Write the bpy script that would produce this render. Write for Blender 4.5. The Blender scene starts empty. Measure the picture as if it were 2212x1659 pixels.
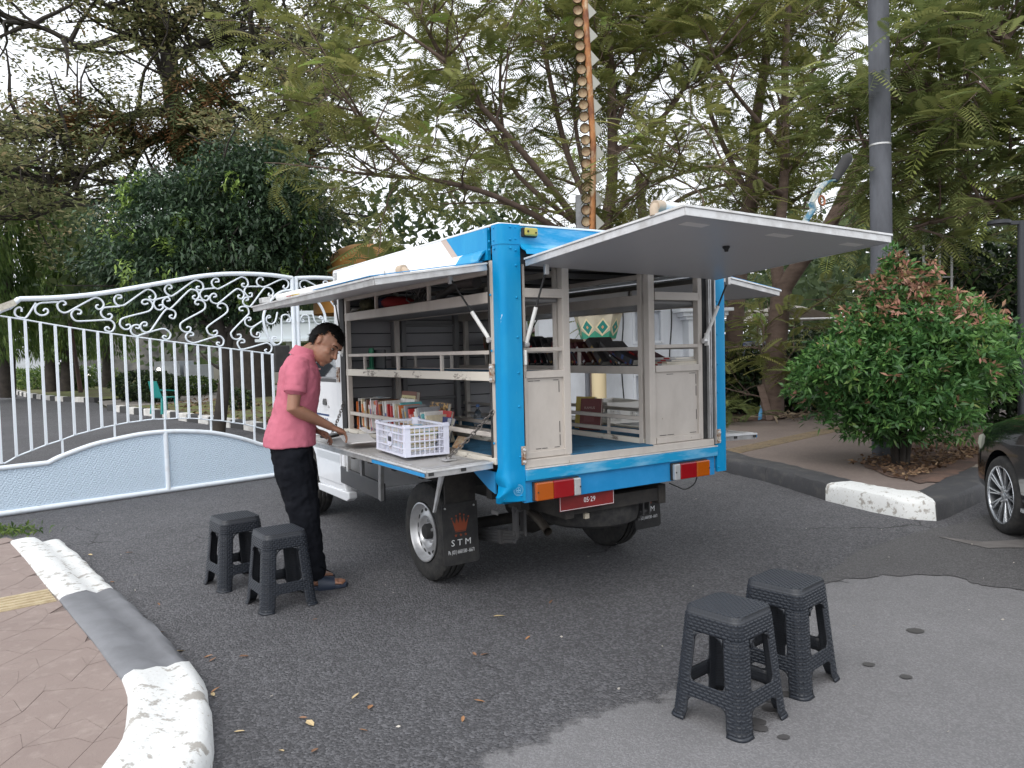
import bpy, bmesh, math, random
import numpy as np
from mathutils import Vector, Matrix

# ------------------------------------------------------------------ camera, sky, sun, exposure
scn = bpy.context.scene
col = scn.collection
R = math.radians
random.seed(7); rng = np.random.default_rng(11)
cam_d = bpy.data.cameras.new('camera'); cam = bpy.data.objects.new('camera', cam_d); col.objects.link(cam)
scn.camera = cam
cam_d.sensor_width = 36; cam_d.lens = 27.03; cam_d.clip_start = .05; cam_d.clip_end = 800
PITCH, ROLL, CAMH = R(-2.5), R(1.4), 1.5
_f = Vector((0, math.cos(PITCH), math.sin(PITCH))); _r = Vector((1, 0, 0)); _u = _r.cross(_f)
CR = _r*math.cos(ROLL)-_u*math.sin(ROLL); CU = _r*math.sin(ROLL)+_u*math.cos(ROLL)
cam.matrix_world = Matrix(((CR.x, CU.x, -_f.x, 0), (CR.y, CU.y, -_f.y, 0), (CR.z, CU.z, -_f.z, CAMH), (0, 0, 0, 1)))

SUN_EL, SUN_AZ = 46, 203          # a veiled sun behind the camera's left shoulder
w = bpy.data.worlds.new('World'); scn.world = w; w.use_nodes = True
wn = w.node_tree.nodes; wl = w.node_tree.links
sky = wn.new('ShaderNodeTexSky'); sky.sky_type = 'NISHITA'; sky.sun_disc = False
sky.sun_elevation = R(SUN_EL); sky.sun_rotation = R(SUN_AZ); sky.air_density = 1.0; sky.dust_density = 8.0; sky.ozone_density = 1.0
hs = wn.new('ShaderNodeHueSaturation'); hs.inputs['Saturation'].default_value = .16
bg = wn['Background']; bg.inputs['Strength'].default_value = .15
veil = wn.new('ShaderNodeMix'); veil.data_type = 'RGBA'; veil.inputs[0].default_value = .8      # thin even cloud over the whole dome
veil.inputs[7].default_value = (7.5, 7.75, 8.2, 1)
wl.new(sky.outputs[0], hs.inputs['Color']); wl.new(hs.outputs[0], veil.inputs[6]); wl.new(veil.outputs[2], bg.inputs['Color'])
sd = bpy.data.lights.new('sun', 'SUN'); sun = bpy.data.objects.new('sun', sd); col.objects.link(sun)
sd.energy = .7; sd.angle = R(40); sd.color = (1, .95, .88)
a = R(SUN_AZ); e = R(SUN_EL)
sun.rotation_euler = Vector((math.sin(a)*math.cos(e), math.cos(a)*math.cos(e), math.sin(e))).to_track_quat('Z', 'Y').to_euler()
vs = scn.view_settings; vs.view_transform = 'Standard'; vs.look = 'None'; vs.exposure = .5; vs.gamma = 1
scn.render.resolution_x = 1024; scn.render.resolution_y = 768

# ------------------------------------------------------------------ helpers
def at(x, y, Y):
    """a point at depth Y in front of the camera, from survey coordinates of the 2212 px wide photograph"""
    d = _f + CR*((x-1106)/1661) - CU*((y-829.5)/1661)
    return Vector((0, 0, CAMH)) + d*(Y/d.y)

def tag(o, label=None, cat=None, group=None, kind=None):
    if label: o['label'] = label
    if cat: o['category'] = cat
    if group: o['group'] = group
    if kind: o['kind'] = kind
    return o

def empty(name, loc=(0, 0, 0), rz=0, parent=None):
    o = bpy.data.objects.new(name, None); col.objects.link(o); o.empty_display_size = .1
    o.location = loc; o.rotation_euler = (0, 0, rz)
    if parent: o.parent = parent
    return o

def thing(name, label, cat, loc=(0, 0, 0), rz=0, group=None):
    return tag(empty(name, loc, rz), label, cat, group)

def copy_tree(o, parent=None):
    c = o.copy(); col.objects.link(c); c.parent = parent
    for ch in list(o.children): copy_tree(ch, c)
    return c

class MB:
    def __init__(s): s.v = []; s.f = []; s.m = []
    def add(s, vs_, fs, m=0):
        b = len(s.v); s.v += [tuple(p) for p in vs_]
        for f in fs: s.f.append(tuple(b+i for i in f)); s.m.append(m)
        return s
    def box(s, x0, x1, y0, y1, z0, z1, m=0, T=None):
        p = [Vector((x, y, z)) for z in (z0, z1) for y in (y0, y1) for x in (x0, x1)]
        if T is not None: p = [T @ q for q in p]
        return s.add(p, [(0, 2, 3, 1), (4, 5, 7, 6), (0, 1, 5, 4), (2, 6, 7, 3), (0, 4, 6, 2), (1, 3, 7, 5)], m)
    def bar(s, p0, p1, w_, h_, m=0, up=(0, 0, 1)):
        p0 = Vector(p0); p1 = Vector(p1); d = (p1-p0).normalized(); u = Vector(up)
        if abs(d.dot(u)) > .98: u = Vector((0, 1, 0))
        sd_ = d.cross(u).normalized(); u = sd_.cross(d)
        P = []
        for q in (p0, p1):
            for a_, b_ in ((-1, -1), (1, -1), (1, 1), (-1, 1)): P.append(q+sd_*(a_*w_/2)+u*(b_*h_/2))
        return s.add(P, [(3, 2, 1, 0), (4, 5, 6, 7), (0, 1, 5, 4), (1, 2, 6, 5), (2, 3, 7, 6), (3, 0, 4, 7)], m)
    def tube(s, pts, r, n=8, m=0, caps=True, closed=False, flat=None):
        pts = [Vector(p) for p in pts]; N = len(pts)
        rr = r if hasattr(r, '__len__') else [r]*N
        t0 = (pts[1]-pts[0]).normalized()
        up = Vector((0, 0, 1)) if abs(t0.z) < .9 else Vector((1, 0, 0))
        nrm = t0.cross(up).normalized(); V = []; F = []
        for i in range(N):
            a_ = pts[i-1] if (i or closed) else pts[0]; b_ = pts[(i+1) % N] if (i < N-1 or closed) else pts[-1]
            t = (b_-a_).normalized() if (b_-a_).length > 1e-9 else t0
            nrm = nrm-t*nrm.dot(t)
            if nrm.length < 1e-6: nrm = t.orthogonal()
            nrm.normalize(); bn = t.cross(nrm)
            for k in range(n):
                an = 2*math.pi*k/n; V.append(pts[i]+(nrm*math.cos(an)+bn*math.sin(an))*rr[i])
        for i in range(N if closed else N-1):
            j = (i+1) % N
            for k in range(n):
                k2 = (k+1) % n; F.append((i*n+k, i*n+k2, j*n+k2, j*n+k))
        if caps and not closed:
            F.append(tuple(range(n-1, -1, -1))); F.append(tuple((N-1)*n+k for k in range(n)))
        return s.add(V, F, m)
    def cyl(s, p0, p1, r0, r1=None, n=16, m=0, caps=True):
        return s.tube([p0, p1], [r0, r0 if r1 is None else r1], n, m, caps)
    def lathe(s, prof, n=24, o=(0, 0, 0), T=None, m=0, capA=False, capB=False):
        V = []; F = []; k = len(prof)
        for j in range(n):
            c, sn = math.cos(2*math.pi*j/n), math.sin(2*math.pi*j/n)
            for r, z in prof:
                p = Vector((r*c, r*sn, z))
                if T is not None: p = T @ p
                V.append(p+Vector(o))
        for j in range(n):
            j2 = (j+1) % n
            for i in range(k-1): F.append((j*k+i, j2*k+i, j2*k+i+1, j*k+i+1))
        if capA: F.append(tuple(j*k for j in range(n))[::-1])
        if capB: F.append(tuple(j*k+k-1 for j in range(n)))
        return s.add(V, F, m)
    def loft(s, rings, m=0, caps=True):
        n = len(rings[0]); V = [p for r_ in rings for p in r_]; F = []
        for i in range(len(rings)-1):
            for k in range(n):
                k2 = (k+1) % n; F.append((i*n+k, i*n+k2, (i+1)*n+k2, (i+1)*n+k))
        if caps: F.append(tuple(range(n-1, -1, -1))); F.append(tuple((len(rings)-1)*n+k for k in range(n)))
        return s.add(V, F, m)
    def prism(s, poly, fa, fb, m=0):
        """poly: 2-D points, fa/fb map (u,v) to the two 3-D faces"""
        n = len(poly); V = [fa(*p) for p in poly]+[fb(*p) for p in poly]
        F = [tuple(range(n))[::-1], tuple(range(n, 2*n))]+[(i, (i+1) % n, n+(i+1) % n, n+i) for i in range(n)]
        return s.add(V, F, m)
    def mesh(s, name, mats):
        me = bpy.data.meshes.new(name); me.from_pydata([tuple(p) for p in s.v], [], s.f)
        for m_ in (mats if isinstance(mats, (list, tuple)) else [mats]): me.materials.append(m_)
        if any(s.m): me.polygons.foreach_set('material_index', s.m)
        return me
    def build(s, name, mats, parent=None, smooth=None, bevel=0, fix=True):
        me = s.mesh(name, mats)
        if fix:
            bm = bmesh.new(); bm.from_mesh(me); bmesh.ops.recalc_face_normals(bm, faces=bm.faces); bm.to_mesh(me); bm.free()
        if smooth is not None:
            me.polygons.foreach_set('use_smooth', [True]*len(me.polygons))
            if smooth < 180: me.set_sharp_from_angle(angle=R(smooth))
        o = bpy.data.objects.new(name, me); col.objects.link(o)
        if parent: o.parent = parent
        if bevel:
            b = o.modifiers.new('bevel', 'BEVEL'); b.width = bevel; b.segments = 2; b.limit_method = 'ANGLE'; b.angle_limit = R(50)
        return o

def smoothline(pts, k=4):
    """Catmull-Rom through pts"""
    P = [np.array(p, float) for p in pts]; P = [2*P[0]-P[1]]+P+[2*P[-1]-P[-2]]; out = []
    for i in range(1, len(P)-2):
        for j in range(k):
            t = j/k; a_, b_, c_, d_ = P[i-1:i+3]
            out.append(.5*((2*b_)+(-a_+c_)*t+(2*a_-5*b_+4*c_-d_)*t*t+(-a_+3*b_-3*c_+d_)*t**3))
    out.append(P[-2]); return out

def text_mesh(name, s, size, mat, parent, M4, ext=.0006, align='CENTER', sx=1.0):
    c = bpy.data.curves.new(name, 'FONT'); c.body = s; c.size = size; c.extrude = ext; c.align_x = align; c.align_y = 'CENTER'; c.resolution_u = 2
    t = bpy.data.objects.new(name, c); col.objects.link(t)
    me = bpy.data.meshes.new_from_object(t.evaluated_get(bpy.context.evaluated_depsgraph_get()))
    bpy.data.objects.remove(t); me.materials.clear(); me.materials.append(mat)
    me.transform(M4 @ Matrix.Diagonal((sx, 1, 1, 1)))
    o = bpy.data.objects.new(name, me); col.objects.link(o); o.parent = parent
    return o

# ------------------------------------------------------------------ materials
MAT = {}
def nodes(name):
    m = bpy.data.materials.new(name); m.use_nodes = True
    nt = m.node_tree; return m, nt, nt.nodes['Principled BSDF']
def N(nt, t, **kw):
    n = nt.nodes.new(t)
    for k, v in kw.items():
        if k in n.inputs: n.inputs[k].default_value = v
        else: setattr(n, k, v)
    return n
def rgba(c): return (c[0], c[1], c[2], 1)
def mat(name, c, rough=.6, metal=0, c2=None, scale=6, thr=(.4, .65), bump=0, bscale=40, coat=0, spec=.5, c3=None, s3=30, t3=(.6, .7), detail=6, stretch=None, alpha=1, trans=0, coords='Object', rvar=0):
    if name in MAT: return MAT[name]
    m, nt, b = nodes(name); L = nt.links
    b.inputs['Base Color'].default_value = rgba(c); b.inputs['Roughness'].default_value = rough; b.inputs['Metallic'].default_value = metal
    b.inputs['Coat Weight'].default_value = coat; b.inputs['Specular IOR Level'].default_value = spec; b.inputs['Alpha'].default_value = alpha; b.inputs['Transmission Weight'].default_value = trans
    tc = N(nt, 'ShaderNodeTexCoord'); vec = tc.outputs[coords]
    if stretch:
        mp = N(nt, 'ShaderNodeMapping'); mp.inputs['Scale'].default_value = stretch; L.new(vec, mp.inputs[0]); vec = mp.outputs[0]
    cur = None
    def layer(cur, c_, sc, th):
        nz = N(nt, 'ShaderNodeTexNoise', Scale=sc, Detail=detail, Roughness=.65); L.new(vec, nz.inputs['Vector'])
        rp = N(nt, 'ShaderNodeMapRange'); rp.inputs[1].default_value, rp.inputs[2].default_value = th; L.new(nz.outputs[0], rp.inputs[0])
        mx = N(nt, 'ShaderNodeMix', data_type='RGBA'); L.new(rp.outputs[0], mx.inputs[0])
        if cur is None: mx.inputs[6].default_value = rgba(c)
        else: L.new(cur, mx.inputs[6])
        mx.inputs[7].default_value = rgba(c_); return mx.outputs[2]
    if c2: cur = layer(cur, c2, scale, thr)
    if c3: cur = layer(cur, c3, s3, t3)
    if cur is not None: L.new(cur, b.inputs['Base Color'])
    if rvar:
        nz = N(nt, 'ShaderNodeTexNoise', Scale=scale*.7, Detail=5); L.new(vec, nz.inputs['Vector'])
        rp = N(nt, 'ShaderNodeMapRange'); rp.inputs[1].default_value, rp.inputs[2].default_value = .3, .7
        rp.inputs[3].default_value, rp.inputs[4].default_value = max(.02, rough-rvar), min(1, rough+rvar); L.new(nz.outputs[0], rp.inputs[0]); L.new(rp.outputs[0], b.inputs['Roughness'])
    if bump:
        nz = N(nt, 'ShaderNodeTexNoise', Scale=bscale, Detail=8, Roughness=.7); L.new(vec, nz.inputs['Vector'])
        bp = N(nt, 'ShaderNodeBump', Strength=bump, Distance=.01); L.new(nz.outputs[0], bp.inputs['Height']); L.new(bp.outputs[0], b.inputs['Normal'])
    MAT[name] = m; return m

def leafmat(name, ramp, rough=.5, trans=.35):
    """ramp: colours over the per-leaf random value 'v'"""
    m, nt, b = nodes(name); L = nt.links
    at_ = N(nt, 'ShaderNodeAttribute', attribute_name='v'); cr = N(nt, 'ShaderNodeValToRGB')
    el = cr.color_ramp.elements
    while len(el) < len(ramp): el.new(.5)
    for i, (p, c) in enumerate(ramp): el[i].position = p; el[i].color = rgba(c)
    L.new(at_.outputs['Fac'], cr.inputs[0]); L.new(cr.outputs[0], b.inputs['Base Color'])
    b.inputs['Roughness'].default_value = rough; b.inputs['Specular IOR Level'].default_value = .35
    tr = N(nt, 'ShaderNodeBsdfTranslucent'); L.new(cr.outputs[0], tr.inputs[0])
    mx = N(nt, 'ShaderNodeMixShader', Fac=trans); L.new(b.outputs[0], mx.inputs[1]); L.new(tr.outputs[0], mx.inputs[2])
    L.new(mx.outputs[0], nt.nodes['Material Output'].inputs[0]); MAT[name] = m; return m

# ------------------------------------------------------------------ fast quad meshes (foliage)
def quad_obj(name, Q, vals, mat_, parent=None):
    Q = np.ascontiguousarray(Q, dtype=np.float32); n = len(Q); me = bpy.data.meshes.new(name)
    me.vertices.add(4*n); me.vertices.foreach_set('co', Q.reshape(-1))
    me.loops.add(4*n); me.loops.foreach_set('vertex_index', np.arange(4*n, dtype=np.int32))
    me.polygons.add(n); me.polygons.foreach_set('loop_start', np.arange(n, dtype=np.int32)*4)
    me.update(calc_edges=True)
    at_ = me.attributes.new('v', 'FLOAT', 'POINT'); at_.data.foreach_set('value', np.repeat(np.asarray(vals, np.float32), 4))
    me.materials.append(mat_)
    o = bpy.data.objects.new(name, me); col.objects.link(o)
    if parent: o.parent = parent
    return o
def unit(a_): return a_/np.maximum(np.linalg.norm(a_, axis=-1, keepdims=True), 1e-9)
def rdir(n): return unit(rng.normal(size=(n, 3)))
def leaves(pos, d, L, W, droop=.15):
    """rhombic leaves: base, side, tip, side"""
    n = len(pos); d = unit(d); nr = unit(np.cross(d, rdir(n))); s = unit(np.cross(d, nr))
    L = np.broadcast_to(np.asarray(L, float), (n,))[:, None]; W = np.broadcast_to(np.asarray(W, float), (n,))[:, None]
    mid = pos+d*L*.45+nr*L*.06; tip = pos+d*L-np.array([0, 0, 1])*L*droop
    return np.stack([pos, mid+s*W/2, tip, mid-s*W/2], 1)
def upleaves(pos, d, L, W, droop=.15, flat=.75):
    """leaves whose faces mostly look up"""
    n = len(pos); d = unit(d); up = np.array([0, 0, 1.])[None]*flat+rdir(n)*(1-flat); s = unit(np.cross(d, up))
    L = np.broadcast_to(np.asarray(L, float), (n,))[:, None]; W = np.broadcast_to(np.asarray(W, float), (n,))[:, None]
    mid = pos+d*L*.45; tip = pos+d*L-np.array([0, 0, 1])*L*droop
    return np.stack([pos, mid+s*W/2, tip, mid-s*W/2], 1)
def fronds(pos, d, L, k=9, pl=.28, pw=.05, droop=.25, rach=True):
    """feather leaves: a rachis with k pairs of narrow pinnae; returns quads and the frond index of each quad"""
    n = len(pos); d = unit(d); L = np.broadcast_to(np.asarray(L, float), (n,)); up = unit(np.array([0, 0, 1.])[None]+rdir(n)*.35)
    s = unit(np.cross(d, up)); out = []; idx = []
    z = np.array([0, 0, 1.])
    def P(t): return pos+d*(L*t)[:, None]-z*(L*droop*t*t)[:, None]
    for i in range(k):
        t = .12+.88*i/(k-1); b = P(t); ln = (L*pl*(math.sin(math.pi*(.18+.74*t))**.7))[:, None]; wv = (L*pw)[:, None]
        for sg in (-1, 1):
            pd = unit(s*sg*.86+d*.5-z*(.12+.2*t)); tip = b+pd*ln
            out.append(np.stack([b, (b+tip)/2+d*wv, tip, (b+tip)/2-d*wv], 1)); idx.append(np.arange(n))
    if rach:
        for t0, t1 in ((0, .5), (.5, 1)):
            a_, b_ = P(t0), P(t1); wv = s*(L*.007)[:, None]; out.append(np.stack([a_-wv, b_-wv*.6, b_+wv*.6, a_+wv], 1)); idx.append(np.arange(n))
    return np.concatenate(out), np.concatenate(idx)

# ------------------------------------------------------------------ ground materials
def asphalt(name, dark, light, bump, sc=90, bigs=.5, speck=.5, worn=False, cracks=False):
    m, nt, b = nodes(name); L = nt.links; tc = N(nt, 'ShaderNodeTexCoord'); v = tc.outputs['Object']
    vo = N(nt, 'ShaderNodeTexVoronoi', Scale=sc); L.new(v, vo.inputs['Vector'])
    nz = N(nt, 'ShaderNodeTexNoise', Scale=bigs, Detail=6, Roughness=.6); L.new(v, nz.inputs['Vector'])
    n2 = N(nt, 'ShaderNodeTexNoise', Scale=55, Detail=8, Roughness=.8); L.new(v, n2.inputs['Vector'])
    n3 = N(nt, 'ShaderNodeTexNoise', Scale=3.2, Detail=5, Roughness=.7); L.new(v, n3.inputs['Vector'])
    mx = N(nt, 'ShaderNodeMix', data_type='RGBA'); mx.inputs[6].default_value = rgba(dark); mx.inputs[7].default_value = rgba(light)
    ad = N(nt, 'ShaderNodeMath', operation='MULTIPLY_ADD'); L.new(vo.outputs['Color'], ad.inputs[0]); ad.inputs[1].default_value = speck; L.new(nz.outputs[0], ad.inputs[2])
    a2 = N(nt, 'ShaderNodeMath', operation='MULTIPLY_ADD'); L.new(n2.outputs[0], a2.inputs[0]); a2.inputs[1].default_value = .7; L.new(ad.outputs[0], a2.inputs[2])
    a3 = N(nt, 'ShaderNodeMath', operation='MULTIPLY_ADD'); L.new(n3.outputs[0], a3.inputs[0]); a3.inputs[1].default_value = .8; L.new(a2.outputs[0], a3.inputs[2])
    mr = N(nt, 'ShaderNodeMapRange'); mr.inputs[1].default_value = .75; mr.inputs[2].default_value = 2.05; L.new(a3.outputs[0], mr.inputs[0])
    L.new(mr.outputs[0], mx.inputs[0]); b.inputs['Roughness'].default_value = .8
    sv = N(nt, 'ShaderNodeSeparateColor'); L.new(vo.outputs['Color'], sv.inputs[0]); sp = N(nt, 'ShaderNodeMapRange'); sp.inputs[1].default_value = .35; sp.inputs[2].default_value = 1.0; sp.inputs[3].default_value = .62; sp.inputs[4].default_value = 1.75; L.new(sv.outputs[1], sp.inputs[0])
    sm = N(nt, 'ShaderNodeMix', data_type='RGBA'); sm.inputs[0].default_value = speck; L.new(mx.outputs[2], sm.inputs[6]); vm = N(nt, 'ShaderNodeVectorMath', operation='SCALE'); L.new(mx.outputs[2], vm.inputs[0]); L.new(sp.outputs[0], vm.inputs['Scale']); L.new(vm.outputs[0], sm.inputs[7]); L.new(sm.outputs[2], b.inputs['Base Color'])
    hb = N(nt, 'ShaderNodeMath', operation='MULTIPLY_ADD'); L.new(vo.outputs['Distance'], hb.inputs[0]); hb.inputs[1].default_value = -.9; L.new(n2.outputs[0], hb.inputs[2])
    bp = N(nt, 'ShaderNodeBump', Strength=bump, Distance=.02); L.new(hb.outputs[0], bp.inputs['Height']); L.new(bp.outputs[0], b.inputs['Normal'])
    if cracks:
        nd = N(nt, 'ShaderNodeTexNoise', Scale=2.5, Detail=6); L.new(v, nd.inputs['Vector']); mxv = N(nt, 'ShaderNodeMix', data_type='VECTOR'); mxv.inputs[0].default_value = .22; L.new(v, mxv.inputs[4]); L.new(nd.outputs['Color'], mxv.inputs[5])
        vc = N(nt, 'ShaderNodeTexVoronoi', Scale=.75, feature='DISTANCE_TO_EDGE'); L.new(mxv.outputs[1], vc.inputs['Vector']); ck = N(nt, 'ShaderNodeMapRange'); ck.inputs[1].default_value = .0025; ck.inputs[2].default_value = .006; ck.inputs[3].default_value = .45; ck.inputs[4].default_value = 1; L.new(vc.outputs['Distance'], ck.inputs[0])
        mk = N(nt, 'ShaderNodeMapRange'); mk.inputs[1].default_value = .52; mk.inputs[2].default_value = .6; L.new(nz.outputs[0], mk.inputs[0]); c1 = N(nt, 'ShaderNodeMix'); L.new(mk.outputs[0], c1.inputs[0]); c1.inputs[2].default_value = 1; L.new(ck.outputs[0], c1.inputs[3])
        fc_ = N(nt, 'ShaderNodeVectorMath', operation='SCALE'); L.new(sm.outputs[2], fc_.inputs[0]); L.new(c1.outputs[0], fc_.inputs['Scale']); L.new(fc_.outputs[0], b.inputs['Base Color'])
    if worn:        # the sheet's rim is worn through in patches: attribute e runs from 0 at the rim to 1 inside
        ea = N(nt, 'ShaderNodeAttribute', attribute_name='e'); n4 = N(nt, 'ShaderNodeTexNoise', Scale=7, Detail=9, Roughness=.75); L.new(v, n4.inputs['Vector'])
        su = N(nt, 'ShaderNodeMath', operation='MULTIPLY_ADD'); L.new(ea.outputs['Fac'], su.inputs[0]); su.inputs[1].default_value = 1.1; su.inputs[2].default_value = -.02; gt = N(nt, 'ShaderNodeMath', operation='SUBTRACT'); L.new(su.outputs[0], gt.inputs[0]); L.new(n4.outputs[0], gt.inputs[1])
        al = N(nt, 'ShaderNodeMapRange'); al.inputs[1].default_value = -.06; al.inputs[2].default_value = .12; L.new(gt.outputs[0], al.inputs[0]); L.new(al.outputs[0], b.inputs['Alpha'])
    MAT[name] = m; return m
M_road = asphalt('coarse_asphalt', (.068, .067, .073), (.168, .167, .178), 1.0, 88, .5, .55, cracks=True)
M_smooth = asphalt('smooth_asphalt', (.128, .126, .13), (.228, .224, .23), .35, 150, .6, .25, True)
M_wet = asphalt('damp_asphalt', (.06, .058, .06), (.11, .107, .109), .4, 130)
M_farroad = asphalt('far_asphalt', (.045, .043, .044), (.08, .075, .075), .4, 60)
M_pink = mat('stamped_concrete', (.27, .212, .188), .8, c2=(.22, .17, .152), scale=3.5, thr=(.3, .75), bump=.35, bscale=70, c3=(.33, .27, .24), s3=14, t3=(.5, .8))
M_joint = mat('paving_joint', (.185, .142, .126), .9, c2=(.09, .065, .055), scale=20)
M_kwhite = mat('worn_white_kerb_paint', (.72, .73, .72), .65, c2=(.38, .36, .33), scale=10, thr=(.56, .60), bump=.55, bscale=26, c3=(.48, .46, .42), s3=38, t3=(.6, .64), detail=9)
M_kgrey = mat('grey_kerb', (.19, .195, .21), .7, c2=(.15, .154, .165), scale=5, bump=.15, bscale=60)
M_kdark = mat('dark_kerb_paint', (.055, .055, .06), .6, c2=(.11, .105, .1), scale=7, thr=(.5, .75), bump=.4, bscale=30)
M_kpale = mat('bare_kerb', (.33, .28, .23), .8, c2=(.22, .19, .16), scale=6, bump=.3, bscale=30)
M_pave = mat('brown_pavement', (.2, .16, .142), .8, c2=(.145, .115, .103), scale=1.6, thr=(.3, .7), bump=.3, bscale=45, c3=(.24, .195, .17), s3=25, t3=(.5, .8))
M_tact = mat('yellow_tactile', (.48, .4, .26), .75, c2=(.36, .28, .17), scale=14, bump=.3, bscale=60)
M_tactb = mat('worn_tactile', (.25, .19, .12), .8, c2=(.17, .135, .095), scale=9, bump=.3, bscale=60)
M_soil = mat('soil', (.16, .095, .07), .95, c2=(.075, .05, .04), scale=5, thr=(.35, .65), bump=1.0, bscale=30)
M_lawn = mat('patchy_lawn', (.16, .18, .05), .95, c2=(.12, .085, .055), scale=.9, thr=(.42, .58), bump=1.0, bscale=18, c3=(.09, .12, .03), s3=6, t3=(.45, .65))
M_conc0 = mat('scar_concrete', (.16, .15, .145), .85, c2=(.12, .11, .105), scale=6)
M_far = mat('far_ground', (.09, .085, .06), .95, c2=(.06, .07, .035), scale=.3)
M_conc = mat('old_concrete', (.34, .31, .28), .85, c2=(.2, .185, .17), scale=3, bump=.3)

def sheet(name, poly, z, m, kind='structure', parent=None, drop=0):
    me = MB(); n = len(poly); me.add([(x, y, z) for x, y in poly], [tuple(range(n))])
    if drop: me.add([(x, y, z) for x, y in poly]+[(x, y, z-drop) for x, y in poly], [(i, (i+1) % n, n+(i+1) % n, n+i) for i in range(n)])
    o = me.build(name, m, parent)
    if o.data.polygons[0].normal.z < 0: o.data.flip_normals()
    if not parent: o['kind'] = kind
    return o
def wig(pts, amp=.03, k=6, sd_=0):
    r_ = random.Random(sd_); out = []
    for i in range(len(pts)-1):
        for j in range(k):
            t = j/k; x = pts[i][0]*(1-t)+pts[i+1][0]*t; y = pts[i][1]*(1-t)+pts[i+1][1]*t
            out.append((x+r_.uniform(-amp, amp), y+r_.uniform(-amp, amp)))
    return out+[pts[-1]]

sheet('ground', [(-260, -60), (260, -60), (260, 420), (-260, 420)], -.012, M_far)
sheet('road', [(-14, -12), (14, -12), (14, 20), (2.5, 20), (-1, 12), (-3, 14), (-12.2, 23.2), (-15, 27.6), (-30, 44.5), (-52, 66), (-52, 40), (-14, 8)], 0, M_road)
# a smoother, paler resurfaced strip of asphalt with a ragged edge, and a damp patch by the car
edge_ = wig([(-1.6, 1.7), (-.9, 2.35), (-.35, 2.8), (-.05, 3.12), (.49, 3.45), (.77, 3.65), (1.0, 3.9), (1.35, 4.36), (1.63, 4.74), (1.98, 4.86), (2.38, 5.4), (3.14, 5.94), (3.6, 6.08), (4.4, 6.95)], .03, 7, 3)
pm = MB(); ne = len(edge_); inner_ = []
for i in range(ne):
    kx = (.62, -.62) if edge_[i][0] > 1.5 else (.55, -.7); inner_.append((edge_[i][0]+kx[0]*(.5 if edge_[i][0] < 1.4 else .2), edge_[i][1]+kx[1]*(.5 if edge_[i][0] < 1.4 else .2)))
pm.add([(x, y, .003) for x, y in edge_]+[(x, y, .003) for x, y in inner_]+[(13, 15, .003), (13, -11, .003), (-1.6, -11, .003)], [(i, ne+i, ne+i+1, i+1) for i in range(ne-1)]+[tuple(range(ne, 2*ne))[::-1]+(2*ne+2, 2*ne+1, 2*ne)])
po = pm.build('road_patch', M_smooth); po['kind'] = 'structure'; at_ = po.data.attributes.new('e', 'FLOAT', 'POINT'); at_.data.foreach_set('value', [0.]*ne+[1.]*(ne+3))
if po.data.polygons[0].normal.z < 0: po.data.flip_normals()
sheet('damp_patch', wig([(1.66, 4.8), (1.9, 4.72), (2.3, 4.86), (2.74, 4.8), (2.85, 4.6), (3.1, 4.45), (3.5, 4.5), (4.2, 4.2), (5.5, 5.6), (4.2, 6.62), (3.9, 6.35), (3.55, 6.16), (3.3, 6.02), (3.14, 5.93), (2.42, 5.4), (2.0, 4.92), (1.66, 4.8)], .03, 6, 5), .008, M_wet)
sheet('concrete_scar', wig([(3.2, 5.78), (3.42, 5.6), (3.75, 5.62), (3.9, 5.8), (4.2, 6.0), (3.95, 5.55), (3.6, 5.4), (3.35, 5.42), (3.2, 5.78)], .012, 3, 8), .012, M_conc0)
for i, (x, y, r_) in enumerate([(.93, 2.985, .035), (.935, 2.93, .028), (1.05, 3.17, .025), (1.04, 3.1, .04), (1.14, 3.22, .03), (1.0, 2.86, .02), (1.62, 3.5, .025), (1.72, 3.36, .025), (2.05, 3.9, .04)]):
    rr = random.Random(i); pts = [(x+r_*(1+.35*rr.random())*math.cos(t/9*6.283), y+r_*.8*(1+.35*rr.random())*math.sin(t/9*6.283)) for t in range(9)]
    sheet('oil_spot', pts, .0085, mat('oil_spot', (.07, .067, .067), .5))

# ------------------------------------------------------------------ left pavement, kerb stones, tactile strip
LI = [(-3.95, 5.95), (-3.52, 5.45), (-3.13, 4.98), (-2.89, 4.69), (-2.69, 4.46), (-2.4, 4.11), (-2.08, 3.73), (-1.88, 3.48), (-1.74, 3.31), (-1.63, 3.14), (-1.54, 2.95), (-1.47, 2.78), (-1.44, 2.6), (-1.43, 2.3), (-1.5, 1.7)]
LO = [(-3.73, 6.25), (-3.38, 5.85), (-3.04, 5.43), (-2.56, 4.85), (-2.2, 4.41), (-1.9, 4.04), (-1.55, 3.58), (-1.41, 3.38), (-1.29, 3.14), (-1.2, 2.94), (-1.13, 2.75), (-1.1, 2.45), (-1.12, 1.7)]
pav = sheet('left_pavement', LI+[(-1.6, -1), (-9, -1), (-9, 6.3), (-4.6, 6.25), (-4.2, 6.1)], .09, M_joint)
pav['label'] = 'pinkish stamped concrete pavement in the lower left corner'
def inside(x, y, poly):
    c = False; j = len(poly)-1
    for i in range(len(poly)):
        (xi, yi), (xj, yj) = poly[i], poly[j]
        if (yi > y) != (yj > y) and x < (xj-xi)*(y-yi)/(yj-yi)+xi: c = not c
        j = i
    return c
rs = random.Random(4); PP = LI+[(-1.6, 1), (-6, 1), (-6, 6.2), (-4.2, 6.1)]
def jit(i, j): 
    q = random.Random(i*977+j*131+5); return q.uniform(-.035, .035), q.uniform(-.035, .035)
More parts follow.
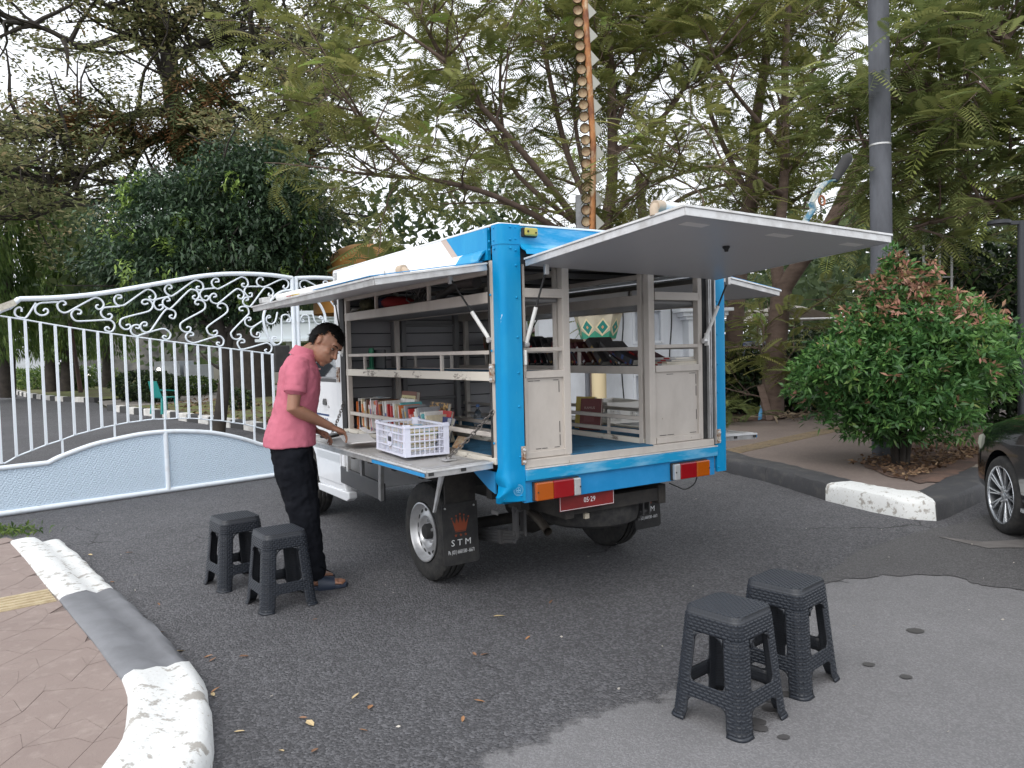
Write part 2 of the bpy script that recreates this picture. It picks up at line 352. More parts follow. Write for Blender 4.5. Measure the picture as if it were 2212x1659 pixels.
for i in range(-40, 8):
    for j in range(0, 36):
        def P_(a_, b_): jx, jy = jit(a_, b_); return (a_*.1+jx, b_*.15+jy+(0.07 if a_ % 2 else 0))
        q = [P_(i, j), P_(i+1, j), P_(i+2, j), P_(i+2, j+1), P_(i+1, j+1), P_(i, j+1)]
        if i % 2 == 0:
            q = [(x-1, y+1.4) for x, y in q]; cx = sum(x for x, y in q)/6; cy = sum(y for x, y in q)/6
            if not (inside(cx-.05, cy-.04, PP) or inside(cx, cy, PP)) or cx < -4.9 or cy > 6.05: continue
            q = [(cx+(x-cx)*.988, cy+(y-cy)*.988) for x, y in q]
            b = MB(); zt = .0945+rs.uniform(-.0007, .0007)
            b.prism(q, lambda u, v: (u, v, .086), lambda u, v: (u, v, zt)); b.build('paving_stone', M_pink, pav)
def resample(pts, n):
    P_ = [np.array(p, float) for p in pts]; d = [0]
    for a_, b_ in zip(P_, P_[1:]): d.append(d[-1]+np.linalg.norm(b_-a_))
    return [np.array([np.interp(t, d, [p[k] for p in P_]) for k in range(len(P_[0]))]) for t in np.linspace(0, d[-1], n)]
PROF = [(0, .098), (.05, .118), (.16, .128), (.3, .112), (.48, .09), (.62, .084), (.78, .09), (.88, .086), (.95, .07), (.985, .045), (1, -.01)]
def kerb_stone(inn, out, m, n, h0, h1, seed, parent, name='kerb_stone'):
    A = resample(smoothline(inn, 3), n); B = resample(smoothline(out, 3), n); rr = random.Random(seed); rings = []
    for k in range(n):
        h = h0+(h1-h0)*k/(n-1); ring = []
        for t, z in PROF:
            p = A[k]*(1-t)+B[k]*t; jj = rr.uniform(-.006, .006) if 0 < t < 1 else 0
            ring.append(Vector((p[0]+jj, p[1]+jj, (max(z*h, .104*(t < .6)) if t > .35 else max(.102+.01*(t > .04), z*(.5+.5*h)))+jj*.5)))
        ring.append(Vector((A[k][0], A[k][1], -.01))); rings.append(ring)
    b = MB(); b.loft(rings); return b.build(name, m, parent, smooth=55)
kerb_stone(LI[0:5], LO[0:4], M_kwhite, 16, .62, .72, 1, pav)
kerb_stone([LI[4]]+LI[5:9], LO[3:7], M_kgrey, 14, .72, .9, 2, pav)
kerb_stone(LI[8:], LO[6:], M_kwhite, 18, 1.0, 1.3, 3, pav)
def tactile(parent, cx, cy, ux, uy, z, m, size=.3, nr=5):
    b = MB(); vx, vy = -uy, ux; h = size/2*.985
    b.prism([(-h, -h), (h, -h), (h, h), (-h, h)], lambda s, t: (cx+ux*s+vx*t, cy+uy*s+vy*t, z-.004), lambda s, t: (cx+ux*s+vx*t, cy+uy*s+vy*t, z+.004))
    for k in range(nr):
        t0 = -h+size*(k+.5)/nr*.985; wv = size*.055
        b.prism([(-h*.97, t0-wv), (h*.97, t0-wv), (h*.97, t0+wv), (-h*.97, t0+wv)], lambda s, t: (cx+ux*s+vx*t, cy+uy*s+vy*t, z+.004), lambda s, t: (cx+ux*s+vx*t*.9+vx*t0*.1, cy+uy*s+vy*t*.9+vy*t0*.1, z+.011))
    return b.build('tactile_tile', m, parent)
for k in range(5): tactile(pav, -2.91-.77*.3*k, 4.475-.64*.3*k, -.77, -.64, .0955, M_tact)

# ------------------------------------------------------------------ right pavement with kerb, tactile strip and planting bed
KR = [(2.1, 15.5), (2.2, 12), (2.35, 10), (2.51, 8.99), (2.74, 8.35), (2.87, 7.75), (2.95, 7.25), (3.13, 6.75), (3.30, 6.42), (3.49, 6.31), (3.62, 6.4), (4.35, 7.08), (5.0, 7.75), (6.8, 9.5), (10, 12.6)]
def offs(P_, d):
    out = []
    for i in range(len(P_)):
        a_ = np.array(P_[max(i-1, 0)]); b_ = np.array(P_[min(i+1, len(P_)-1)]); t = (b_-a_)/np.linalg.norm(b_-a_); out.append((P_[i][0]-t[1]*d, P_[i][1]+t[0]*d))
    return out
KI = offs(KR, .34); KI[8] = (3.5, 6.85); KI[9] = (3.58, 6.78); KI[10] = (3.66, 6.86)
rp = sheet('right_pavement', KI+[(14, 17), (14, 26), (2, 26)], .155, M_pave)
rp['label'] = 'brown concrete pavement under the red tipped shrub'
def kerb_r(i0, i1, m, cuts=1):
    A = resample(KI[i0:i1+1], 13); B = resample(KR[i0:i1+1], 13); rr = random.Random(i0); rings = []
    for a_, b_ in zip(A, B):
        j = lambda: rr.uniform(-.007, .007)
        rings.append([Vector((*(a_*(1-t)+b_*t)+j(), z+j()*.6)) for t, z in ((0, .02), (0, .162), (.15, .172), (.8, .168), (.93, .155), (.98, .12), (1, -.02))])
    b = MB(); b.loft(rings); return b.build('kerb_stone', m, rp, smooth=40)
kerb_r(0, 2, M_kdark); kerb_r(2, 4, M_kdark); kerb_r(4, 6, M_kdark); kerb_r(6, 9, M_kwhite); kerb_r(9, 12, M_kdark); kerb_r(12, 13, M_kpale); kerb_r(13, 14, M_kpale)
for k in range(13): tactile(rp, 2.55+.212*k, 9.45+.2105*k, .709, .705, .157, M_tactb)
bed = sheet('planting_bed', wig([(3.78, 8.3), (3.7, 7.6), (3.82, 7.18), (4.02, 7.22), (4.9, 8.1), (7.0, 10.2), (9.5, 12.6), (9, 13.4), (6.4, 11.2), (5.0, 9.9), (4.3, 9.0), (3.78, 8.3)], .03, 5, 2), .165, M_soil)
hb = sheet('hedge_bed', wig([(2.3, 13.2), (3.7, 13.3), (4.6, 13.5), (5.5, 14.2), (9, 16), (9, 18), (2.3, 18), (2.3, 13.2)], .08, 5, 2), .165, M_soil)

# ------------------------------------------------------------------ beyond the gate: verges with black and white kerbs, a path
NK = [(-12.06, 23.03), (-10.31, 21.1), (-9.12, 20.0), (-7.66, 18.26), (-7.0, 17.6), (-6.23, 16.66), (-5.53, 15.94), (-4.81, 15.02), (-3.9, 13.9), (-3.0, 12.9)]
FK = [(-34, 50), (-28.95, 43.46), (-21.19, 33.56), (-19.41, 31.51), (-17.11, 29.04), (-14.86, 27.5)]
v1 = sheet('near_verge', NK+[(1.5, 16), (1.5, 60), (-9, 60), (-9.8, 24.4)], .1, M_lawn)
v2 = sheet('far_verge', FK+[(-12.5, 30.5), (-10, 60), (-10, 90), (-60, 90)], .1, M_lawn)
sheet('garden_path', [(-14.86, 27.5), (-12.06, 23.03), (-9.8, 24.4), (-9, 60), (-10, 60), (-12.5, 30.5)], .05, M_conc)
M_kw2 = mat('white_kerb_far', (.72, .71, .68), .8, c2=(.5, .48, .45), scale=4); M_kb2 = mat('black_kerb_far', (.05, .05, .05), .8)
def far_kerb(line, step, parent):
    L_ = sum(math.dist(a_, b_) for a_, b_ in zip(line, line[1:])); n = max(2, int(L_/step)); P_ = resample(line, n+1)
    for i in range(n):
        a_, b_ = P_[i], P_[i+1]; d = (b_-a_)/np.linalg.norm(b_-a_); e_ = d*.02
        MB().bar((*(a_+e_), .06), (*(b_-e_), .06), .22, .24).build('kerb_stone', M_kw2 if i % 2 else M_kb2, parent, bevel=.02)
far_kerb(NK, .62, v1); far_kerb(FK, .75, v2)
GS=[[(0.271,1.998),(0.271,2.030),(0.249,2.041),(0.221,2.021),(0.212,1.985),(0.231,1.949),(0.279,1.938),(0.314,1.951),(0.398,2.089)],
[(0.597,2.103),(0.513,2.096),(0.433,2.086),(0.392,2.045),(0.394,1.996),(0.428,1.968),(0.468,1.969),(0.501,1.994),(0.495,2.026),(0.474,2.030),(0.459,2.009)],
[(0.640,2.071),(0.667,2.084),(0.653,2.110),(0.620,2.111),(0.589,2.082),(0.594,2.033),(0.626,2.000),(0.670,1.999),(0.732,2.035),(0.913,2.145),(0.960,2.157),(1.002,2.135),(1.024,2.089),(1.006,2.050),(0.974,2.036),(0.948,2.053),(0.953,2.078),(0.972,2.083)],
[(0.767,1.986),(0.798,1.986),(0.803,2.016),(0.769,2.032),(0.735,2.023),(0.711,1.985),(0.720,1.944),(0.749,1.915),(0.802,1.911),(0.957,1.921),(1.053,1.926),(1.096,1.914),(1.122,1.871),(1.104,1.819),(1.071,1.802),(1.032,1.815),(1.025,1.840),(1.049,1.852),(1.068,1.832)],
[(1.055,1.982),(1.083,1.991),(1.101,1.966),(1.077,1.938),(1.037,1.939),(0.999,1.973),(0.993,2.015),(1.018,2.050),(1.050,2.059),(1.180,2.072)],
[(1.163,2.157),(1.200,2.162),(1.197,2.188),(1.161,2.191),(1.131,2.160),(1.133,2.117),(1.164,2.083),(1.213,2.083),(1.255,2.107),(1.437,2.245),(1.489,2.263),(1.535,2.239),(1.559,2.191),(1.536,2.150),(1.502,2.154),(1.486,2.180),(1.507,2.190)],
[(1.474,2.113),(1.435,2.099),(1.410,2.116),(1.420,2.143),(1.459,2.153),(1.505,2.132),(1.523,2.088),(1.497,2.042),(1.444,2.015),(1.215,1.950),(1.177,1.906),(1.179,1.863),(1.218,1.828),(1.260,1.832),(1.282,1.859),(1.266,1.881),(1.233,1.870)],
[(1.331,1.846),(1.364,1.837),(1.374,1.864),(1.345,1.877),(1.303,1.863),(1.280,1.819),(1.299,1.775),(1.348,1.756),(1.400,1.775),(1.601,1.833),(1.662,1.820),(1.700,1.775),(1.684,1.729),(1.644,1.716),(1.614,1.739),(1.628,1.758),(1.654,1.747)],
[(1.412,1.868),(1.446,1.868),(1.448,1.899),(1.414,1.904),(1.383,1.872),(1.389,1.828),(1.426,1.797),(1.469,1.802),(1.505,1.837),(1.644,2.032),(1.698,2.051),(1.751,2.034),(1.767,1.993),(1.743,1.947),(1.703,1.960),(1.700,1.979),(1.727,1.988)],
[(1.585,2.089),(1.616,2.099),(1.633,2.072),(1.601,2.043),(1.558,2.053),(1.534,2.097),(1.539,2.133),(1.571,2.160),(1.704,2.196)],
[(1.698,2.282),(1.736,2.288),(1.726,2.319),(1.691,2.322),(1.658,2.280),(1.669,2.235),(1.708,2.205),(1.753,2.211),(1.969,2.371),(2.026,2.387),(2.081,2.357),(2.092,2.302),(2.058,2.277),(2.017,2.289),(2.018,2.315),(2.046,2.318)],
[(1.674,2.141),(1.710,2.151),(1.693,2.180),(1.662,2.177),(1.630,2.140),(1.637,2.095),(1.679,2.064),(1.724,2.070),(1.918,2.263),(1.974,2.280),(2.025,2.257),(2.037,2.207),(2.007,2.169),(1.970,2.181),(1.969,2.204),(1.995,2.215)],
[(2.103,2.204),(2.136,2.215),(2.151,2.187),(2.120,2.160),(2.073,2.175),(2.049,2.230),(2.077,2.278),(2.125,2.294),(2.222,2.307)],
[(2.234,2.378),(2.278,2.385),(2.270,2.417),(2.231,2.420),(2.194,2.381),(2.204,2.334),(2.246,2.303),(2.300,2.315),(2.524,2.439),(2.575,2.452),(2.625,2.425),(2.638,2.367),(2.601,2.335),(2.560,2.349),(2.567,2.374),(2.592,2.375)],
[(2.033,2.123),(2.018,2.109),(1.991,2.126),(1.997,2.154),(2.044,2.165),(2.095,2.139),(2.107,2.092),(2.067,2.040),(1.849,1.921),(1.810,1.870),(1.826,1.820),(1.871,1.797),(1.917,1.806),(1.928,1.843),(1.901,1.859),(1.882,1.843)],
[(1.915,1.756),(1.952,1.760),(1.949,1.788),(1.907,1.794),(1.869,1.756),(1.881,1.705),(1.939,1.677),(2.005,1.685),(2.208,1.745),(2.266,1.749),(2.308,1.706),(2.296,1.649),(2.252,1.636),(2.223,1.660),(2.234,1.678),(2.258,1.673)],
[(2.290,2.073),(2.256,2.086),(2.257,2.114),(2.302,2.135),(2.350,2.117),(2.373,2.070),(2.341,2.012),(2.136,1.872),(2.115,1.820),(2.142,1.773),(2.199,1.759),(2.234,1.783),(2.225,1.816),(2.186,1.802)],
[(2.208,2.203),(2.242,2.213),(2.229,2.241),(2.195,2.240),(2.164,2.201),(2.181,2.150),(2.234,2.128),(2.283,2.148),(2.467,2.293),(2.518,2.307),(2.568,2.277),(2.581,2.234),(2.549,2.194),(2.509,2.207),(2.510,2.232),(2.530,2.237)],
[(2.644,2.260),(2.680,2.267),(2.679,2.227),(2.637,2.221),(2.598,2.259),(2.589,2.297),(2.616,2.337),(2.663,2.344),(2.778,2.349)],
[(2.828,2.425),(2.829,2.449),(2.787,2.457),(2.749,2.416),(2.763,2.368),(2.820,2.347),(2.884,2.363),(3.050,2.440),(3.116,2.453),(3.165,2.425),(3.168,2.370),(3.128,2.338),(3.096,2.357),(3.113,2.376)],
[(2.599,2.176),(2.630,2.182),(2.631,2.206),(2.596,2.210),(2.563,2.166),(2.582,2.122),(2.632,2.104),(2.674,2.125),(2.829,2.316),(2.883,2.343),(2.942,2.321),(2.961,2.271),(2.922,2.235),(2.896,2.249),(2.907,2.275)],
[(2.563,2.054),(2.523,2.053),(2.519,2.087),(2.571,2.103),(2.621,2.084),(2.634,2.026),(2.612,1.997),(2.427,1.821),(2.400,1.773),(2.423,1.725),(2.473,1.710),(2.520,1.734),(2.516,1.768),(2.475,1.768)],
[(2.517,1.671),(2.563,1.675),(2.559,1.704),(2.519,1.714),(2.477,1.676),(2.490,1.623),(2.549,1.593),(2.813,1.658),(2.866,1.659),(2.913,1.622),(2.900,1.562),(2.856,1.543),(2.820,1.573),(2.847,1.588)],
[(2.620,1.938),(2.651,1.943),(2.652,1.968),(2.616,1.972),(2.579,1.938),(2.592,1.884),(2.648,1.858),(2.695,1.870),(2.797,1.930)],
[(2.722,1.762),(2.734,1.792),(2.765,1.782),(2.758,1.742),(2.710,1.733),(2.659,1.762),(2.651,1.821),(2.684,1.856),(2.716,1.880)],
[(2.873,1.966),(2.912,1.981),(2.891,2.001),(2.857,1.970),(2.861,1.921),(2.919,1.896),(2.974,1.932),(3.006,2.043)],
[(3.152,1.959),(3.128,1.933),(3.167,1.924),(3.180,1.969),(3.143,2.010),(3.087,2.009),(3.058,1.963),(3.053,1.721),(3.029,1.661),(2.973,1.641),(2.926,1.682),(2.934,1.732),(2.977,1.736),(2.976,1.711)]]
GTOP=[(0.050,1.990),(0.091,2.005),(0.160,2.035),(0.256,2.123),(0.588,2.146),(0.954,2.195),(1.380,2.285),(1.831,2.387),(2.046,2.434),(2.336,2.476),(2.638,2.495),(2.954,2.495),(3.223,2.474)]
GRING=[(3.217,2.326),(3.055,2.290),(2.909,2.170),(2.828,2.020),(2.827,1.871),(2.900,1.692),(3.025,1.570),(3.178,1.511)]
GMID=[(0.076,1.957),(0.798,1.827),(1.801,1.678),(2.398,1.600),(3.177,1.488)]
GLOW=[(-0.018,0.536),(0.056,0.521),(0.165,0.578),(0.295,0.621),(0.428,0.666),(0.561,0.699),(0.690,0.740),(0.821,0.765),(0.940,0.789),(1.072,0.807),(1.201,0.824),(1.331,0.831),(1.461,0.839),(1.593,0.831),(1.721,0.829),(1.849,0.819),(1.982,0.804),(2.113,0.778),(2.244,0.760),(2.377,0.726),(2.506,0.699),(2.644,0.656),(2.769,0.613),(2.904,0.564),(3.060,0.510),(3.219,0.449)]
GTUBE=[(-0.021,0.479),(0.434,0.481),(0.553,0.533),(0.836,0.617),(1.066,0.655),(1.331,0.686),(1.594,0.690),(1.853,0.670),(2.153,0.623),(2.466,0.531),(2.727,0.426),(2.898,0.421),(3.218,0.416)]

# ------------------------------------------------------------------ white wrought-iron gate, two leaves
def treadplate():
    m, nt, b = nodes('white_tread_plate'); L = nt.links; tc = N(nt, 'ShaderNodeTexCoord')
    def wave(rot):
        mp = N(nt, 'ShaderNodeMapping'); mp.inputs['Rotation'].default_value = (0, rot, 0); L.new(tc.outputs['Object'], mp.inputs[0])
        se = N(nt, 'ShaderNodeSeparateXYZ'); L.new(mp.outputs[0], se.inputs[0])
        sx = N(nt, 'ShaderNodeMath', operation='MULTIPLY'); L.new(se.outputs[0], sx.inputs[0]); sx.inputs[1].default_value = 95
        sz = N(nt, 'ShaderNodeMath', operation='MULTIPLY'); L.new(se.outputs[2], sz.inputs[0]); sz.inputs[1].default_value = 250
        a_ = N(nt, 'ShaderNodeMath', operation='SINE'); L.new(sx.outputs[0], a_.inputs[0]); b_ = N(nt, 'ShaderNodeMath', operation='SINE'); L.new(sz.outputs[0], b_.inputs[0])
        c_ = N(nt, 'ShaderNodeMath', operation='MULTIPLY'); L.new(a_.outputs[0], c_.inputs[0]); L.new(b_.outputs[0], c_.inputs[1]); return c_
    w1, w2 = wave(R(38)), wave(R(-38)); mx = N(nt, 'ShaderNodeMath', operation='MAXIMUM'); L.new(w1.outputs[0], mx.inputs[0]); L.new(w2.outputs[0], mx.inputs[1])
    cl = N(nt, 'ShaderNodeMapRange'); cl.inputs[1].default_value = .25; cl.inputs[2].default_value = .8; L.new(mx.outputs[0], cl.inputs[0])
    bp = N(nt, 'ShaderNodeBump', Strength=.7, Distance=.01); L.new(cl.outputs[0], bp.inputs['Height']); L.new(bp.outputs[0], b.inputs['Normal'])
    nz = N(nt, 'ShaderNodeTexNoise', Scale=5, Detail=7, Roughness=.7); L.new(tc.outputs['Object'], nz.inputs['Vector'])
    mr = N(nt, 'ShaderNodeMapRange'); mr.inputs[1].default_value = .6; mr.inputs[2].default_value = .85; L.new(nz.outputs[0], mr.inputs[0])
    c = N(nt, 'ShaderNodeMix', data_type='RGBA'); c.inputs[6].default_value = (.62, .75, .88, 1); c.inputs[7].default_value = (.46, .55, .62, 1); L.new(mr.outputs[0], c.inputs[0]); L.new(c.outputs[2], b.inputs['Base Color'])
    b.inputs['Roughness'].default_value = .45; return m
M_plate = treadplate()
M_gate = mat('white_gate_paint', (.76, .82, .88), .4, c2=(.62, .64, .66), scale=9, thr=(.55, .8), c3=(.12, .11, .1), s3=26, t3=(.74, .76), bump=.1, bscale=60)
GX, GY = -5.003, 7.41
def gate_leaf(label, mir):
    t = thing('iron_gate', label, 'gate', (GX, GY, 0), R(45), 'leaves of the iron gate')
    X = (lambda s: 6.5-s) if mir else (lambda s: s)
    p3 = lambda L, y=0: [(X(s), y, z) for s, z in L]
    def tb(name, line, r, n=10, k=4, y=0):
        return MB().tube([(X(q[0]), y, q[1]) for q in smoothline(line, k)], r, n).build(name, M_gate, t, smooth=60)
    tb('top_rail', [(-.75, 1.93), (-.3, 1.95)]+GTOP[:3], .024, 10, 2); tb('top_rail', GTOP[2:4], .028, 10, 1); tb('top_rail', GTOP[3:], .026)
    tb('middle_rail', [(-.75, 2.06)]+GMID, .009, 6, 3)
    tb('lower_rail', [(-.75, .52)]+GLOW, .008, 6, 2); tb('lower_tube', [(-.75, .475)]+GTUBE[:2], .026, 10, 1); tb('lower_tube', GTUBE[1:11], .026); tb('lower_tube', GTUBE[10:], .026, 10, 1)
    MB().tube([(X(-.75), 0, .035), (X(3.22), 0, .035)], .027, 12).build('bottom_tube', M_gate, t, smooth=60)
    cur = [(-.75, .475)]+[tuple(q) for q in smoothline(GTUBE, 3)]; poly = cur+[(3.2, .04), (-.75, .04)]
    MB().prism(poly, lambda s, z: (X(s), -.002, z), lambda s, z: (X(s), .002, z)).build('tread_plate', M_plate, t)
    MB().cyl((X(1.6), -.005, .05), (X(1.594), -.005, .68), .026, n=10).build('stiffener', M_gate, t, smooth=60)
    mid = smoothline(GMID, 6); low = smoothline(GLOW, 4)
    fz = lambda line, s: float(np.interp(s, [q[0] for q in line], [q[1] for q in line]))
    for k in range(-6, 24):
        s = .165+.1309*k
        if s > 3.12: continue
        z1 = fz(mid, s) if s > .076 else 1.96-(s-.076)*.12; z0 = fz(low, s) if s > 0 else .53
        b = MB(); b.box(-.0115, .0115, -.0115, .0115, z0, z1); 
        o = b.build('baluster', M_gate, t); o.location = (X(s), 0, 0)
    tub = smoothline(GTUBE, 6)
    for s in (.57, 1.072, 1.596, 2.115, 2.645): MB().box(X(s)-.009, X(s)+.009, -.009, .009, fz(tub, s), fz(low, s)).build('strut', M_gate, t)
    for sc in GS: MB().tube([(X(q[0]), 0, q[1]) for q in smoothline(sc, 3)], .0102, 6).build('scroll', M_gate, t, smooth=70)
    tb('ring', GRING, .017, 10, 5)
    MB().cyl((X(3.212), 0, .04), (X(3.222), 0, 2.49), .026, n=12).build('end_post', M_gate, t, smooth=60)
    return t
g = gate_leaf('white iron gate leaf with scrollwork and bars standing left of the man', False)
M_tape = mat('weathered_tape', (.6, .58, .5), .7, c2=(.4, .36, .3), scale=20)
MB().box(.02, .17, -.034, -.03, -.03, .03, T=Matrix.Translation((.06, 0, 2.02)) @ Matrix.Rotation(R(-24), 4, 'Y')).build('taped_paper', M_tape, g)
g2 = gate_leaf('white iron gate leaf mostly hidden behind the book truck', True)

# ------------------------------------------------------------------ mobile library truck
M_blue = mat('blue_paint', (.001, .25, .53), .42, spec=.22, c2=(.025, .34, .58), scale=5, thr=(.45, .9), stretch=(1, 1, .35), c3=(.55, .68, .75), s3=42, t3=(.71, .74), coat=.04, bump=.06, bscale=8, detail=4)
M_bluew = mat('worn_blue_paint', (.01, .29, .55), .45, spec=.3, c2=(.3, .55, .72), scale=5, thr=(.46, .72), stretch=(.5, 1, 2.5), c3=(.05, .25, .45), s3=40, t3=(.66, .7), coat=.1)
M_blued = mat('deep_blue_paint', (.008, .23, .52), .4, c2=(.03, .28, .6), scale=4, c3=(.55, .65, .7), s3=60, t3=(.74, .76))
M_white = mat('white_truck_paint', (.83, .84, .86), .25, coat=.5, c2=(.74, .76, .79), scale=2, bump=.02)
M_cream = mat('cream_paint', (.53, .485, .44), .5, c2=(.43, .39, .35), scale=5, thr=(.45, .75), c3=(.25, .21, .17), s3=24, t3=(.68, .73), stretch=(1, 1, .5))
M_creamw = mat('peeling_cream_paint', (.66, .62, .54), .55, c2=(.22, .19, .16), scale=11, thr=(.56, .6), stretch=(1, .35, 1))
M_grey = mat('grey_board', (.23, .225, .225), .55, c2=(.2, .195, .195), scale=3, stretch=(.3, 1, 1), coat=.05)
M_flap = mat('flap_lining', (.44, .435, .45), .4, c2=(.46, .455, .465), scale=2.5, stretch=(1, .15, 1), bump=.05, bscale=25)
M_alu = mat('aluminium_trim', (.62, .62, .62), .35, .55, c2=(.45, .44, .43), scale=10)
M_aluw = mat('white_aluminium', (.72, .73, .74), .4, .2, c2=(.55, .54, .52), scale=8)
M_table = mat('grey_flap_top', (.43, .42, .41), .4, c2=(.32, .31, .3), scale=4, thr=(.35, .75), coat=.1, rvar=.15)
M_carpet = mat('blue_carpet', (.02, .11, .21), .95, c2=(.03, .15, .27), scale=12, bump=.6, bscale=260, c3=(.015, .08, .15), s3=4)
M_dark = mat('dark_lining', (.035, .033, .034), .8)
M_board = mat('bulkhead_board', (.37, .36, .37), .6, c2=(.32, .31, .32), scale=3, stretch=(.3, 1, 1))
M_black = mat('black_rubber', (.018, .018, .019), .75, c2=(.035, .034, .033), scale=12)
M_chas = mat('chassis_black', (.018, .017, .017), .8, c2=(.04, .035, .03), scale=9, bump=.3)
M_guard = mat('dark_grey_guard', (.06, .06, .063), .5, c2=(.075, .073, .072), scale=6)
M_steel = mat('rim_steel', (.62, .63, .65), .38, .7, c2=(.5, .5, .5), scale=8)
M_rust = mat('rusty_hinge', (.5, .46, .4), .55, .4, c2=(.22, .1, .05), scale=30, thr=(.45, .6))
M_chain = mat('chain_steel', (.25, .24, .23), .45, .8, c2=(.12, .1, .09), scale=40)
M_tyre = mat('tyre_rubber', (.02, .02, .021), .8, c2=(.045, .043, .04), scale=20, bump=.3, bscale=60)
M_glass = mat('dark_glass', (.015, .02, .025), .06, coat=.6)
M_navy = mat('navy_print', (.02, .045, .14), .5); M_ink = mat('black_print', (.06, .06, .07), .6); M_wink = mat('white_print', (.7, .71, .72), .6)
M_orange = mat('orange_print', (.22, .045, .015), .6)
M_amber = mat('amber_lens', (.4, .085, .004), .15, coat=.4, bump=.15, bscale=120); M_red = mat('red_lens', (.27, .006, .01), .12, coat=.4, bump=.1, bscale=120); M_clear = mat('clear_lens', (.5, .5, .5), .15, .3, coat=.7, bump=.4, bscale=90)
M_plate_r = mat('red_plate', (.21, .014, .014), .45, c2=(.15, .012, .012), scale=9)
M_pipe = mat('white_pvc', (.78, .78, .76), .45, c2=(.66, .65, .62), scale=7); M_cap = mat('tan_cap', (.45, .36, .27), .6)
M_tan = mat('tan_sticker', (.5, .4, .35), .5); M_strip = mat('reflective_patch', (.72, .69, .67), .4)
M_peel = mat('peeling_white_vinyl', (.82, .83, .84), .4, c2=(.03, .03, .03), scale=26, thr=(.66, .68), stretch=(1, .25, 1))

TR = thing('mobile_library_truck', 'blue and white library truck with raised flaps and book shelves', 'truck', (.6743, 4.5045, 0), R(32.4))
def part(name, m, fn, parent=None, bevel=.0, smooth=None):
    b = MB(); fn(b); return b.build(name, m, parent or TR, smooth, bevel)
def pbox(name, m, x0, x1, y0, y1, z0, z1, bevel=.003, parent=None):
    return part(name, m, lambda b: b.box(x0, x1, y0, y1, z0, z1), parent, bevel)

# rear corner posts: folded sheet with a rounded corner, the left one crumpled at the foot
def corner_post(sx, crumple):
    arc = [(-.85+.035-.035*math.cos(t), .035-.035*math.sin(t)) for t in np.linspace(0, math.pi/2, 5)]
    out = [(-.85, .085)]+[(-.85, .06)]+arc+[(-.77, 0), ((-.728 if sx < 0 else -.745), 0)]
    inn = [((-.728 if sx < 0 else -.745), .018), (-.82, .018), (-.832, .03), (-.832, .085)]
    prof = out+inn; zs = [.69, .715, .74, .77, .8, .83, .87, .93, 1.1, 1.4, 1.8, 2.075]
    rr = random.Random(3); rings = []
    for z in zs:
        ring = []
        for (x, y) in prof:
            dx = dy = dz = 0
            if crumple and z < .9:
                q = (.9-z)/.2; wv = max(0, min(1, (-x-.77)/.06))
                dx = -wv*q*.02*math.sin(z*55)-wv*.012*q; dy = wv*q*(.03*math.sin(z*38+y*30)); dz = -rr.uniform(0, .02)*wv*(z < .7)
                if z < .7: dy += wv*.012; dz += .03*wv*(y > .06)
            ring.append(Vector((sx*-(x+dx) if sx > 0 else (x+dx), y+dy, z+dz)))
        rings.append(ring)
    b = MB(); b.loft(rings); o = b.build('corner_post', M_blue, TR, smooth=40)
    # cap piece at the top, riveted on
    c = MB(); capp = [(x+(-.003 if x < -.8 else 0), y-(.003 if y < .02 else 0)) for x, y in out]+inn
    c.loft([[Vector(((-x if sx > 0 else x), y, z)) for x, y in capp] for z in (2.06, 2.166)]); c.build('post_cap', M_blue, o, smooth=40)
    rv = MB()
    def dome(x, y, z, n): 
        T = Vector(n).to_track_quat('Z', 'Y').to_matrix().to_4x4(); rv.lathe([(.0075, 0), (.0065, .003), (.0035, .0055), (.0008, .006)], 8, (x, y, z), T, capB=True)
    s_ = 1 if sx > 0 else -1
    for z in (.72, .93, 1.2, 1.38, 1.57, 1.78, 1.95, 2.03, 2.09, 2.15): dome(s_*.757, -.001, z, (0, -1, 0))
    for z in (2.04, 2.085, 2.15): dome(s_*.79, -.004, z, (0, -1, 0)); dome(s_*.852, .06, z, (s_, 0, 0)); dome(s_*.852, .11, z, (s_, 0, 0))
    for z in (1.0, 1.5, 1.8): dome(s_*.852, .11, z, (s_, 0, 0))
    rv.build('rivets', M_blue, o, smooth=60)['kind'] = 'stuff'; return o
pl_ = corner_post(-1, True); pr_ = corner_post(1, False)
# seal sticker at the foot of the left post
M_seal = mat('pale_seal_print', (.16, .42, .62), .5)
def seal(b):
    for r0, r1 in ((.031, .029), (.024, .0225)):
        n = 28; V = [(-.775+r*math.cos(k/n*6.283), -.0015, .752+r*math.sin(k/n*6.283)) for r in (r0, r1) for k in range(n)]
        b.add(V, [(k, (k+1) % n, n+(k+1) % n, n+k) for k in range(n)])
    for k in range(22):
        a_ = k/22*6.283; b.add([(-.775+r*math.cos(a_+d), -.0015, .752+r*math.sin(a_+d)) for r, d in ((.0255, -.06), (.0282, -.06), (.0282, .06), (.0255, .06))], [(0, 1, 2, 3)])
    pent = [(-.775+.017*math.sin(k/5*6.283), .752+.017*math.cos(k/5*6.283)) for k in range(5)]
    for i in range(5):
        p, q = pent[i], pent[(i+1) % 5]; b.bar((p[0], -.0013, p[1]), (q[0], -.0013, q[1]), .003, .0008, up=(0, 1, 0))
    b.bar((-.787, -.0013, .75), (-.763, -.0013, .75), .006, .0008, up=(0, 1, 0)); b.bar((-.775, -.0013, .742), (-.775, -.0013, .764), .004, .0008, up=(0, 1, 0))
part('seal_sticker', M_seal, seal)
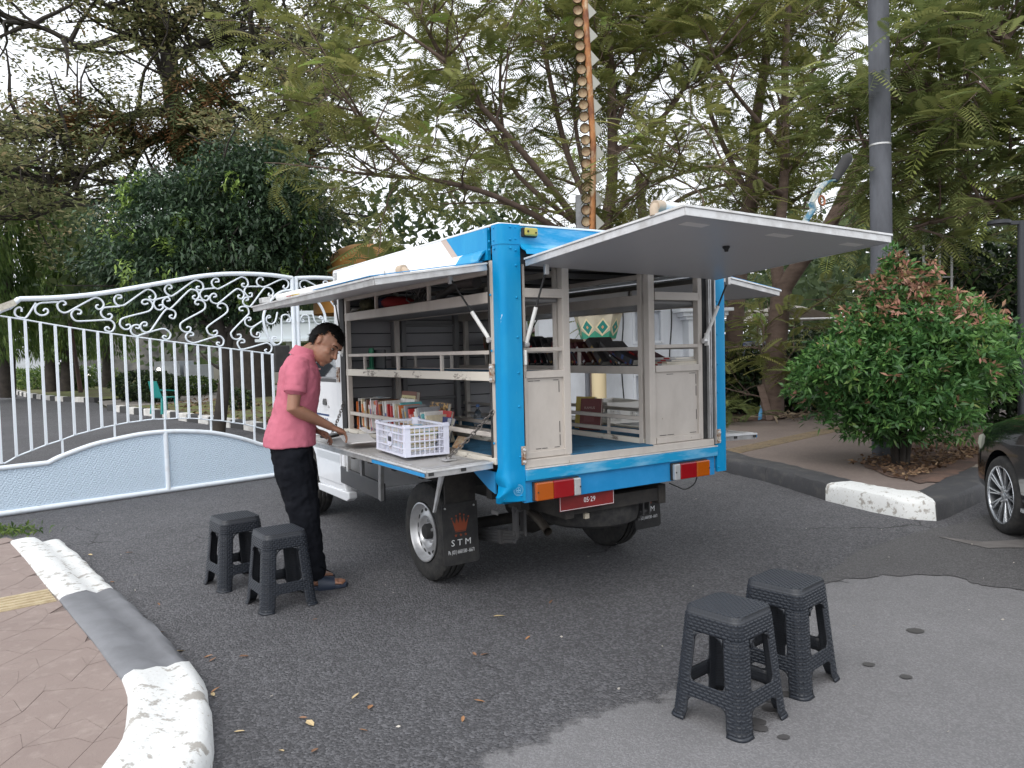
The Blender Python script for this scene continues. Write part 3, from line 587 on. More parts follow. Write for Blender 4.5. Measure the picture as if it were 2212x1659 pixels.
# rear frame: top beam with gutter, sill, bumper boards
def topbeam(b):
    b.box(-.727, .727, .0, .05, 2.062, 2.16); b.loft([[Vector((x, y, z)) for y, z in ((.002, 2.07), (-.02, 2.045), (-.055, 2.03), (-.066, 2.005), (-.06, 2.004), (-.05, 2.022), (-.016, 2.036), (.004, 2.056))] for x in (-.727, .727)])
part('rear_top_beam', M_bluew, topbeam, bevel=.002)
pbox('header', M_dark, -.728, .728, .02, .1, 1.965, 2.06)
for k in range(46): 
    pass
pbox('bumper_board', M_bluew, -.727, .74, -.012, .03, .795, .855, .004)
pbox('bumper_lip', M_aluw, -.727, .74, -.014, .03, .8555, .861, .001)
pbox('tail_board', M_blued, -.727, .735, .012, .04, .672, .7945, .004)
pbox('sill', M_cream, -.727, .727, .004, .1, .862, .905, .004)
part('door_seal', M_black, lambda b: (b.box(-.7275, -.706, .02, .075, .906, 1.964), b.box(.662, .7275, .03, .09, .906, 1.964)), bevel=.003)
for x_ in (.692, .708, .7335): pbox('door_channel', M_alu, x_, x_+.009, .005 if x_ < .72 else -.006, .029 if x_ < .72 else .02, .908 if x_ < .72 else .87, 1.96, .002)
# white-blue roof, ceiling, bulkhead boards
def roof(b): b.box(-.851, .851, .02, 2.56, 2.161, 2.175)
part('roof', M_white, roof, bevel=.006); pbox('roof_edge', M_white, -.728, .728, -.004, .018, 2.1605, 2.172, .002)
pbox('ceiling', M_dark, -.83, .83, .1, 2.5, 2.02, 2.05)
for k in range(5): pbox('ceiling_bow', M_grey, -.82, .82, .35+.45*k, .39+.45*k, 1.985, 2.019)
z = .9
for k in range(10): 
    pbox('bulkhead_board', M_board, -.8, .8, 2.495, 2.515, z, z+.103, .003); z += .11
pbox('bulkhead_back', M_dark, -.82, .82, 2.516, 2.53, .88, 2.03)
for x in (-.79, -.38, -.3, .2, .3, .62): pbox('bulkhead_stud', M_grey, x-.02, x+.02, 2.44, 2.494, .9, 1.98)
for zz in (1.1, 1.33, 1.72): pbox('bulkhead_rail', M_grey, -.28, .18, 2.46, 2.494, zz, zz+.025)
# front corner posts of the box, in white with black rubber jambs
for s_ in (-1, 1):
    a0, a1 = sorted((s_*.852, s_*.8)); pbox('front_post', M_white, a0, a1, 2.46, 2.57, .84, 2.16, .008)
    a0, a1 = sorted((s_*.85, s_*.79)); pbox('jamb_seal', M_black, a0, a1, 2.36, 2.459, .9, 2.0)
    a0, a1 = sorted((s_*.848, s_*.80)); pbox('jamb_seal', M_black, a0, a1, .131, .15, .9, 1.96)
# side fascias above the flap hinges: white vinyl with a blue end and a tan stripe
def fascia(s_):
    f = lambda x: (lambda y, z: (s_*x, y, z))
    part('fascia', M_white, lambda b: b.prism([(.47, 1.99), (2.56, 1.99), (2.56, 2.16), (.67, 2.16)], f(.83), f(.852)))
    part('fascia_stripe', M_tan, lambda b: b.prism([(.40, 1.99), (.469, 1.99), (.669, 2.16), (.60, 2.16)], f(.83), f(.8525)))
    part('fascia_end', M_blue, lambda b: b.prism([(.131, 1.99), (.399, 1.99), (.599, 2.16), (.131, 2.16)], f(.83), f(.852)))
    part('hinge_cover', M_peel, lambda b: b.loft([[Vector((s_*x, y, z)) for x, z in ((.853, 2.045), (.875, 2.03), (.905, 1.985), (.93, 1.975), (.93, 1.97), (.9, 1.978), (.87, 2.02), (.853, 2.035))] for y in (.4, 1.2, 2.5)]))
    part('hinge_cover_end', M_bluew, lambda b: b.loft([[Vector((s_*x, y, z)) for x, z in ((.853, 2.045), (.875, 2.03), (.905, 1.985), (.93, 1.975), (.93, 1.97), (.9, 1.978), (.87, 2.02), (.853, 2.035))] for y in (.15, .399)]))
fascia(-1); fascia(1)
MK = part('marker_lamp', M_black, lambda b: b.box(-.722, -.628, -.022, -.001, 2.1, 2.15), bevel=.006)
MB().box(-.716, -.634, -.04, -.0225, 2.105, 2.148).build('lens', mat('yellow_lens', (.42, .36, .06), .3, coat=.4), MK, bevel=.012)
MB().cyl((-.7, -.0405, 2.127), (-.7, -.044, 2.127), .006, n=8).build('screw', M_black, MK); MB().cyl((-.65, -.0405, 2.122), (-.65, -.044, 2.122), .005, n=8).build('screw', M_black, MK)

# floor and fitted shelving
pbox('floor', M_carpet, -.8, .8, .101, 2.494, .88, .905)
part('carpet_edge', M_carpet, lambda b: b.prism([(-.40, .006), (.0, .012), (.2, .0), (.235, .09), (.235, .11), (-.40, .11)], lambda x, y: (x, y, .9055), lambda x, y: (x, y, .911)))
def sq(name, p0, p1, m=M_cream, w_=.04, h_=.04): return part(name, m, lambda b: b.bar(p0, p1, w_, h_), bevel=.003)
# rear end frames (panels left and right of the way in)
def endframe(xa, xb, inner):
    f = pbox('end_panel', M_cream, xa, xb, .045, .06, .93, 1.345, .002)
    for nm, p0, p1, w_, h_ in (('frame_rail', (xa, .05, .925), (xb, .05, .925), .04, .035), ('frame_rail', (xa, .05, 1.365), (xb, .05, 1.365), .04, .04), ('frame_rail', (xa, .05, 1.502), (xb, .05, 1.502), .03, .022), ('frame_rail', (xa, .05, 1.81), (xb, .05, 1.81), .04, .05)):
        MB().bar(p0, p1, w_, h_).build(nm, M_cream, f, bevel=.003)
    MB().box(inner-.024, inner+.024, .028, .076, .906, 1.985).build('stile', M_cream, f, bevel=.004)
    o_ = xa if inner > (xa+xb)/2 else xb
    MB().box(o_-.018, o_+.018, .03, .075, .906, 1.985).build('stile', M_cream, f, bevel=.004)
    def slot(b):
        for (p, q) in (((xa+.03, .955), (xb-.03, .955)), ((xa+.03, 1.33), (xb-.03, 1.33)), ((xb-.03, .955), (xb-.03, 1.33))):
            n = 5
            for k in range(n):
                t0, t1 = (k+.08)/n, (k+.92)/n; P = lambda t: (p[0]*(1-t)+q[0]*t, .0442, p[1]*(1-t)+q[1]*t)
                if k in (1, 4) or rs.random() < .6: b.bar(P(t0), P(t1), .003, .003)
    part('panel_gap', M_black, slot, f)['kind'] = 'stuff'
endframe(-.70, -.43, -.412); endframe(.26, .64, .228)
for s_ in (-1, 1):
    X0, X1 = s_*.825, s_*.412 if s_ < 0 else .228
    lo, hi = sorted((X0, X1))
    pbox('shelf', M_dark, lo, hi, .08, 2.44, 1.352, 1.372)
    part('shelf_mat', M_carpet, lambda b: b.box(lo+.02, hi-.02, .09, 2.43, 1.3725, 1.379))
    pbox('shelf', M_grey, lo, hi, .08, 2.44, 1.765, 1.785)
    for X in (X0, X1):
        m = M_creamw if X == X0 else M_cream
        sq('shelf_beam', (X, .1, 1.36), (X, 2.44, 1.36), m, .035, .05); sq('shelf_beam', (X, .1, 1.79), (X, 2.44, 1.79), M_cream, .035, .06)
        sq('shelf_rail', (X, .1, 1.492), (X, 2.44, 1.492), M_cream, .022, .022); sq('shelf_rail', (X, .1, 1.93), (X, 2.44, 1.93), M_cream, .03, .03)
        for y in (.75, 1.4, 2.0): sq('rail_post', (X, y, 1.385), (X, y, 1.481), M_cream, .02, .02)
        for y in (.9, 1.75): sq('rail_post', (X, y, 1.82), (X, y, 1.915), M_cream, .022, .022)
        for y in (.12, 2.335): sq('stud', (X, y, .906), (X, y, 1.985), M_cream, .036, .036)
    sq('floor_beam', (X0, .1, .9), (X0, 2.44, .9), M_creamw, .05, .035)
    sq('floor_rail', (X1, .1, .922), (X1, 2.44, .922), M_creamw, .03, .032)
    sq('low_rail', (X0, .12, 1.04), (X0, 2.4, 1.04), M_cream, .022, .026)
    sq('low_rail', (X1, .12, 1.03 if s_ < 0 else 1.06), (X1, 2.4, 1.03 if s_ < 0 else 1.06), M_cream, .022, .024); sq('low_rail', (X1, .12, .975), (X1, 2.4, .975), M_cream, .022, .024)
    for y in (.45, 1.3): sq('rail_post', (X1, y, .938), (X1, y, 1.05), M_cream, .018, .018)
# ------------------------------------------------------------------ flaps
def slab(name, x0, x1, L, th, T, mats, edge=.018):
    """board from the hinge outwards: local x along the hinge, -y outwards; lining below, paint above, aluminium edge all round"""
    o = part(name, mats[0], lambda b: b.box(x0, x1, -L, 0, -th, 0, T=T), bevel=.002)
    o2 = MB(); o2.box(x0+.01, x1-.01, -L+.01, -.01, -th-.0035, -th-.0002, T=T); o2.build('lining', mats[1], o)
    e_ = MB()
    for a_ in ((x0-edge*.3, x1+edge*.3, -L-edge*.35, -L-.0005), (x0-edge*.5, x0-.0005, -L, 0), (x1+.0005, x1+edge*.5, -L, 0)):
        e_.box(a_[0], a_[1], a_[2], a_[3], -th-.006, .004, T=T); 
    e_.build('edge_trim', M_alu, o, bevel=.002)
    e2 = MB()
    for a_ in ((x0-edge*.6, x1+edge*.6, -L-edge*.9, -L-edge*.36), (x0-edge*1.1, x0-edge*.52, -L-edge*.3, 0), (x1+edge*.52, x1+edge*1.1, -L-edge*.3, 0)):
        e2.box(a_[0], a_[1], a_[2], a_[3], -.002, .008, T=T)
    e2.build('edge_flange', mats[2], o, bevel=.001); return o
def frame_T(origin, xdir, ydir):
    x = Vector(xdir).normalized(); y = Vector(ydir).normalized(); z = x.cross(y).normalized()
    return Matrix(((x.x, y.x, z.x, origin[0]), (x.y, y.y, z.y, origin[1]), (x.z, y.z, z.z, origin[2]), (0, 0, 0, 1)))
# rear flap, raised level behind the truck
TF = frame_T((0, -.03, 1.962), (1.5, 0, -.035), (0, 1.17, -.082))
rf = slab('rear_flap', -.71, .705, 1.165, .03, TF, [M_bluew, M_flap, M_aluw], .014)
for x in (-.55, .0, .55): MB().box(x-.07, x+.07, -1.08, -1.03, -.0348, -.0337, T=TF).build('reflective_strip', M_strip, rf)
part('latch_stub', M_black, lambda b: (b.lathe([(.018, -.034), (.018, -.042), (.012, -.048), (.009, -.06), (.001, -.061)], 10, T=TF @ Matrix.Translation((-.05, -.78, 0)))), rf)
part('roof_pipe', M_pipe, lambda b: b.tube([TF @ Vector(p) for p in ((-.66, -.98, .05), (.3, -.98, .05), (.6, -.98, .05))], .026, 12), rf, smooth=60)
part('pipe_cap', M_cap, lambda b: (b.cyl(TF @ Vector((-.705, -.985, .045)), TF @ Vector((-.6605, -.98, .05)), .027, n=12), b.tube([TF @ Vector(p) for p in ((-.7, -.985, .045), (-.715, -.99, .03), (-.715, -.99, .004))], .02, 8)), rf, smooth=60)
# locking lever standing up on the flap's far edge
def lever(b):
    pts = [(.16, -1.06, .01), (.17, -1.08, .05), (.2, -1.1, .1), (.19, -1.1, .13), (.22, -1.12, .19), (.27, -1.13, .23), (.31, -1.15, .24)]
    for p, q in zip(pts, pts[1:]): b.bar(TF @ Vector(p), TF @ Vector(q), .008, .034, up=(0, 1, 0))
lv = part('lever', mat('worn_lever_paint', (.06, .17, .24), .45, .2, c2=(.5, .48, .4), scale=20, thr=(.4, .6)), lever, rf)
part('grip', M_black, lambda b: b.tube([TF @ Vector(p) for p in ((.30, -1.15, .235), (.33, -1.16, .28), (.37, -1.175, .34), (.385, -1.18, .36))], [.017, .025, .027, .014], 10), lv, smooth=80)
part('ring', mat('copper_ring', (.35, .14, .07), .5, .5), lambda b: b.tube([TF @ Vector((.245+.022*math.cos(t), -1.115, .14+.022*math.sin(t))) for t in np.linspace(0, 6.283, 14)[:-1]], .006, 6, closed=True), lv, smooth=80)
# side upper flaps
def upflap(s_):
    T = frame_T((s_*.87, 1.285, 1.965), (0, s_*1.0, 0), (-s_*.64, 0, .095))
    o = slab('upper_flap', -1.165, 1.165, .65, .028, T, [M_white, M_flap, M_aluw])
    y = 1.165*s_*-1      # rear end in local x
    MB().box(min(y, y*.25), max(y, y*.25), -.668, -.6, .0125, .0165, T=T).build('blue_edge', M_blued, o)
    b = MB(); yy = (y, y-math.copysign(.02, y)); b.box(min(yy), max(yy), -.6, -.02, .0125, .0165, T=T); b.build('blue_edge', M_blued, o)
    for c, x0 in (((.6, .42, .03), .1), ((.5, .05, .07), .2)): MB().box(-s_*-x0-.045 if s_ < 0 else -x0-.045, -s_*-x0+.045 if s_ < 0 else -x0+.045, -.6685, -.64, .0125, .0172, T=T).build('colour_band', mat('band_%d' % int(c[1]*100), c, .5), o)
    part('roof_pipe', M_pipe, lambda b: b.cyl(T @ Vector((y*.62, -.3, .045)), T @ Vector((-y*.85, -.5, .04)), .026, n=12), o, smooth=60)
    part('pipe_cap', M_cap, lambda b: (b.cyl(T @ Vector((y*.66, -.293, .045)), T @ Vector((y*.6205, -.3, .045)), .0275, n=12), b.tube([T @ Vector(p) for p in ((y*.65, -.293, .045), (y*.68, -.29, .03), (y*.68, -.29, .004))], .02, 8)), o, smooth=60)
    part('clip', M_pipe, lambda b: b.bar(T @ Vector((y*.5, -.36, .0)), T @ Vector((y*.5, -.36, .08)), .03, .065), o, bevel=.004)
    def hook(b):
        q = [(-y*.62, -.62, .03), (-y*.68, -.6, .055), (-y*.8, -.58, .06), (-y*.86, -.57, .03), (-y*.95, -.56, .03)]
        b.tube([T @ Vector(p) for p in q], .007, 6)
    part('latch_rod', M_aluw, hook, o, smooth=60); part('latch_plate', M_alu, lambda b: b.box(-y*.76-.04, -y*.76+.04, -.665, -.61, .0125, .05, T=T), o, bevel=.004)
    for k in range(5): MB().box(-y*(.55+.085*k)-.03, -y*(.55+.085*k)+.03, -.655, -.63, -.0345, -.0318, T=T).build('reflective_strip', M_strip, o)
    return o
upflap(-1); upflap(1)
# side lower flaps, let down level as tables on chains
def lowflap(s_):
    T = frame_T((s_*.86, 1.2, .895), (0, s_*1.0, 0), (-s_*.4, 0, .012))
    o = slab('table_flap', -1.08, 1.08, .395, .026, T, [M_table, M_blued, M_aluw], .012)
    y = 1.08*s_*-1; yy = (y, y*.35)
    MB().box(min(yy), max(yy), -.412, -.408, -.024, -.006, T=T).build('blue_edge', M_blued, o)
    MB().box(-1.06, 1.06, -.36, -.345, .0002, .003, T=T).build('groove', M_alu, o); MB().box(-1.06, 1.06, -.05, -.035, .0002, .003, T=T).build('groove', M_alu, o)
    yy = (y*.99, y*.93); MB().box(min(yy), max(yy), -.39, -.01, .0002, .012, T=T).build('end_strip', M_alu, o, bevel=.003)
    c = MB()
    for w0 in (-.39, -.2): c.box(y-.012 if y < 0 else y+.008, y-.008 if y < 0 else y+.012, w0, w0+.03, -.02, -.004, T=T)
    c.build('end_slot', M_black, o); return o
lowflap(-1); lowflap(1)
def chain(p0, p1, sag, parent, n=15):
    p0 = Vector(p0); p1 = Vector(p1); b = MB(); L_ = (p1-p0).length/n
    P = [p0.lerp(p1, i/n)-Vector((0, 0, sag*4*(i/n)*(1-i/n))) for i in range(n+1)]
    for i in range(n):
        d = (P[i+1]-P[i]).normalized(); s1 = d.cross(Vector((0, 0, 1))).normalized(); u1 = s1.cross(d)
        wv = s1 if i % 2 else u1; h = L_*.66; c = (P[i]+P[i+1])/2; pts = []
        for t in np.linspace(0, 6.283, 13)[:-1]:
            pts.append(c+d*(h*math.copysign(abs(math.cos(t))**.7, math.cos(t)))+wv*(.0105*math.copysign(abs(math.sin(t))**.7, math.sin(t))))
        b.tube(pts, .0032, 5, closed=True)
    return b.build('chain', M_chain, parent, smooth=80)
for s_ in (-1, 1):
    c1 = chain((s_*.845, .12, 1.175), (s_*1.0, .38, .905), .012, TR); chain((s_*.845, 2.42, 1.13), (s_*1.03, 2.2, .905), .012, TR, 13)
    MB().box(s_*1.0-.035, s_*1.0+.035, .33, .4, .8955, .903).build('chain_plate', M_alu, c1, bevel=.002)
# gas struts
def strut(a_, b_, k=.5):
    a_ = Vector(a_); b_ = Vector(b_); m_ = a_.lerp(b_, k)
    o = MB().cyl(a_, m_, .0055, n=8).build('gas_strut', M_black, TR, smooth=60); MB().cyl(m_, b_, .0115, n=10).build('cylinder', M_pipe, o, smooth=60)
    MB().box(a_.x-.012, a_.x+.012, a_.y-.012, a_.y+.012, a_.z-.03, a_.z+.032).build('bracket', M_alu, o, bevel=.004); MB().cyl(b_-Vector((.014, 0, 0)), b_+Vector((.014, 0, 0)), .016, n=10).build('pivot', M_alu, o)
strut((-.63, -.1, 1.925), (-.69, .02, 1.53)); strut((.755, -.1, 1.905), (.655, .01, 1.53), .42)
strut((-.97, .34, 1.905), (-.845, .14, 1.56), .55); strut((-.97, 2.2, 1.905), (-.84, 2.41, 1.5), .5); strut((.97, .34, 1.905), (.845, .14, 1.56), .55); strut((.97, 2.2, 1.905), (.84, 2.41, 1.5), .5)
# hinges and latches with rust
def hinge(x0, x1, y0, y1, z0, z1, nrm):
    o = pbox('hinge', M_rust, x0, x1, y0, y1, z0, z1, .002); b = MB(); n = Vector(nrm); c = Vector(((x0+x1)/2, (y0+y1)/2, 0))
    for z_ in (z0+.018, z1-.018): p = Vector((c.x, c.y, z_)); b.cyl(p, p+n*.016, .009, .006, 8)
    b.build('bolts', M_aluw, o, smooth=40); zc = (z0+z1)/2; p = c+Vector((0, 0, zc-.022))+n*.008; MB().cyl(p, p+Vector((0, 0, .044)), .008, n=8).build('pin', M_rust, o)
hinge(-.752, -.722, -.008, -.0005, .885, .985, (0, -1, 0)); hinge(.735, .765, -.016, -.0065, .875, .965, (0, -1, 0))
hinge(-.862, -.8525, .08, .13, 1.33, 1.43, (-1, 0, 0)); hinge(-.862, -.853, 2.47, 2.53, 1.28, 1.4, (-1, 0, 0)); hinge(.8525, .862, .08, .13, 1.33, 1.43, (1, 0, 0))
pbox('catch', M_pipe, -.712, -.7, -.004, .0195, 1.42, 1.5, .003); pbox('catch', M_pipe, .672, .684, -.004, .029, 1.50, 1.58, .003); pbox('catch', M_pipe, -.862, -.8505, 2.415, 2.44, 1.5, 1.57, .003)
# tail lamps
def lamp(x0, order):
    o = pbox('tail_lamp', M_black, x0, x0+.31, -.006, .0115, .678, .784, .004); ws = [(.115, M_amber, 'amber_lens'), (.14, M_red, 'red_lens'), (.048, M_clear, 'reverse_lens')]
    if order < 0: ws = ws[::-1]
    x = x0+.003
    for w_, m, nm in ws: MB().box(x, x+w_-.0008, -.032, -.0062, .682, .780).build(nm, m, o, bevel=.006); x += w_
    for x in (x0+.012, x0+.298): MB().cyl((x, -.0325, .73), (x, -.035, .73), .005, n=8).build('screw', M_black, o)
lamp(-.68, 1); lamp(.342, -1)
# number plate under the board
npz = pbox('number_plate', M_plate_r, -.475, -.08, .042, .046, .585, .7, .001)
text_mesh('plate_text', '05·29', .042, M_wink, npz, Matrix.Translation((-.262, .0412, .632)) @ Matrix.Rotation(R(90), 4, 'X'), sx=.9)
b = MB()
for x0, x1, z0, z1 in ((-.472, -.083, .588, .5905), (-.472, -.4695, .59, .67), (-.0855, -.083, .59, .67)): b.box(x0, x1, .0413, .0419, z0, z1)
b.build('plate_border', M_wink, npz)
# ------------------------------------------------------------------ chassis, wheels, mud flaps
for x in (-.36, .36): part('chassis_rail', M_chas, lambda b: b.box(x-.03, x+.03, .1, 4.1, .52, .64), bevel=.004)
for y in (.14, .7, 1.6, 2.3): part('cross_member', M_chas, lambda b: b.box(-.33, .33, y-.03, y+.03, .54, .62))
part('floor_underside', M_chas, lambda b: b.box(-.8, .8, .06, 2.56, .84, .878))
for y in (.3, .75, 1.2, 1.65, 2.1, 2.45): part('floor_bearer', M_chas, lambda b: b.box(-.78, .78, y-.03, y+.03, .66, .839))
part('rear_axle', M_chas, lambda b: (b.cyl((-.66, 1.1, .325), (.66, 1.1, .325), .04, n=12), b.lathe([(.02, -.12), (.1, -.08), (.135, 0), (.1, .08), (.02, .12)], 16, (.05, 1.1, .325), Matrix.Rotation(R(90), 4, 'X'))), smooth=50)
for x in (-.5, .5):
    sp = part('leaf_spring', M_guard, lambda b: [b.tube([(x, .42+.02*k+t*(1.36-.04*k), .40-.022*k-.13*math.sin(math.pi*t)*.55) for t in np.linspace(0, 1, 9)], .012, 6) for k in range(4)])
    part('shackle', M_guard, lambda b: (b.box(x-.035, x-.02, .4, .45, .38, .56), b.box(x+.02, x+.035, .4, .45, .38, .56), b.cyl((x-.045, .425, .4), (x+.045, .425, .4), .014, n=8), b.cyl((x-.045, .425, .54), (x+.045, .425, .54), .014, n=8)), sp)
    part('clamp', M_guard, lambda b: b.box(x-.03, x+.03, .6, .63, .3, .39), sp)
    part('hanger', M_chas, lambda b: b.box(x-.03, x+.03, .36, .5, .55, .66))
part('spring_label', M_grey, lambda b: b.box(-.532, -.53, .62, .7, .475, .5))
part('exhaust_pipe', mat('exhaust_steel', (.16, .14, .12), .5, .7, c2=(.07, .06, .05), scale=9), lambda b: b.tube([(-.2, 1.5, .5), (-.28, .9, .5), (-.37, .5, .5), (-.43, .3, .48), (-.47, .17, .45)], .026, 12, caps=False), smooth=60)
part('silencer', M_chas, lambda b: b.tube([(-.15, .55, .46), (-.15, .6, .46), (-.15, 1.0, .46), (-.15, 1.04, .46)], [.05, .1, .1, .05], 14), smooth=40)
part('spare_wheel', M_tyre, lambda b: b.lathe([(.17, -.07), (.2, -.085), (.27, -.09), (.305, -.07), (.315, -.03), (.315, .03), (.305, .07), (.27, .09), (.2, .085), (.17, .07)], 36, (.06, .46, .49)), smooth=40)
part('cable', M_black, lambda b: b.tube(smoothline([(.6, .03, .69), (.57, .03, .63), (.5, .04, .6), (.45, .06, .62), (.42, .1, .64)], 5), .004, 6))
part('connector', mat('cream_plug', (.5, .45, .35), .6), lambda b: (b.box(-.235, -.205, .12, .14, .50, .53), b.tube(smoothline([(-.22, .13, .53), (-.27, .12, .58), (-.33, .1, .63)], 4), .003, 5)))
def wheel(x, y, s_):
    w_ = empty('wheel', (x, y, .325), 0, TR); w_.rotation_euler = (0, R(90*s_), 0)        # local z points outwards
    t = MB(); t.lathe([(.185, .06), (.2, .088), (.24, .097), (.285, .09), (.308, .078), (.319, .062)], 48); 
    n = 64
    for z0, z1 in ((.062, .034), (.026, -.002), (-.01, -.038)): t.lathe([(.322, z0), (.325, (z0+z1)/2), (.322, z1)], n)
    for z0, z1 in ((.034, .026), (-.002, -.01), (-.038, -.062)): t.lathe([(.313, z0), (.313, z1)], n)
    t.lathe([(.319, -.062), (.3, -.085), (.24, -.095), (.185, -.08)], 48)
    for k in range(30):
        a_ = k/30*6.283; T = Matrix.Rotation(a_, 4, 'Z'); t.box(.3, .3165, -.012, .004, .058, .074, T=T)
    t.build('tyre', M_tyre, w_, smooth=35, fix=False)
    r_ = MB(); r_.lathe([(.192, .088), (.195, .098), (.187, .1), (.181, .088), (.174, .062), (.168, .055), (.16, .0555), (.125, .064), (.112, .07), (.104, .07), (.092, .05), (.078, .04), (.045, .042), (.04, .03)], 48)
    for k in range(14):
        a_ = k/14*6.283+.1; T = Matrix.Rotation(a_, 4, 'Z') @ Matrix.Translation((.1435, 0, .0605)) @ Matrix.Rotation(R(13.5), 4, 'Y')
        r_.lathe([(.0, .0005), (.0145, .0005), (.0145, -.008)], 12, T=T @ Matrix.Diagonal((.8, 1.25, 1, 1)), m=1)
    r_.build('rim', [M_steel, M_black], w_, smooth=40, fix=False)
    h = MB(); h.lathe([(.052, .03), (.05, .075), (.042, .085), (.001, .087)], 20)
    h.build('hub', M_black, w_, smooth=40)
    nn = MB()
    for k in range(5): a_ = k/5*6.283; nn.cyl((.073*math.cos(a_), .073*math.sin(a_), .038), (.073*math.cos(a_), .073*math.sin(a_), .068), .012, .009, 6)
    nn.build('wheel_nuts', M_steel, w_); return w_
wheel(-.725, 1.1, -1); wheel(.725, 1.1, 1); wheel(-.69, 3.72, -1); wheel(.69, 3.72, 1)
def mudflap(s_):
    x0 = -.885 if s_ < 0 else .64; cx = x0+.122
    o = part('mud_flap', M_black, lambda b: b.prism([(x0, .215), (x0+.02, .2), (x0+.225, .2), (x0+.245, .215), (x0+.245, .575), (x0, .575)], lambda x, z: (x, .694-(.575-z)*.05, z), lambda x, z: (x, .7-(.575-z)*.05, z)))
    P = lambda x, z: (cx+x, .6925-(.575-z)*.05, z)
    crown = [(-.038, .425), (.038, .425), (.042, .44), (.058, .50), (.036, .468), (.026, .512), (.013, .47), (0, .52), (-.013, .47), (-.026, .512), (-.036, .468), (-.058, .50), (-.042, .44)]
    def cr(b):
        b.add([P(x, z-.02) for x, z in crown[::-1]], [tuple(range(len(crown)))])
        for x, z in ((.058, .505), (.027, .518), (0, .526), (-.027, .518), (-.058, .505)): b.add([P(x+.006*math.cos(t), z-.02+.006*math.sin(t)) for t in np.linspace(0, 6.283, 9)[:-1]], [tuple(range(8))])
        b.add([P(x, z-.02) for x, z in ((-.038, .418), (.038, .418), (.036, .422), (-.036, .422))], [(0, 1, 2, 3)])
        for cx_ in (-.034, 0, .034):
            st = []
            for k in range(10): r_ = .012 if k % 2 == 0 else .005; t = k/10*6.283+math.pi/2; st.append(P(cx_+r_*math.cos(t), .378+r_*math.sin(t)))
            b.add(st+[P(cx_, .378)], [(k, (k+1) % 10, 10) for k in range(10)])
    MBc = MB(); cr(MBc); MBc.build('crown_print', M_orange, o)
    rot = Matrix.Rotation(R(90+3), 4, 'X')
    text_mesh('flap_text', 'S T M', .056, M_wink, o, Matrix.Translation(P(0, .332)) @ rot, sx=1.05, ext=.0003)
    text_mesh('flap_text', 'Ph. (021) 66601580 - 66671', .034, M_wink, o, Matrix.Translation(P(0, .277)) @ rot, sx=.48, ext=.0003)
    for x in (x0+.02, x0+.22): MB().cyl((x, .692, .55), (x, .686, .55), .006, n=8).build('bolt', M_alu, o)
    MB().box(x0+.03, x0+.24, .701, .72, .56, .84).build('hanger', M_chas, o)
mudflap(-1); mudflap(1)
# side guards and stays under the flap, on both sides
for s_ in (-1, 1):
    xs = s_*.81; a0, a1 = sorted((xs, xs-s_*.025))
    sg = part('side_guard', M_guard, lambda b: b.prism([(1.78, .42), (2.66, .445), (2.66, .58), (1.78, .55)], lambda y, z: (a0, y, z), lambda y, z: (a1, y, z)), bevel=.004)
    for y in (2.2, 2.5): MB().box(a0, a1, y-.02, y+.02, .555, .84).build('guard_post', M_aluw if y > 2.3 else M_grey, sg)
    part('stay', M_alu, lambda b: b.bar((s_*.86, 1.66, .85), (s_*.815, 1.80, .43), .03, .045, up=(0, 1, 0)), bevel=.004)
    part('stay', M_aluw, lambda b: b.prism([(-.03, 0), (.03, 0), (.008, 1), (-.008, 1)], lambda u, t: (s_*(.9-.04*t), .62+.24*t+u, .86-.36*t), lambda u, t: (s_*(.885-.04*t), .62+.24*t+u, .86-.36*t)))
    part('skirt', M_blued, lambda b: b.prism([(.13, .84), (.42, .84), (.2, .74), (.13, .72)], lambda y, z: (s_*.842, y, z), lambda y, z: (s_*.832, y, z)))
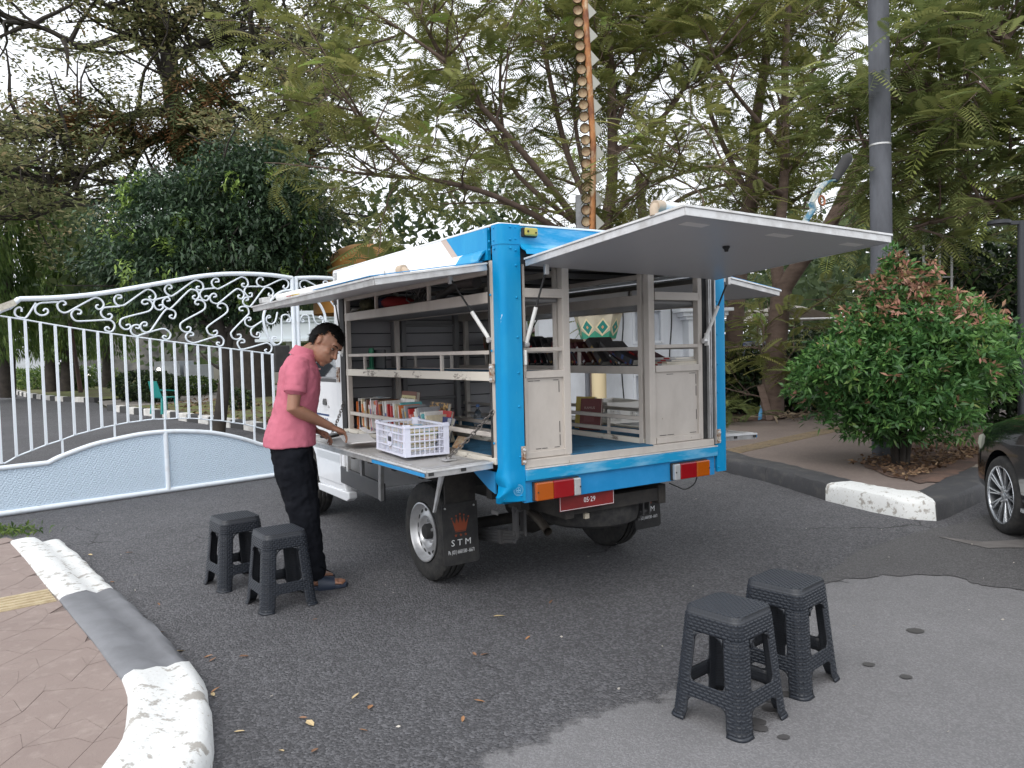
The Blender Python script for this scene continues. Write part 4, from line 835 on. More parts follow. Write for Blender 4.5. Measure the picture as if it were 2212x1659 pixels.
# ------------------------------------------------------------------ cab
prof = [(2.62, .36), (3.28, .36), (3.34, .58), (3.48, .7), (3.72, .74), (3.96, .7), (4.08, .58), (4.13, .34), (4.36, .36), (4.42, .5), (4.42, .78), (4.36, 1.0), (4.1, 1.22), (3.9, 1.29), (2.62, 1.29)]
part('cab_body', M_white, lambda b: b.prism(prof, lambda y, z: (-.79, y, z), lambda y, z: (.79, y, z)), bevel=.02)
def gh(t, k=0): z = 1.292+.53*t; w_ = .785-.2*t**1.2+k; return [Vector(p) for p in ((-w_, 2.625, z), (w_, 2.625, z), (w_*.98, 3.9-.78*t+k, z), (-w_*.98, 3.9-.78*t+k, z))]
part('greenhouse', M_white, lambda b: b.loft([gh(t) for t in (0, .35, .7, .93, 1.0)]), bevel=.02)
for s_ in (-1, 1):
    f = lambda d: (lambda y, z: (s_*(.79+d), y, z))
    d_ = part('door', M_white, lambda b: b.prism([(2.68, .42), (3.26, .42), (3.32, .62), (3.46, .76), (3.75, .82), (3.8, 1.27), (2.68, 1.27)], f(0.0005), f(.009)), bevel=.004)
    part('window', M_glass, lambda b: b.prism([(2.72, .04), (3.74, .04), (3.2, .8), (3.12, .86), (2.72, .86)], lambda y, t: (s_*(.785-.2*t**1.2+.002), y, 1.292+.53*t), lambda y, t: (s_*(.785-.2*t**1.2+.008), y, 1.292+.53*t)))
    part('window_seal', M_guard, lambda b: b.prism([(2.68, 1.272), (3.84, 1.272), (3.82, 1.3), (2.68, 1.3)], f(.0005), f(.011)), d_)
    h = part('door_handle', M_guard, lambda b: b.prism([(2.965, 1.07), (3.05, 1.07), (3.05, 1.1), (3.035, 1.125), (2.98, 1.125), (2.965, 1.1)], f(.0092), f(.022)), d_, bevel=.006)
    part('handle_recess', M_aluw, lambda b: b.prism([(2.955, 1.02), (3.06, 1.02), (3.06, 1.068), (2.955, 1.068)], f(.0092), f(.0105)), d_)
    part('lock', M_alu, lambda b: b.cyl((s_*.799, 2.92, 1.06), (s_*.804, 2.92, 1.06), .014, n=12), d_)
    part('stripe', M_navy, lambda b: b.box(min(s_*.7992, s_*.8), max(s_*.7992, s_*.8), 2.92, 3.55, .975, .992), d_)
    part('grey_band', mat('grey_vinyl', (.5, .53, .56), .5), lambda b: b.box(min(s_*.7992, s_*.7998), max(s_*.7992, s_*.7998), 2.69, 3.27, .6, .665), d_)
    rotm = (Matrix.Rotation(R(-90), 4, 'Z') if s_ < 0 else Matrix.Rotation(R(90), 4, 'Z')) @ Matrix.Rotation(R(90), 4, 'X')
    text_mesh('door_text', 'DISKOOP', .085, M_navy, d_, Matrix.Translation((s_*.8, 3.1, .925)) @ rotm, sx=.85)
    text_mesh('door_text', 'KENDARAAN OPERASIONAL', .022, M_ink, d_, Matrix.Translation((s_*.8, 3.02, .765)) @ rotm, sx=.75)
    text_mesh('door_text', 'DINAS PERPUSTAKAAN DAN ARSIP', .022, M_ink, d_, Matrix.Translation((s_*.8, 2.98, .72)) @ rotm, sx=.75)
    part('sill_step', M_white, lambda b: b.prism([(2.5, .33), (2.56, .3), (3.25, .3), (3.28, .36), (2.5, .38)], f(-.06), f(.012)), bevel=.008)
    part('mirror', M_black, lambda b: (b.box(min(s_*.86, s_*1.0), max(s_*.86, s_*1.0), 3.78, 3.84, 1.35, 1.6), b.bar((s_*.79, 3.78, 1.35), (s_*.9, 3.8, 1.42), .02, .02)), bevel=.012)
    part('headlamp', M_clear, lambda b: b.box(min(s_*.5, s_*.76), max(s_*.5, s_*.76), 4.4, 4.43, .75, .9), bevel=.015)
part('windscreen', M_glass, lambda b: b.prism([(-.9, .05), (.9, .05), (.9, .88), (-.9, .88)], lambda x, t: (x*(.77-.2*t**1.2), 3.9-.78*t+.003, 1.292+.53*t), lambda x, t: (x*(.77-.2*t**1.2), 3.9-.78*t+.012, 1.3+.53*t)))
part('front_bumper', M_guard, lambda b: b.box(-.78, .78, 4.36, 4.46, .34, .52), bevel=.02)
part('grille', M_black, lambda b: b.box(-.45, .45, 4.395, 4.425, .72, .86), bevel=.01)

# ------------------------------------------------------------------ things carried by the truck
TM = Matrix.Translation((.6743, 4.5045, 0)) @ Matrix.Rotation(R(32.4), 4, 'Z')
def place(o, x, y, z, rot=Matrix.Identity(4)):
    o.matrix_world = TM @ Matrix.Translation((x, y, z)) @ rot; return o
ORD = ['first', 'second', 'third', 'fourth', 'fifth', 'sixth', 'seventh', 'eighth', 'ninth', 'tenth', '11th', '12th', '13th', '14th', '15th', '16th', '17th', '18th', '19th', '20th']+['%dth' % k if k % 10 not in (1, 2, 3) else '%d%s' % (k, {1: 'st', 2: 'nd', 3: 'rd'}[k % 10]) for k in range(21, 80)]
M_page = mat('book_pages', (.68, .64, .56), .8, c2=(.56, .5, .42), scale=30, stretch=(30, 1, 1))
BANDS = [M_wink, M_ink, mat('band_gold', (.45, .3, .08), .5), mat('band_red', (.4, .03, .03), .5), mat('band_blue', (.05, .1, .3), .5)]
def book_mesh(th, dp, h, m, name='book'):
    """local: x = depth (spine at 0), y = thickness, z = height"""
    b = MB(); c = .0018; b.box(0, dp, 0, c, 0, h); b.box(0, dp, th-c, th, 0, h); b.box(-.0008, c, .0002, th-.0002, 0, h); b.box(c, dp-.004, c, th-c, .003, h-.003, 1)
    r_ = random.Random(int(h*1e5)+int(th*1e6)); z0 = h*r_.uniform(.45, .7); b.box(-.0016, -.0009, th*.12, th*.88, z0, z0+h*r_.uniform(.08, .25), 2); b.box(-.0016, -.0009, th*.12, th*.88, h*.08, h*.16, 2)
    return b.mesh(name, [m, M_page, r_.choice(BANDS)])
BC = {'white': (.75, .74, .72), 'cream': (.66, .58, .42), 'red': (.5, .03, .03), 'orange': (.62, .17, .04), 'black': (.03, .03, .035), 'grey': (.3, .31, .33), 'teal': (.12, .4, .42), 'brown': (.15, .075, .045), 'pink': (.6, .22, .22), 'navy': (.03, .05, .18), 'yellow': (.62, .48, .1), 'maroon': (.1, .02, .024), 'green': (.05, .22, .1), 'dark grey': (.08, .075, .075), 'tan': (.3, .22, .15)}
BM = {k: mat('cover_'+k, c, .45, c2=tuple(q*.75 for q in c), scale=14, coat=.1) for k, c in BC.items()}
rb = random.Random(21); y = 2.37; i = 0; pal = ['white', 'white', 'cream', 'red', 'orange', 'black', 'grey', 'white', 'teal', 'brown', 'red', 'pink', 'cream', 'white', 'orange', 'white']
while y > .98:
    th = rb.uniform(.009, .024); h = rb.uniform(.185, .25)*(1.04 if y > 1.5 else .95); c = rb.choice(pal); lean = rb.uniform(1, 6) if y > 1.5 else 8+(1.5-y)*34
    o = bpy.data.objects.new('book', book_mesh(th, .16, h, BM[c])); col.objects.link(o)
    place(o, -.785+rb.uniform(-.008, .015), y-th, .909+th*math.sin(R(lean)), Matrix.Rotation(R(-lean), 4, 'X')); y -= th*1.07/math.cos(R(lean)) + (.001 if lean < 8 else .003)
    tag(o, '%s spined book, %s from the front end of the row on the left lower shelf' % (c, ORD[i]), 'book', 'books on the left lower shelf'); i += 1
def cover_book(name, label, m, th, dp, h, x, y, z, rot, extra=None):
    o = bpy.data.objects.new(name, book_mesh(th, dp, h, m)); col.objects.link(o); place(o, x, y, z, rot); tag(o, label, 'book')
    if extra: extra(o)
    return o
RX = lambda a_: Matrix.Rotation(R(a_), 4, 'X'); RY = lambda a_: Matrix.Rotation(R(a_), 4, 'Y'); RZ = lambda a_: Matrix.Rotation(R(a_), 4, 'Z')
# covers looking out of the left side: book x axis along -y of the truck
FACE = RZ(-90)
def enc(o):
    MB().box(.004, .24, -.0012, -.0004, .22, .285).build('label_band', mat('enc_band', (.55, .5, .25), .5), o)
    text_mesh('cover_text', 'ENSIKLOPEDIA', .034, M_ink, o, Matrix.Translation((.122, -.0016, .255)) @ RX(90), ext=.0002, sx=.82)
cover_book('book', 'tall brown book lettered ENSIKLOPEDIA standing behind the lower row', mat('enc_brown', (.17, .055, .03), .5), .03, .25, .315, -.66, 1.79, .909, FACE @ RX(-6), enc)
cover_book('book', 'white covered book leaning in front of the tall brown encyclopedia', BM['white'], .02, .24, .265, -.70, 1.74, .909, FACE @ RX(-8))
cover_book('book', 'pale blue edged book standing at the front end of the left lower shelf', mat('pale_blue_cover', (.4, .5, .58), .5), .02, .2, .245, -.6, 2.4, .909, FACE @ RX(-4))
M_bat = mat('batik_cover', (.42, .24, .06), .5, c2=(.03, .02, .015), scale=36, thr=(.46, .52), detail=2)
cover_book('book', 'gold and black batik patterned book beside the navy book', M_bat, .025, .27, .255, -.655, 1.36, .909, FACE @ RX(-10))
cover_book('book', 'bright red book wedged below the batik book', BM['red'], .018, .25, .21, -.69, 1.24, .909, FACE @ RX(-14))
def nav(o):
    MB().box(.17, .219, -.0012, -.0004, .08, .168).build('label_band', mat('nav_band', (.4, .42, .48), .5), o)
    text_mesh('cover_text', 'ILMU PENGETAHUAN', .012, M_wink, o, Matrix.Translation((.09, -.0014, .12)) @ RX(90), ext=.0002)
cover_book('book', 'navy blue book with a grey corner panel near the crate', BM['navy'], .03, .22, .175, -.73, 1.14, .912, FACE @ RX(-18), nav)
def ari(o):
    text_mesh('cover_text', 'ARITMATIKA', .03, M_wink, o, Matrix.Translation((.1, -.0014, .11)) @ RX(90), ext=.0002, sx=.85); text_mesh('cover_text', '100', .04, M_wink, o, Matrix.Translation((.1, -.0014, .07)) @ RX(90), ext=.0002)
cover_book('book', 'black book lettered ARITMATIKA behind the white crate', BM['black'], .02, .2, .145, -.78, 1.04, .912, FACE @ RX(-22), ari)
cover_book('book', 'small cream book with an orange figure leaning beside the crate', mat('figure_cover', (.66, .56, .4), .5, c2=(.5, .2, .05), scale=30), .012, .1, .08, -.80, .70, .92, FACE @ RX(-35))
# the dark leaning row on the right middle shelf
y = 2.3; i = 0; pal2 = ['maroon', 'black', 'dark grey', 'brown', 'dark grey', 'black', 'maroon', 'black', 'tan', 'dark grey', 'brown']
while y > .34:
    th = rb.uniform(.014, .04); h = rb.uniform(.18, .25); c = rb.choice(pal2); lean = 16+28*min(1, max(0, (2.1-y)/1.2))+rb.uniform(-5, 5)
    if y < .75: lean += (.75-y)*70
    o = bpy.data.objects.new('book', book_mesh(th, .2, h, BM[c])); col.objects.link(o)
    place(o, .43+rb.uniform(-.04, .04), y-th, 1.381+th*math.sin(R(lean)), RX(-lean)); y -= th*1.04/math.cos(R(min(lean, 55)))+.004
    tag(o, '%s book leaning over, %s from the front end of the right middle shelf' % (c, ORD[i]), 'book', 'books on the right middle shelf'); i += 1
for k in range(4):
    o = bpy.data.objects.new('book', book_mesh(.012, .26, .2, BM[('white', 'cream', 'grey', 'white')[k]])); col.objects.link(o)
    place(o, .40, .28-.015*k, 1.382+.0125*k, RZ(-12+7*k) @ RX(90)); tag(o, '%s thin booklet, %s from the bottom of the small pile at the shelf end' % (('white', 'cream', 'grey', 'white')[k], ORD[k]), 'book', 'booklets at the end of the right shelf')
def mar(o): text_mesh('cover_text', 'KAMUS', .025, M_tan, o, Matrix.Translation((.07, -.0015, .16)) @ RX(90), ext=.0002); MB().box(.03, .11, -.0012, -.0005, .06, .13).build('panel', mat('maroon_panel', (.2, .06, .06), .5), o)
cover_book('book', 'maroon book leaning on the floor rail inside the right side', mat('maroon_cover', (.16, .03, .03), .4, coat=.3), .03, .16, .23, .42, 1.02, .912, RZ(-58) @ RX(-14), mar)
cover_book('book', 'orange yellow book behind the leaning maroon book', BM['yellow'], .03, .16, .235, .47, 1.14, .912, RZ(-70) @ RX(-8))

# crates
M_crate = mat('white_crate_plastic', (.72, .74, .85), .35, trans=.0, c2=(.66, .67, .8), scale=9)
M_crate2 = mat('cream_crate_plastic', (.7, .68, .64), .45)
def crate(label, w_, d_, h, m, nv, nh, solid=False):
    t = thing('plastic_crate', label, 'crate')
    def wall(p, q, nn):
        p = Vector(p); q = Vector(q); d = (q-p); L_ = d.length; d.normalize(); b = MB()
        for k in range(nh): z0 = .006+(h-.012)*k/(nh-1); b.bar(p+Vector((0, 0, z0)), q+Vector((0, 0, z0)), .006 if k < nh-1 else .016, .007 if 0 < k < nh-1 else .012)
        for k in range(1, nn):
            r_ = p+d*(L_*k/nn); big = k % 4 == 0; b.bar(r_+Vector((0, 0, .004)), r_+Vector((0, 0, h-.006)), .007 if big else .0045, .004)
        b.build('side_wall', m, t); return b
    c = [(-w_/2, -d_/2), (w_/2, -d_/2), (w_/2, d_/2), (-w_/2, d_/2)]
    if not solid:
        for k in range(4): a_, b_ = c[k], c[(k+1) % 4]; wall((*a_, 0), (*b_, 0), nv[k % 2])
        for x, y_ in c:
            MB().prism([(0, 0), (-math.copysign(.035, x), 0), (-math.copysign(.035, x), -math.copysign(.006, y_)), (-math.copysign(.006, x), -math.copysign(.035, y_)), (0, -math.copysign(.035, y_))], lambda u, v: (x*1.01+u, y_*1.01+v, 0), lambda u, v: (x*1.01+u, y_*1.01+v, h+.008)).build('corner_post', m, t)
    else:
        for k in range(4):
            a_, b_ = Vector((*c[k], 0)), Vector((*c[(k+1) % 4], 0)); d = (b_-a_); b = MB()
            for (u0, u1, z0, z1) in ((0, 1, h*.72, h), (0, 1, 0, h*.1), (0, .06, h*.1, h*.72), (.94, 1, h*.1, h*.72), (.35, .6, h*.1, h*.72)): b.bar(a_+d*((u0+u1)/2)+Vector((0, 0, z0)), a_+d*((u0+u1)/2)+Vector((0, 0, z1)), .004, (u1-u0)*d.length, up=d)
            for u0, u1 in ((.06, .35), (.6, .94)):
                for q in range(6): u = u0+(u1-u0)*(q+.5)/6; b.bar(a_+d*u+Vector((0, 0, h*.1)), a_+d*u+Vector((0, 0, h*.72)), .003, .007, up=d)
                for q in range(5): zz = h*(.1+.62*(q+.5)/5); b.bar(a_+d*u0+Vector((0, 0, zz)), a_+d*u1+Vector((0, 0, zz)), .003, .006)
            b.build('side_wall', m, t)
        MB().tube([(*q, h) for q in c], .009, 6, closed=True).build('rim', m, t)
    b = MB(); b.box(-w_/2+.005, w_/2-.005, -d_/2+.005, d_/2-.005, .001, .006); b.build('base', m, t); return t
cr = crate('white lattice crate full of picture books on the left table flap', .27, .5, .175, M_crate, (9, 20), 5); place(cr, -1.03, .78, .9085, RZ(-4))
b = MB(); b.lathe([(.046, 0), (.046, .004), (.039, .004), (.039, 0)], 24, (0, 0, 0)); b.lathe([(.0, .0), (.036, .0), (.036, .002)], 24)
o = b.build('round_emblem', M_crate, cr); o.matrix_local = Matrix.Translation((-.142, -.02, .09)) @ RY(-90)
b = MB()
for k in range(6): b.bar((0, -.024+.0095*k, -.014), (0, -.024+.0095*k, .012+.004*(k % 2)), .003, .004)
o = b.build('emblem_bars', M_ink, cr); o.location = (-.1445, -.02, .088)
cc = ['white', 'teal', 'yellow', 'white', 'green', 'yellow']
for k in range(6):
    m = mat('picture_cover_%d' % k, BC[cc[k]], .3, c2=[(.05, .25, .5), (.6, .45, .05), (.08, .35, .2), (.6, .1, .08), (.55, .6, .1), (.05, .35, .6)][k], scale=12, thr=(.45, .55), coat=.3, detail=2)
    o = bpy.data.objects.new('book', book_mesh(.022, .21, .29, m)); col.objects.link(o); place(o, -1.13+.005*(k % 3), .70-.01*k, .916+.0235*k, RZ(-5+3*(k % 3)) @ RX(-90) @ Matrix.Translation((0, -.022, 0)))
    tag(o, 'flat %s picture book, %s from the bottom of the stack in the white crate' % (cc[k], ORD[k]), 'book', 'picture books in the white crate')
cr2 = crate('cream perforated crate standing on the far right table flap', .34, .5, .16, M_crate2, (9, 14), 4, True); place(cr2, 1.05, 1.42, .9085, RZ(-10))
# papers, phone, bottle, chairs, bundles
M_paper = mat('paper', (.8, .8, .8), .7)
def sheetpile(name, label, x, y_, z, w_, d_, rot, curl, th):
    b = MB(); n = 9; top = []; V = []
    for k in range(n):
        u = k/(n-1); zz = curl*(u-.45)**2*2
        for s in (0, 1): V += [(-w_/2, d_*(u-.5), zz+s*th), (w_/2, d_*(u-.5), zz+s*th)]
    F = []
    for k in range(n-1):
        a_ = 4*k; c_ = 4*(k+1); F += [(a_+2, a_+3, c_+3, c_+2), (a_, c_, c_+1, a_+1), (a_, a_+2, c_+2, c_), (a_+1, c_+1, c_+3, a_+3)]
    F += [(0, 1, 3, 2), (4*n-4, 4*n-2, 4*n-1, 4*n-3)]
    b.add(V, F); o = b.build(name, M_paper, None, smooth=40); place(o, x, y_, z, rot); return tag(o, label, 'paper')
sheetpile('paper_sheets', 'curled pile of white sheets under the man\'s hand', -1.09, 1.45, .9085, .2, .42, RZ(-8), .05, .005)
sheetpile('paper_sheets', 'loose crumpled paper strip on the sill behind the hand', -.84, 1.9, .92, .05, .3, RZ(3), .04, .004)
ph = MB(); ph.box(-.045, .045, -.1, .1, 0, .02); o = ph.build('black_case', mat('black_case', (.012, .012, .013), .4), None, bevel=.012); place(o, -1.12, 1.93, .9085, RZ(-52)); tag(o, 'black case lying on the table flap beside the man', 'case')
MBb = MB(); MBb.lathe([(.001, 0), (.03, 0), (.032, .006), (.032, .045), (.029, .06), (.032, .075), (.032, .12), (.028, .15), (.014, .175), (.011, .18), (.011, .195)], 20)
bt = MBb.build('water_bottle', mat('clear_bottle', (.55, .6, .64), .08, trans=.85), None, smooth=50); place(bt, -.25, 1.33, .906); tag(bt, 'clear plastic water bottle standing on the truck floor', 'bottle')
MB().cyl((0, 0, .196), (0, 0, .214), .0135, n=14).build('cap', mat('bottle_cap', (.1, .2, .45), .5), bt); MB().lathe([(.0328, .08), (.0328, .115)], 20).build('label_wrap', mat('bottle_label', (.35, .45, .6), .5), bt)
fc = thing('folded_chair', 'small folded chair in green and black on the left middle shelf', 'chair'); place(fc, -.66, 2.14, 1.38)
MB().box(-.02, .0, -.16, .16, 0, .15).build('seat', mat('black_panel', (.02, .022, .024), .5), fc, bevel=.015); M_gr = mat('green_plastic', (.02, .16, .085), .4)
MB().box(-.05, -.03, .0, .075, .1, .165).build('back_plate', M_gr, fc, bevel=.008); MB().box(-.048, -.032, .02, .034, 0, .1).build('leg', M_gr, fc); MB().box(-.048, -.032, .05, .064, 0, .1).build('leg', M_gr, fc)
MB().tube([(-.06, -.05, .006), (-.06, .03, .006), (-.06, .13, .006)], .008, 6).build('leg', M_gr, fc)
def lump(name, label, m, x, y_, z, rx, ry, rz_, seed, amp=.25, cat='bundle', rot=Matrix.Identity(4), n=14):
    r_ = random.Random(seed); b = MB(); V = []; k1, k2 = n, n*2
    for i_ in range(1, k1):
        for j in range(k2):
            th = math.pi*i_/k1; ph_ = 2*math.pi*j/k2; f = 1+amp*(math.sin(3*ph_+seed)*math.sin(2*th)*.5+r_.uniform(-.5, .5))
            V.append((rx*f*math.sin(th)*math.cos(ph_), ry*f*math.sin(th)*math.sin(ph_), max(-rz_*.8, rz_*f*math.cos(th))))
    F = [(i_*k2+j, i_*k2+(j+1) % k2, (i_+1)*k2+(j+1) % k2, (i_+1)*k2+j) for i_ in range(k1-2) for j in range(k2)]
    F += [tuple(range(k2))[::-1], tuple((k1-2)*k2+j for j in range(k2))]
    b.add(V, F); o = b.build(name, m, None, smooth=180); place(o, x, y_, z, rot); return tag(o, label, cat)
lump('mop_head', 'shaggy moss green mop head on the left top shelf', mat('moss_cloth', (.1, .095, .05), .95, c2=(.05, .05, .03), scale=40, bump=1, bscale=60), -.72, 2.1, 1.845, .09, .13, .065, 2, .5, 'mop')
lump('cloth_bundle', 'folded dark blue cloth lying over the red cloth', mat('blue_cloth', (.02, .025, .075), .9, bump=.4, bscale=15), -.66, 1.82, 1.86, .1, .19, .06, 5, .12, 'cloth', RX(8))
lump('cloth_bundle', 'rolled red cloth on the left top shelf', mat('red_cloth', (.3, .018, .022), .9, bump=.4, bscale=15), -.70, 1.62, 1.85, .1, .24, .055, 7, .1, 'cloth', RX(5))
cb = MB()
for k in range(7):
    r_ = random.Random(k); c0 = Vector((r_.uniform(-.05, .05), r_.uniform(-.1, .12), .05)); cb.tube([c0+Vector((r_.uniform(.02, .04)*math.sin(t), .055*math.cos(t), .045*math.sin(t+k))) for t in np.linspace(0, 6.2, 14)], .0045, 5)
o = cb.build('cable_coil', M_chain, None, smooth=80); place(o, -.72, 1.22, 1.83); tag(o, 'tangled dark cable coil beside the red cloth', 'cable')
o = MB().tube([(-.0, -.3, .08), (0, -.1, .09), (0, .1, .05), (0, .18, .03)], [.035, .03, .022, .03], 10).build('rolled_sheet', mat('grey_sheet', (.13, .12, .12), .7), None, smooth=50); place(o, -.68, .85, 1.83); tag(o, 'rolled grey sheet lying on the left top shelf near the post', 'roll')
sheetpile('paper_sheets', 'white paper poking out at the front of the top shelf', -.76, 2.3, 1.825, .12, .12, RX(-18), .02, .002)

# ------------------------------------------------------------------ plastic stools
def weave(name, top):
    m, nt, b = nodes(name); L = nt.links; tc = N(nt, 'ShaderNodeTexCoord'); se = N(nt, 'ShaderNodeSeparateXYZ'); L.new(tc.outputs['Object'], se.inputs[0])
    cb_ = N(nt, 'ShaderNodeCombineXYZ')
    if top: L.new(se.outputs[0], cb_.inputs[0]); L.new(se.outputs[1], cb_.inputs[1])
    else:
        ad = N(nt, 'ShaderNodeMath', operation='ADD'); L.new(se.outputs[0], ad.inputs[0]); L.new(se.outputs[1], ad.inputs[1]); L.new(ad.outputs[0], cb_.inputs[0]); L.new(se.outputs[2], cb_.inputs[1])
    br = N(nt, 'ShaderNodeTexBrick', Scale=1.0); br.inputs['Brick Width'].default_value = .03 if not top else .022; br.inputs['Row Height'].default_value = .0115; br.inputs['Mortar Size'].default_value = .0022; br.inputs['Mortar Smooth'].default_value = 1.0
    L.new(cb_.outputs[0], br.inputs['Vector']); inv = N(nt, 'ShaderNodeMath', operation='SUBTRACT'); inv.inputs[0].default_value = 1; L.new(br.outputs['Fac'], inv.inputs[1])
    bp = N(nt, 'ShaderNodeBump', Strength=1.0, Distance=.006); L.new(inv.outputs[0], bp.inputs['Height']); L.new(bp.outputs[0], b.inputs['Normal'])
    mx = N(nt, 'ShaderNodeMix', data_type='RGBA'); mx.inputs[6].default_value = (.027, .031, .039, 1); mx.inputs[7].default_value = (.012, .013, .016, 1); L.new(br.outputs['Fac'], mx.inputs[0]); L.new(mx.outputs[2], b.inputs['Base Color'])
    b.inputs['Roughness'].default_value = .5; bp.inputs['Strength'].default_value = .15; return m
M_weave = weave('woven_plastic_side', False); M_weavet = weave('woven_plastic_top', True); M_foot = mat('stool_plastic', (.017, .021, .029), .38)
def make_stool():
    t = empty('plastic_stool'); H = .45; HB, HT = .168, .128; RC = .04
    hf = lambda z: HB+(HT-HB)*(z/H)**.92+(.006*max(0, 1-z/.02))
    def P(k, u, z):
        """side k, signed run u along it from the middle, following the rounded corners"""
        a_ = hf(z); st = a_-RC; s = math.copysign(1, u); uu = abs(u)
        if uu <= st: x, y_ = u, -a_
        else:
            an = min((uu-st)/RC, math.pi/4); x = s*(st+RC*math.sin(an)); y_ = -st-RC*math.cos(an)
        c, sn = math.cos(k*math.pi/2), math.sin(k*math.pi/2); return Vector((x*c-y_*sn, x*sn+y_*c, z))
    end = lambda z: hf(z)-RC+RC*math.pi/4
    lw = lambda z: hf(z)-.072
    def shell(o):
        m_ = o.modifiers.new('thickness', 'SOLIDIFY'); m_.thickness = .006; m_.offset = -1; return o
    zs = [0, .03, .06, .1, .13, .16, .2, .24, .28, .32, .36]
    for k in range(4):
        b = MB(); rows = []
        for z in zs: rows.append([P(k, u, z) for u in np.linspace(lw(z), end(z), 7)]+[P((k+1) % 4, u, z) for u in np.linspace(-end(z), -lw(z), 7)][1:])
        n = len(rows[0]); b.add([p for r_ in rows for p in r_], [(i_*n+j, i_*n+j+1, (i_+1)*n+j+1, (i_+1)*n+j) for i_ in range(len(rows)-1) for j in range(n-1)])
        shell(b.build('leg', M_weave, t, smooth=50))
        f_ = MB(); ft = [[P(k, u, z)*1.0 for u in np.linspace(lw(.0)-.004, end(.0), 5)]+[P((k+1) % 4, u, z) for u in np.linspace(-end(.0), -lw(.0)+.004, 5)][1:] for z in (0, .013)]
        ft = [[Vector((p.x*1.018, p.y*1.018, p.z)) for p in r_] for r_ in ft]; n = len(ft[0]); f_.add([p for r_ in ft for p in r_], [(j, j+1, n+j+1, n+j) for j in range(n-1)]); shell(f_.build('foot_rim', M_foot, t, smooth=50))
        b = MB(); rows = [[P(k, u, z) for u in np.linspace(-lw(z), lw(z), 8)] for z in (.1, .12, .14, .16)]; n = 8
        b.add([p for r_ in rows for p in r_], [(i_*n+j, i_*n+j+1, (i_+1)*n+j+1, (i_+1)*n+j) for i_ in range(3) for j in range(n-1)])
        for s in (-1, 1):
            for z0, z1 in ((.16, .182), (.1, .078)): b.add([P(k, s*lw(z0), z0), P(k, s*(lw(z0)-.022), z0), P(k, s*(lw(z0)-.007), (z0+(z1-z0)*.35)), P(k, s*lw(z1), z1)], [(0, 1, 2, 3) if (s > 0) == (z1 < z0) else (3, 2, 1, 0)])
        shell(b.build('stretcher', M_weave, t, smooth=50, fix=False))
    b = MB(); rows = []
    for z in (.36, .39, .42, .44):
        r_ = []
        for k in range(4): r_ += [P(k, u, z) for u in np.linspace(-end(z), end(z), 17)][:-1]
        rows.append(r_)
    n = len(rows[0]); b.add([p for r_ in rows for p in r_], [(i_*n+j, i_*n+(j+1) % n, (i_+1)*n+(j+1) % n, (i_+1)*n+j) for i_ in range(3) for j in range(n)])
    for k in range(4):
        for s in (-1, 1): b.add([P(k, s*lw(.36), .36), P(k, s*(lw(.36)-.03), .36), P(k, s*(lw(.36)-.009), .35), P(k, s*lw(.335), .33)], [(0, 1, 2, 3) if s < 0 else (3, 2, 1, 0)])
    o = b.build('apron', M_weave, t, smooth=50, fix=False); shell(o)
    b = MB(); rows = [rows[-1], [Vector((p.x*.985, p.y*.985, .447)) for p in rows[-1]], [Vector((p.x*.972, p.y*.972, .45)) for p in rows[-1]], [Vector((p.x*.4, p.y*.4, .45)) for p in rows[-1]]]
    b.loft(rows, caps=False); b.add(rows[-1], [tuple(range(n))]); b.build('seat', M_weavet, t, smooth=50)
    wv = MB()
    def pillow(f, u0, u1, v0, v1, hgt):
        A_ = [f(u0, v0, 0), f(u1, v0, 0), f(u1, v1, 0), f(u0, v1, 0)]; du, dv = (u1-u0)*.22, (v1-v0)*.3; B_ = [f(u0+du, v0+dv, hgt), f(u1-du, v0+dv, hgt), f(u1-du, v1-dv, hgt), f(u0+du, v1-dv, hgt)]
        wv.add(A_+B_, [(4, 5, 6, 7), (0, 1, 5, 4), (1, 2, 6, 5), (2, 3, 7, 6), (3, 0, 4, 7)])
    rh_ = .0125
    for k in range(4):
        def f(u, z, h_): 
            p = P(k, u, z); n_ = Vector((p.x, p.y, 0)).normalized() if 0 else Vector((math.cos(k*math.pi/2-math.pi/2), math.sin(k*math.pi/2-math.pi/2), 0)); q = P(k, u, z); st_ = hf(z)-RC
            if abs(u) > st_: an = math.copysign(min((abs(u)-st_)/RC, math.pi/4), u); n_ = Vector((n_.x*math.cos(an)-n_.y*math.sin(an), n_.x*math.sin(an)+n_.y*math.cos(an), 0))
            return q+n_*(h_+.0003)
        nrow = int(.436/rh_)
        for r_ in range(1, nrow):
            z = r_*rh_; zm = z+rh_/2; e_ = end(zm); nn = 9; w1 = 2*e_/nn; off = (r_ % 2)*.5
            for c_ in range(-1, nn+1):
                u0, u1 = -e_+(c_+off)*w1, -e_+(c_+1+off)*w1; u0 = max(u0, -e_); u1 = min(u1, e_)
                if u1-u0 < .004: continue
                cen = (u0+u1)/2; solid = abs(cen) > lw(zm)+.001 or zm > .364 or .101 < zm < .158
                if not solid: continue
                if not (zm > .364 or .101 < zm < .158):
                    if cen > 0: u0 = max(u0, lw(zm)+.003)
                    else: u1 = min(u1, -lw(zm)-.003)
                    if u1-u0 < .004: continue
                pillow(f, u0+.0008, u1-.0008, z+.0006, z+rh_-.0006, .0032)
    ft_ = lambda u, v, h_: Vector((u, v, .4502+h_))
    na, nb_ = 11, 17
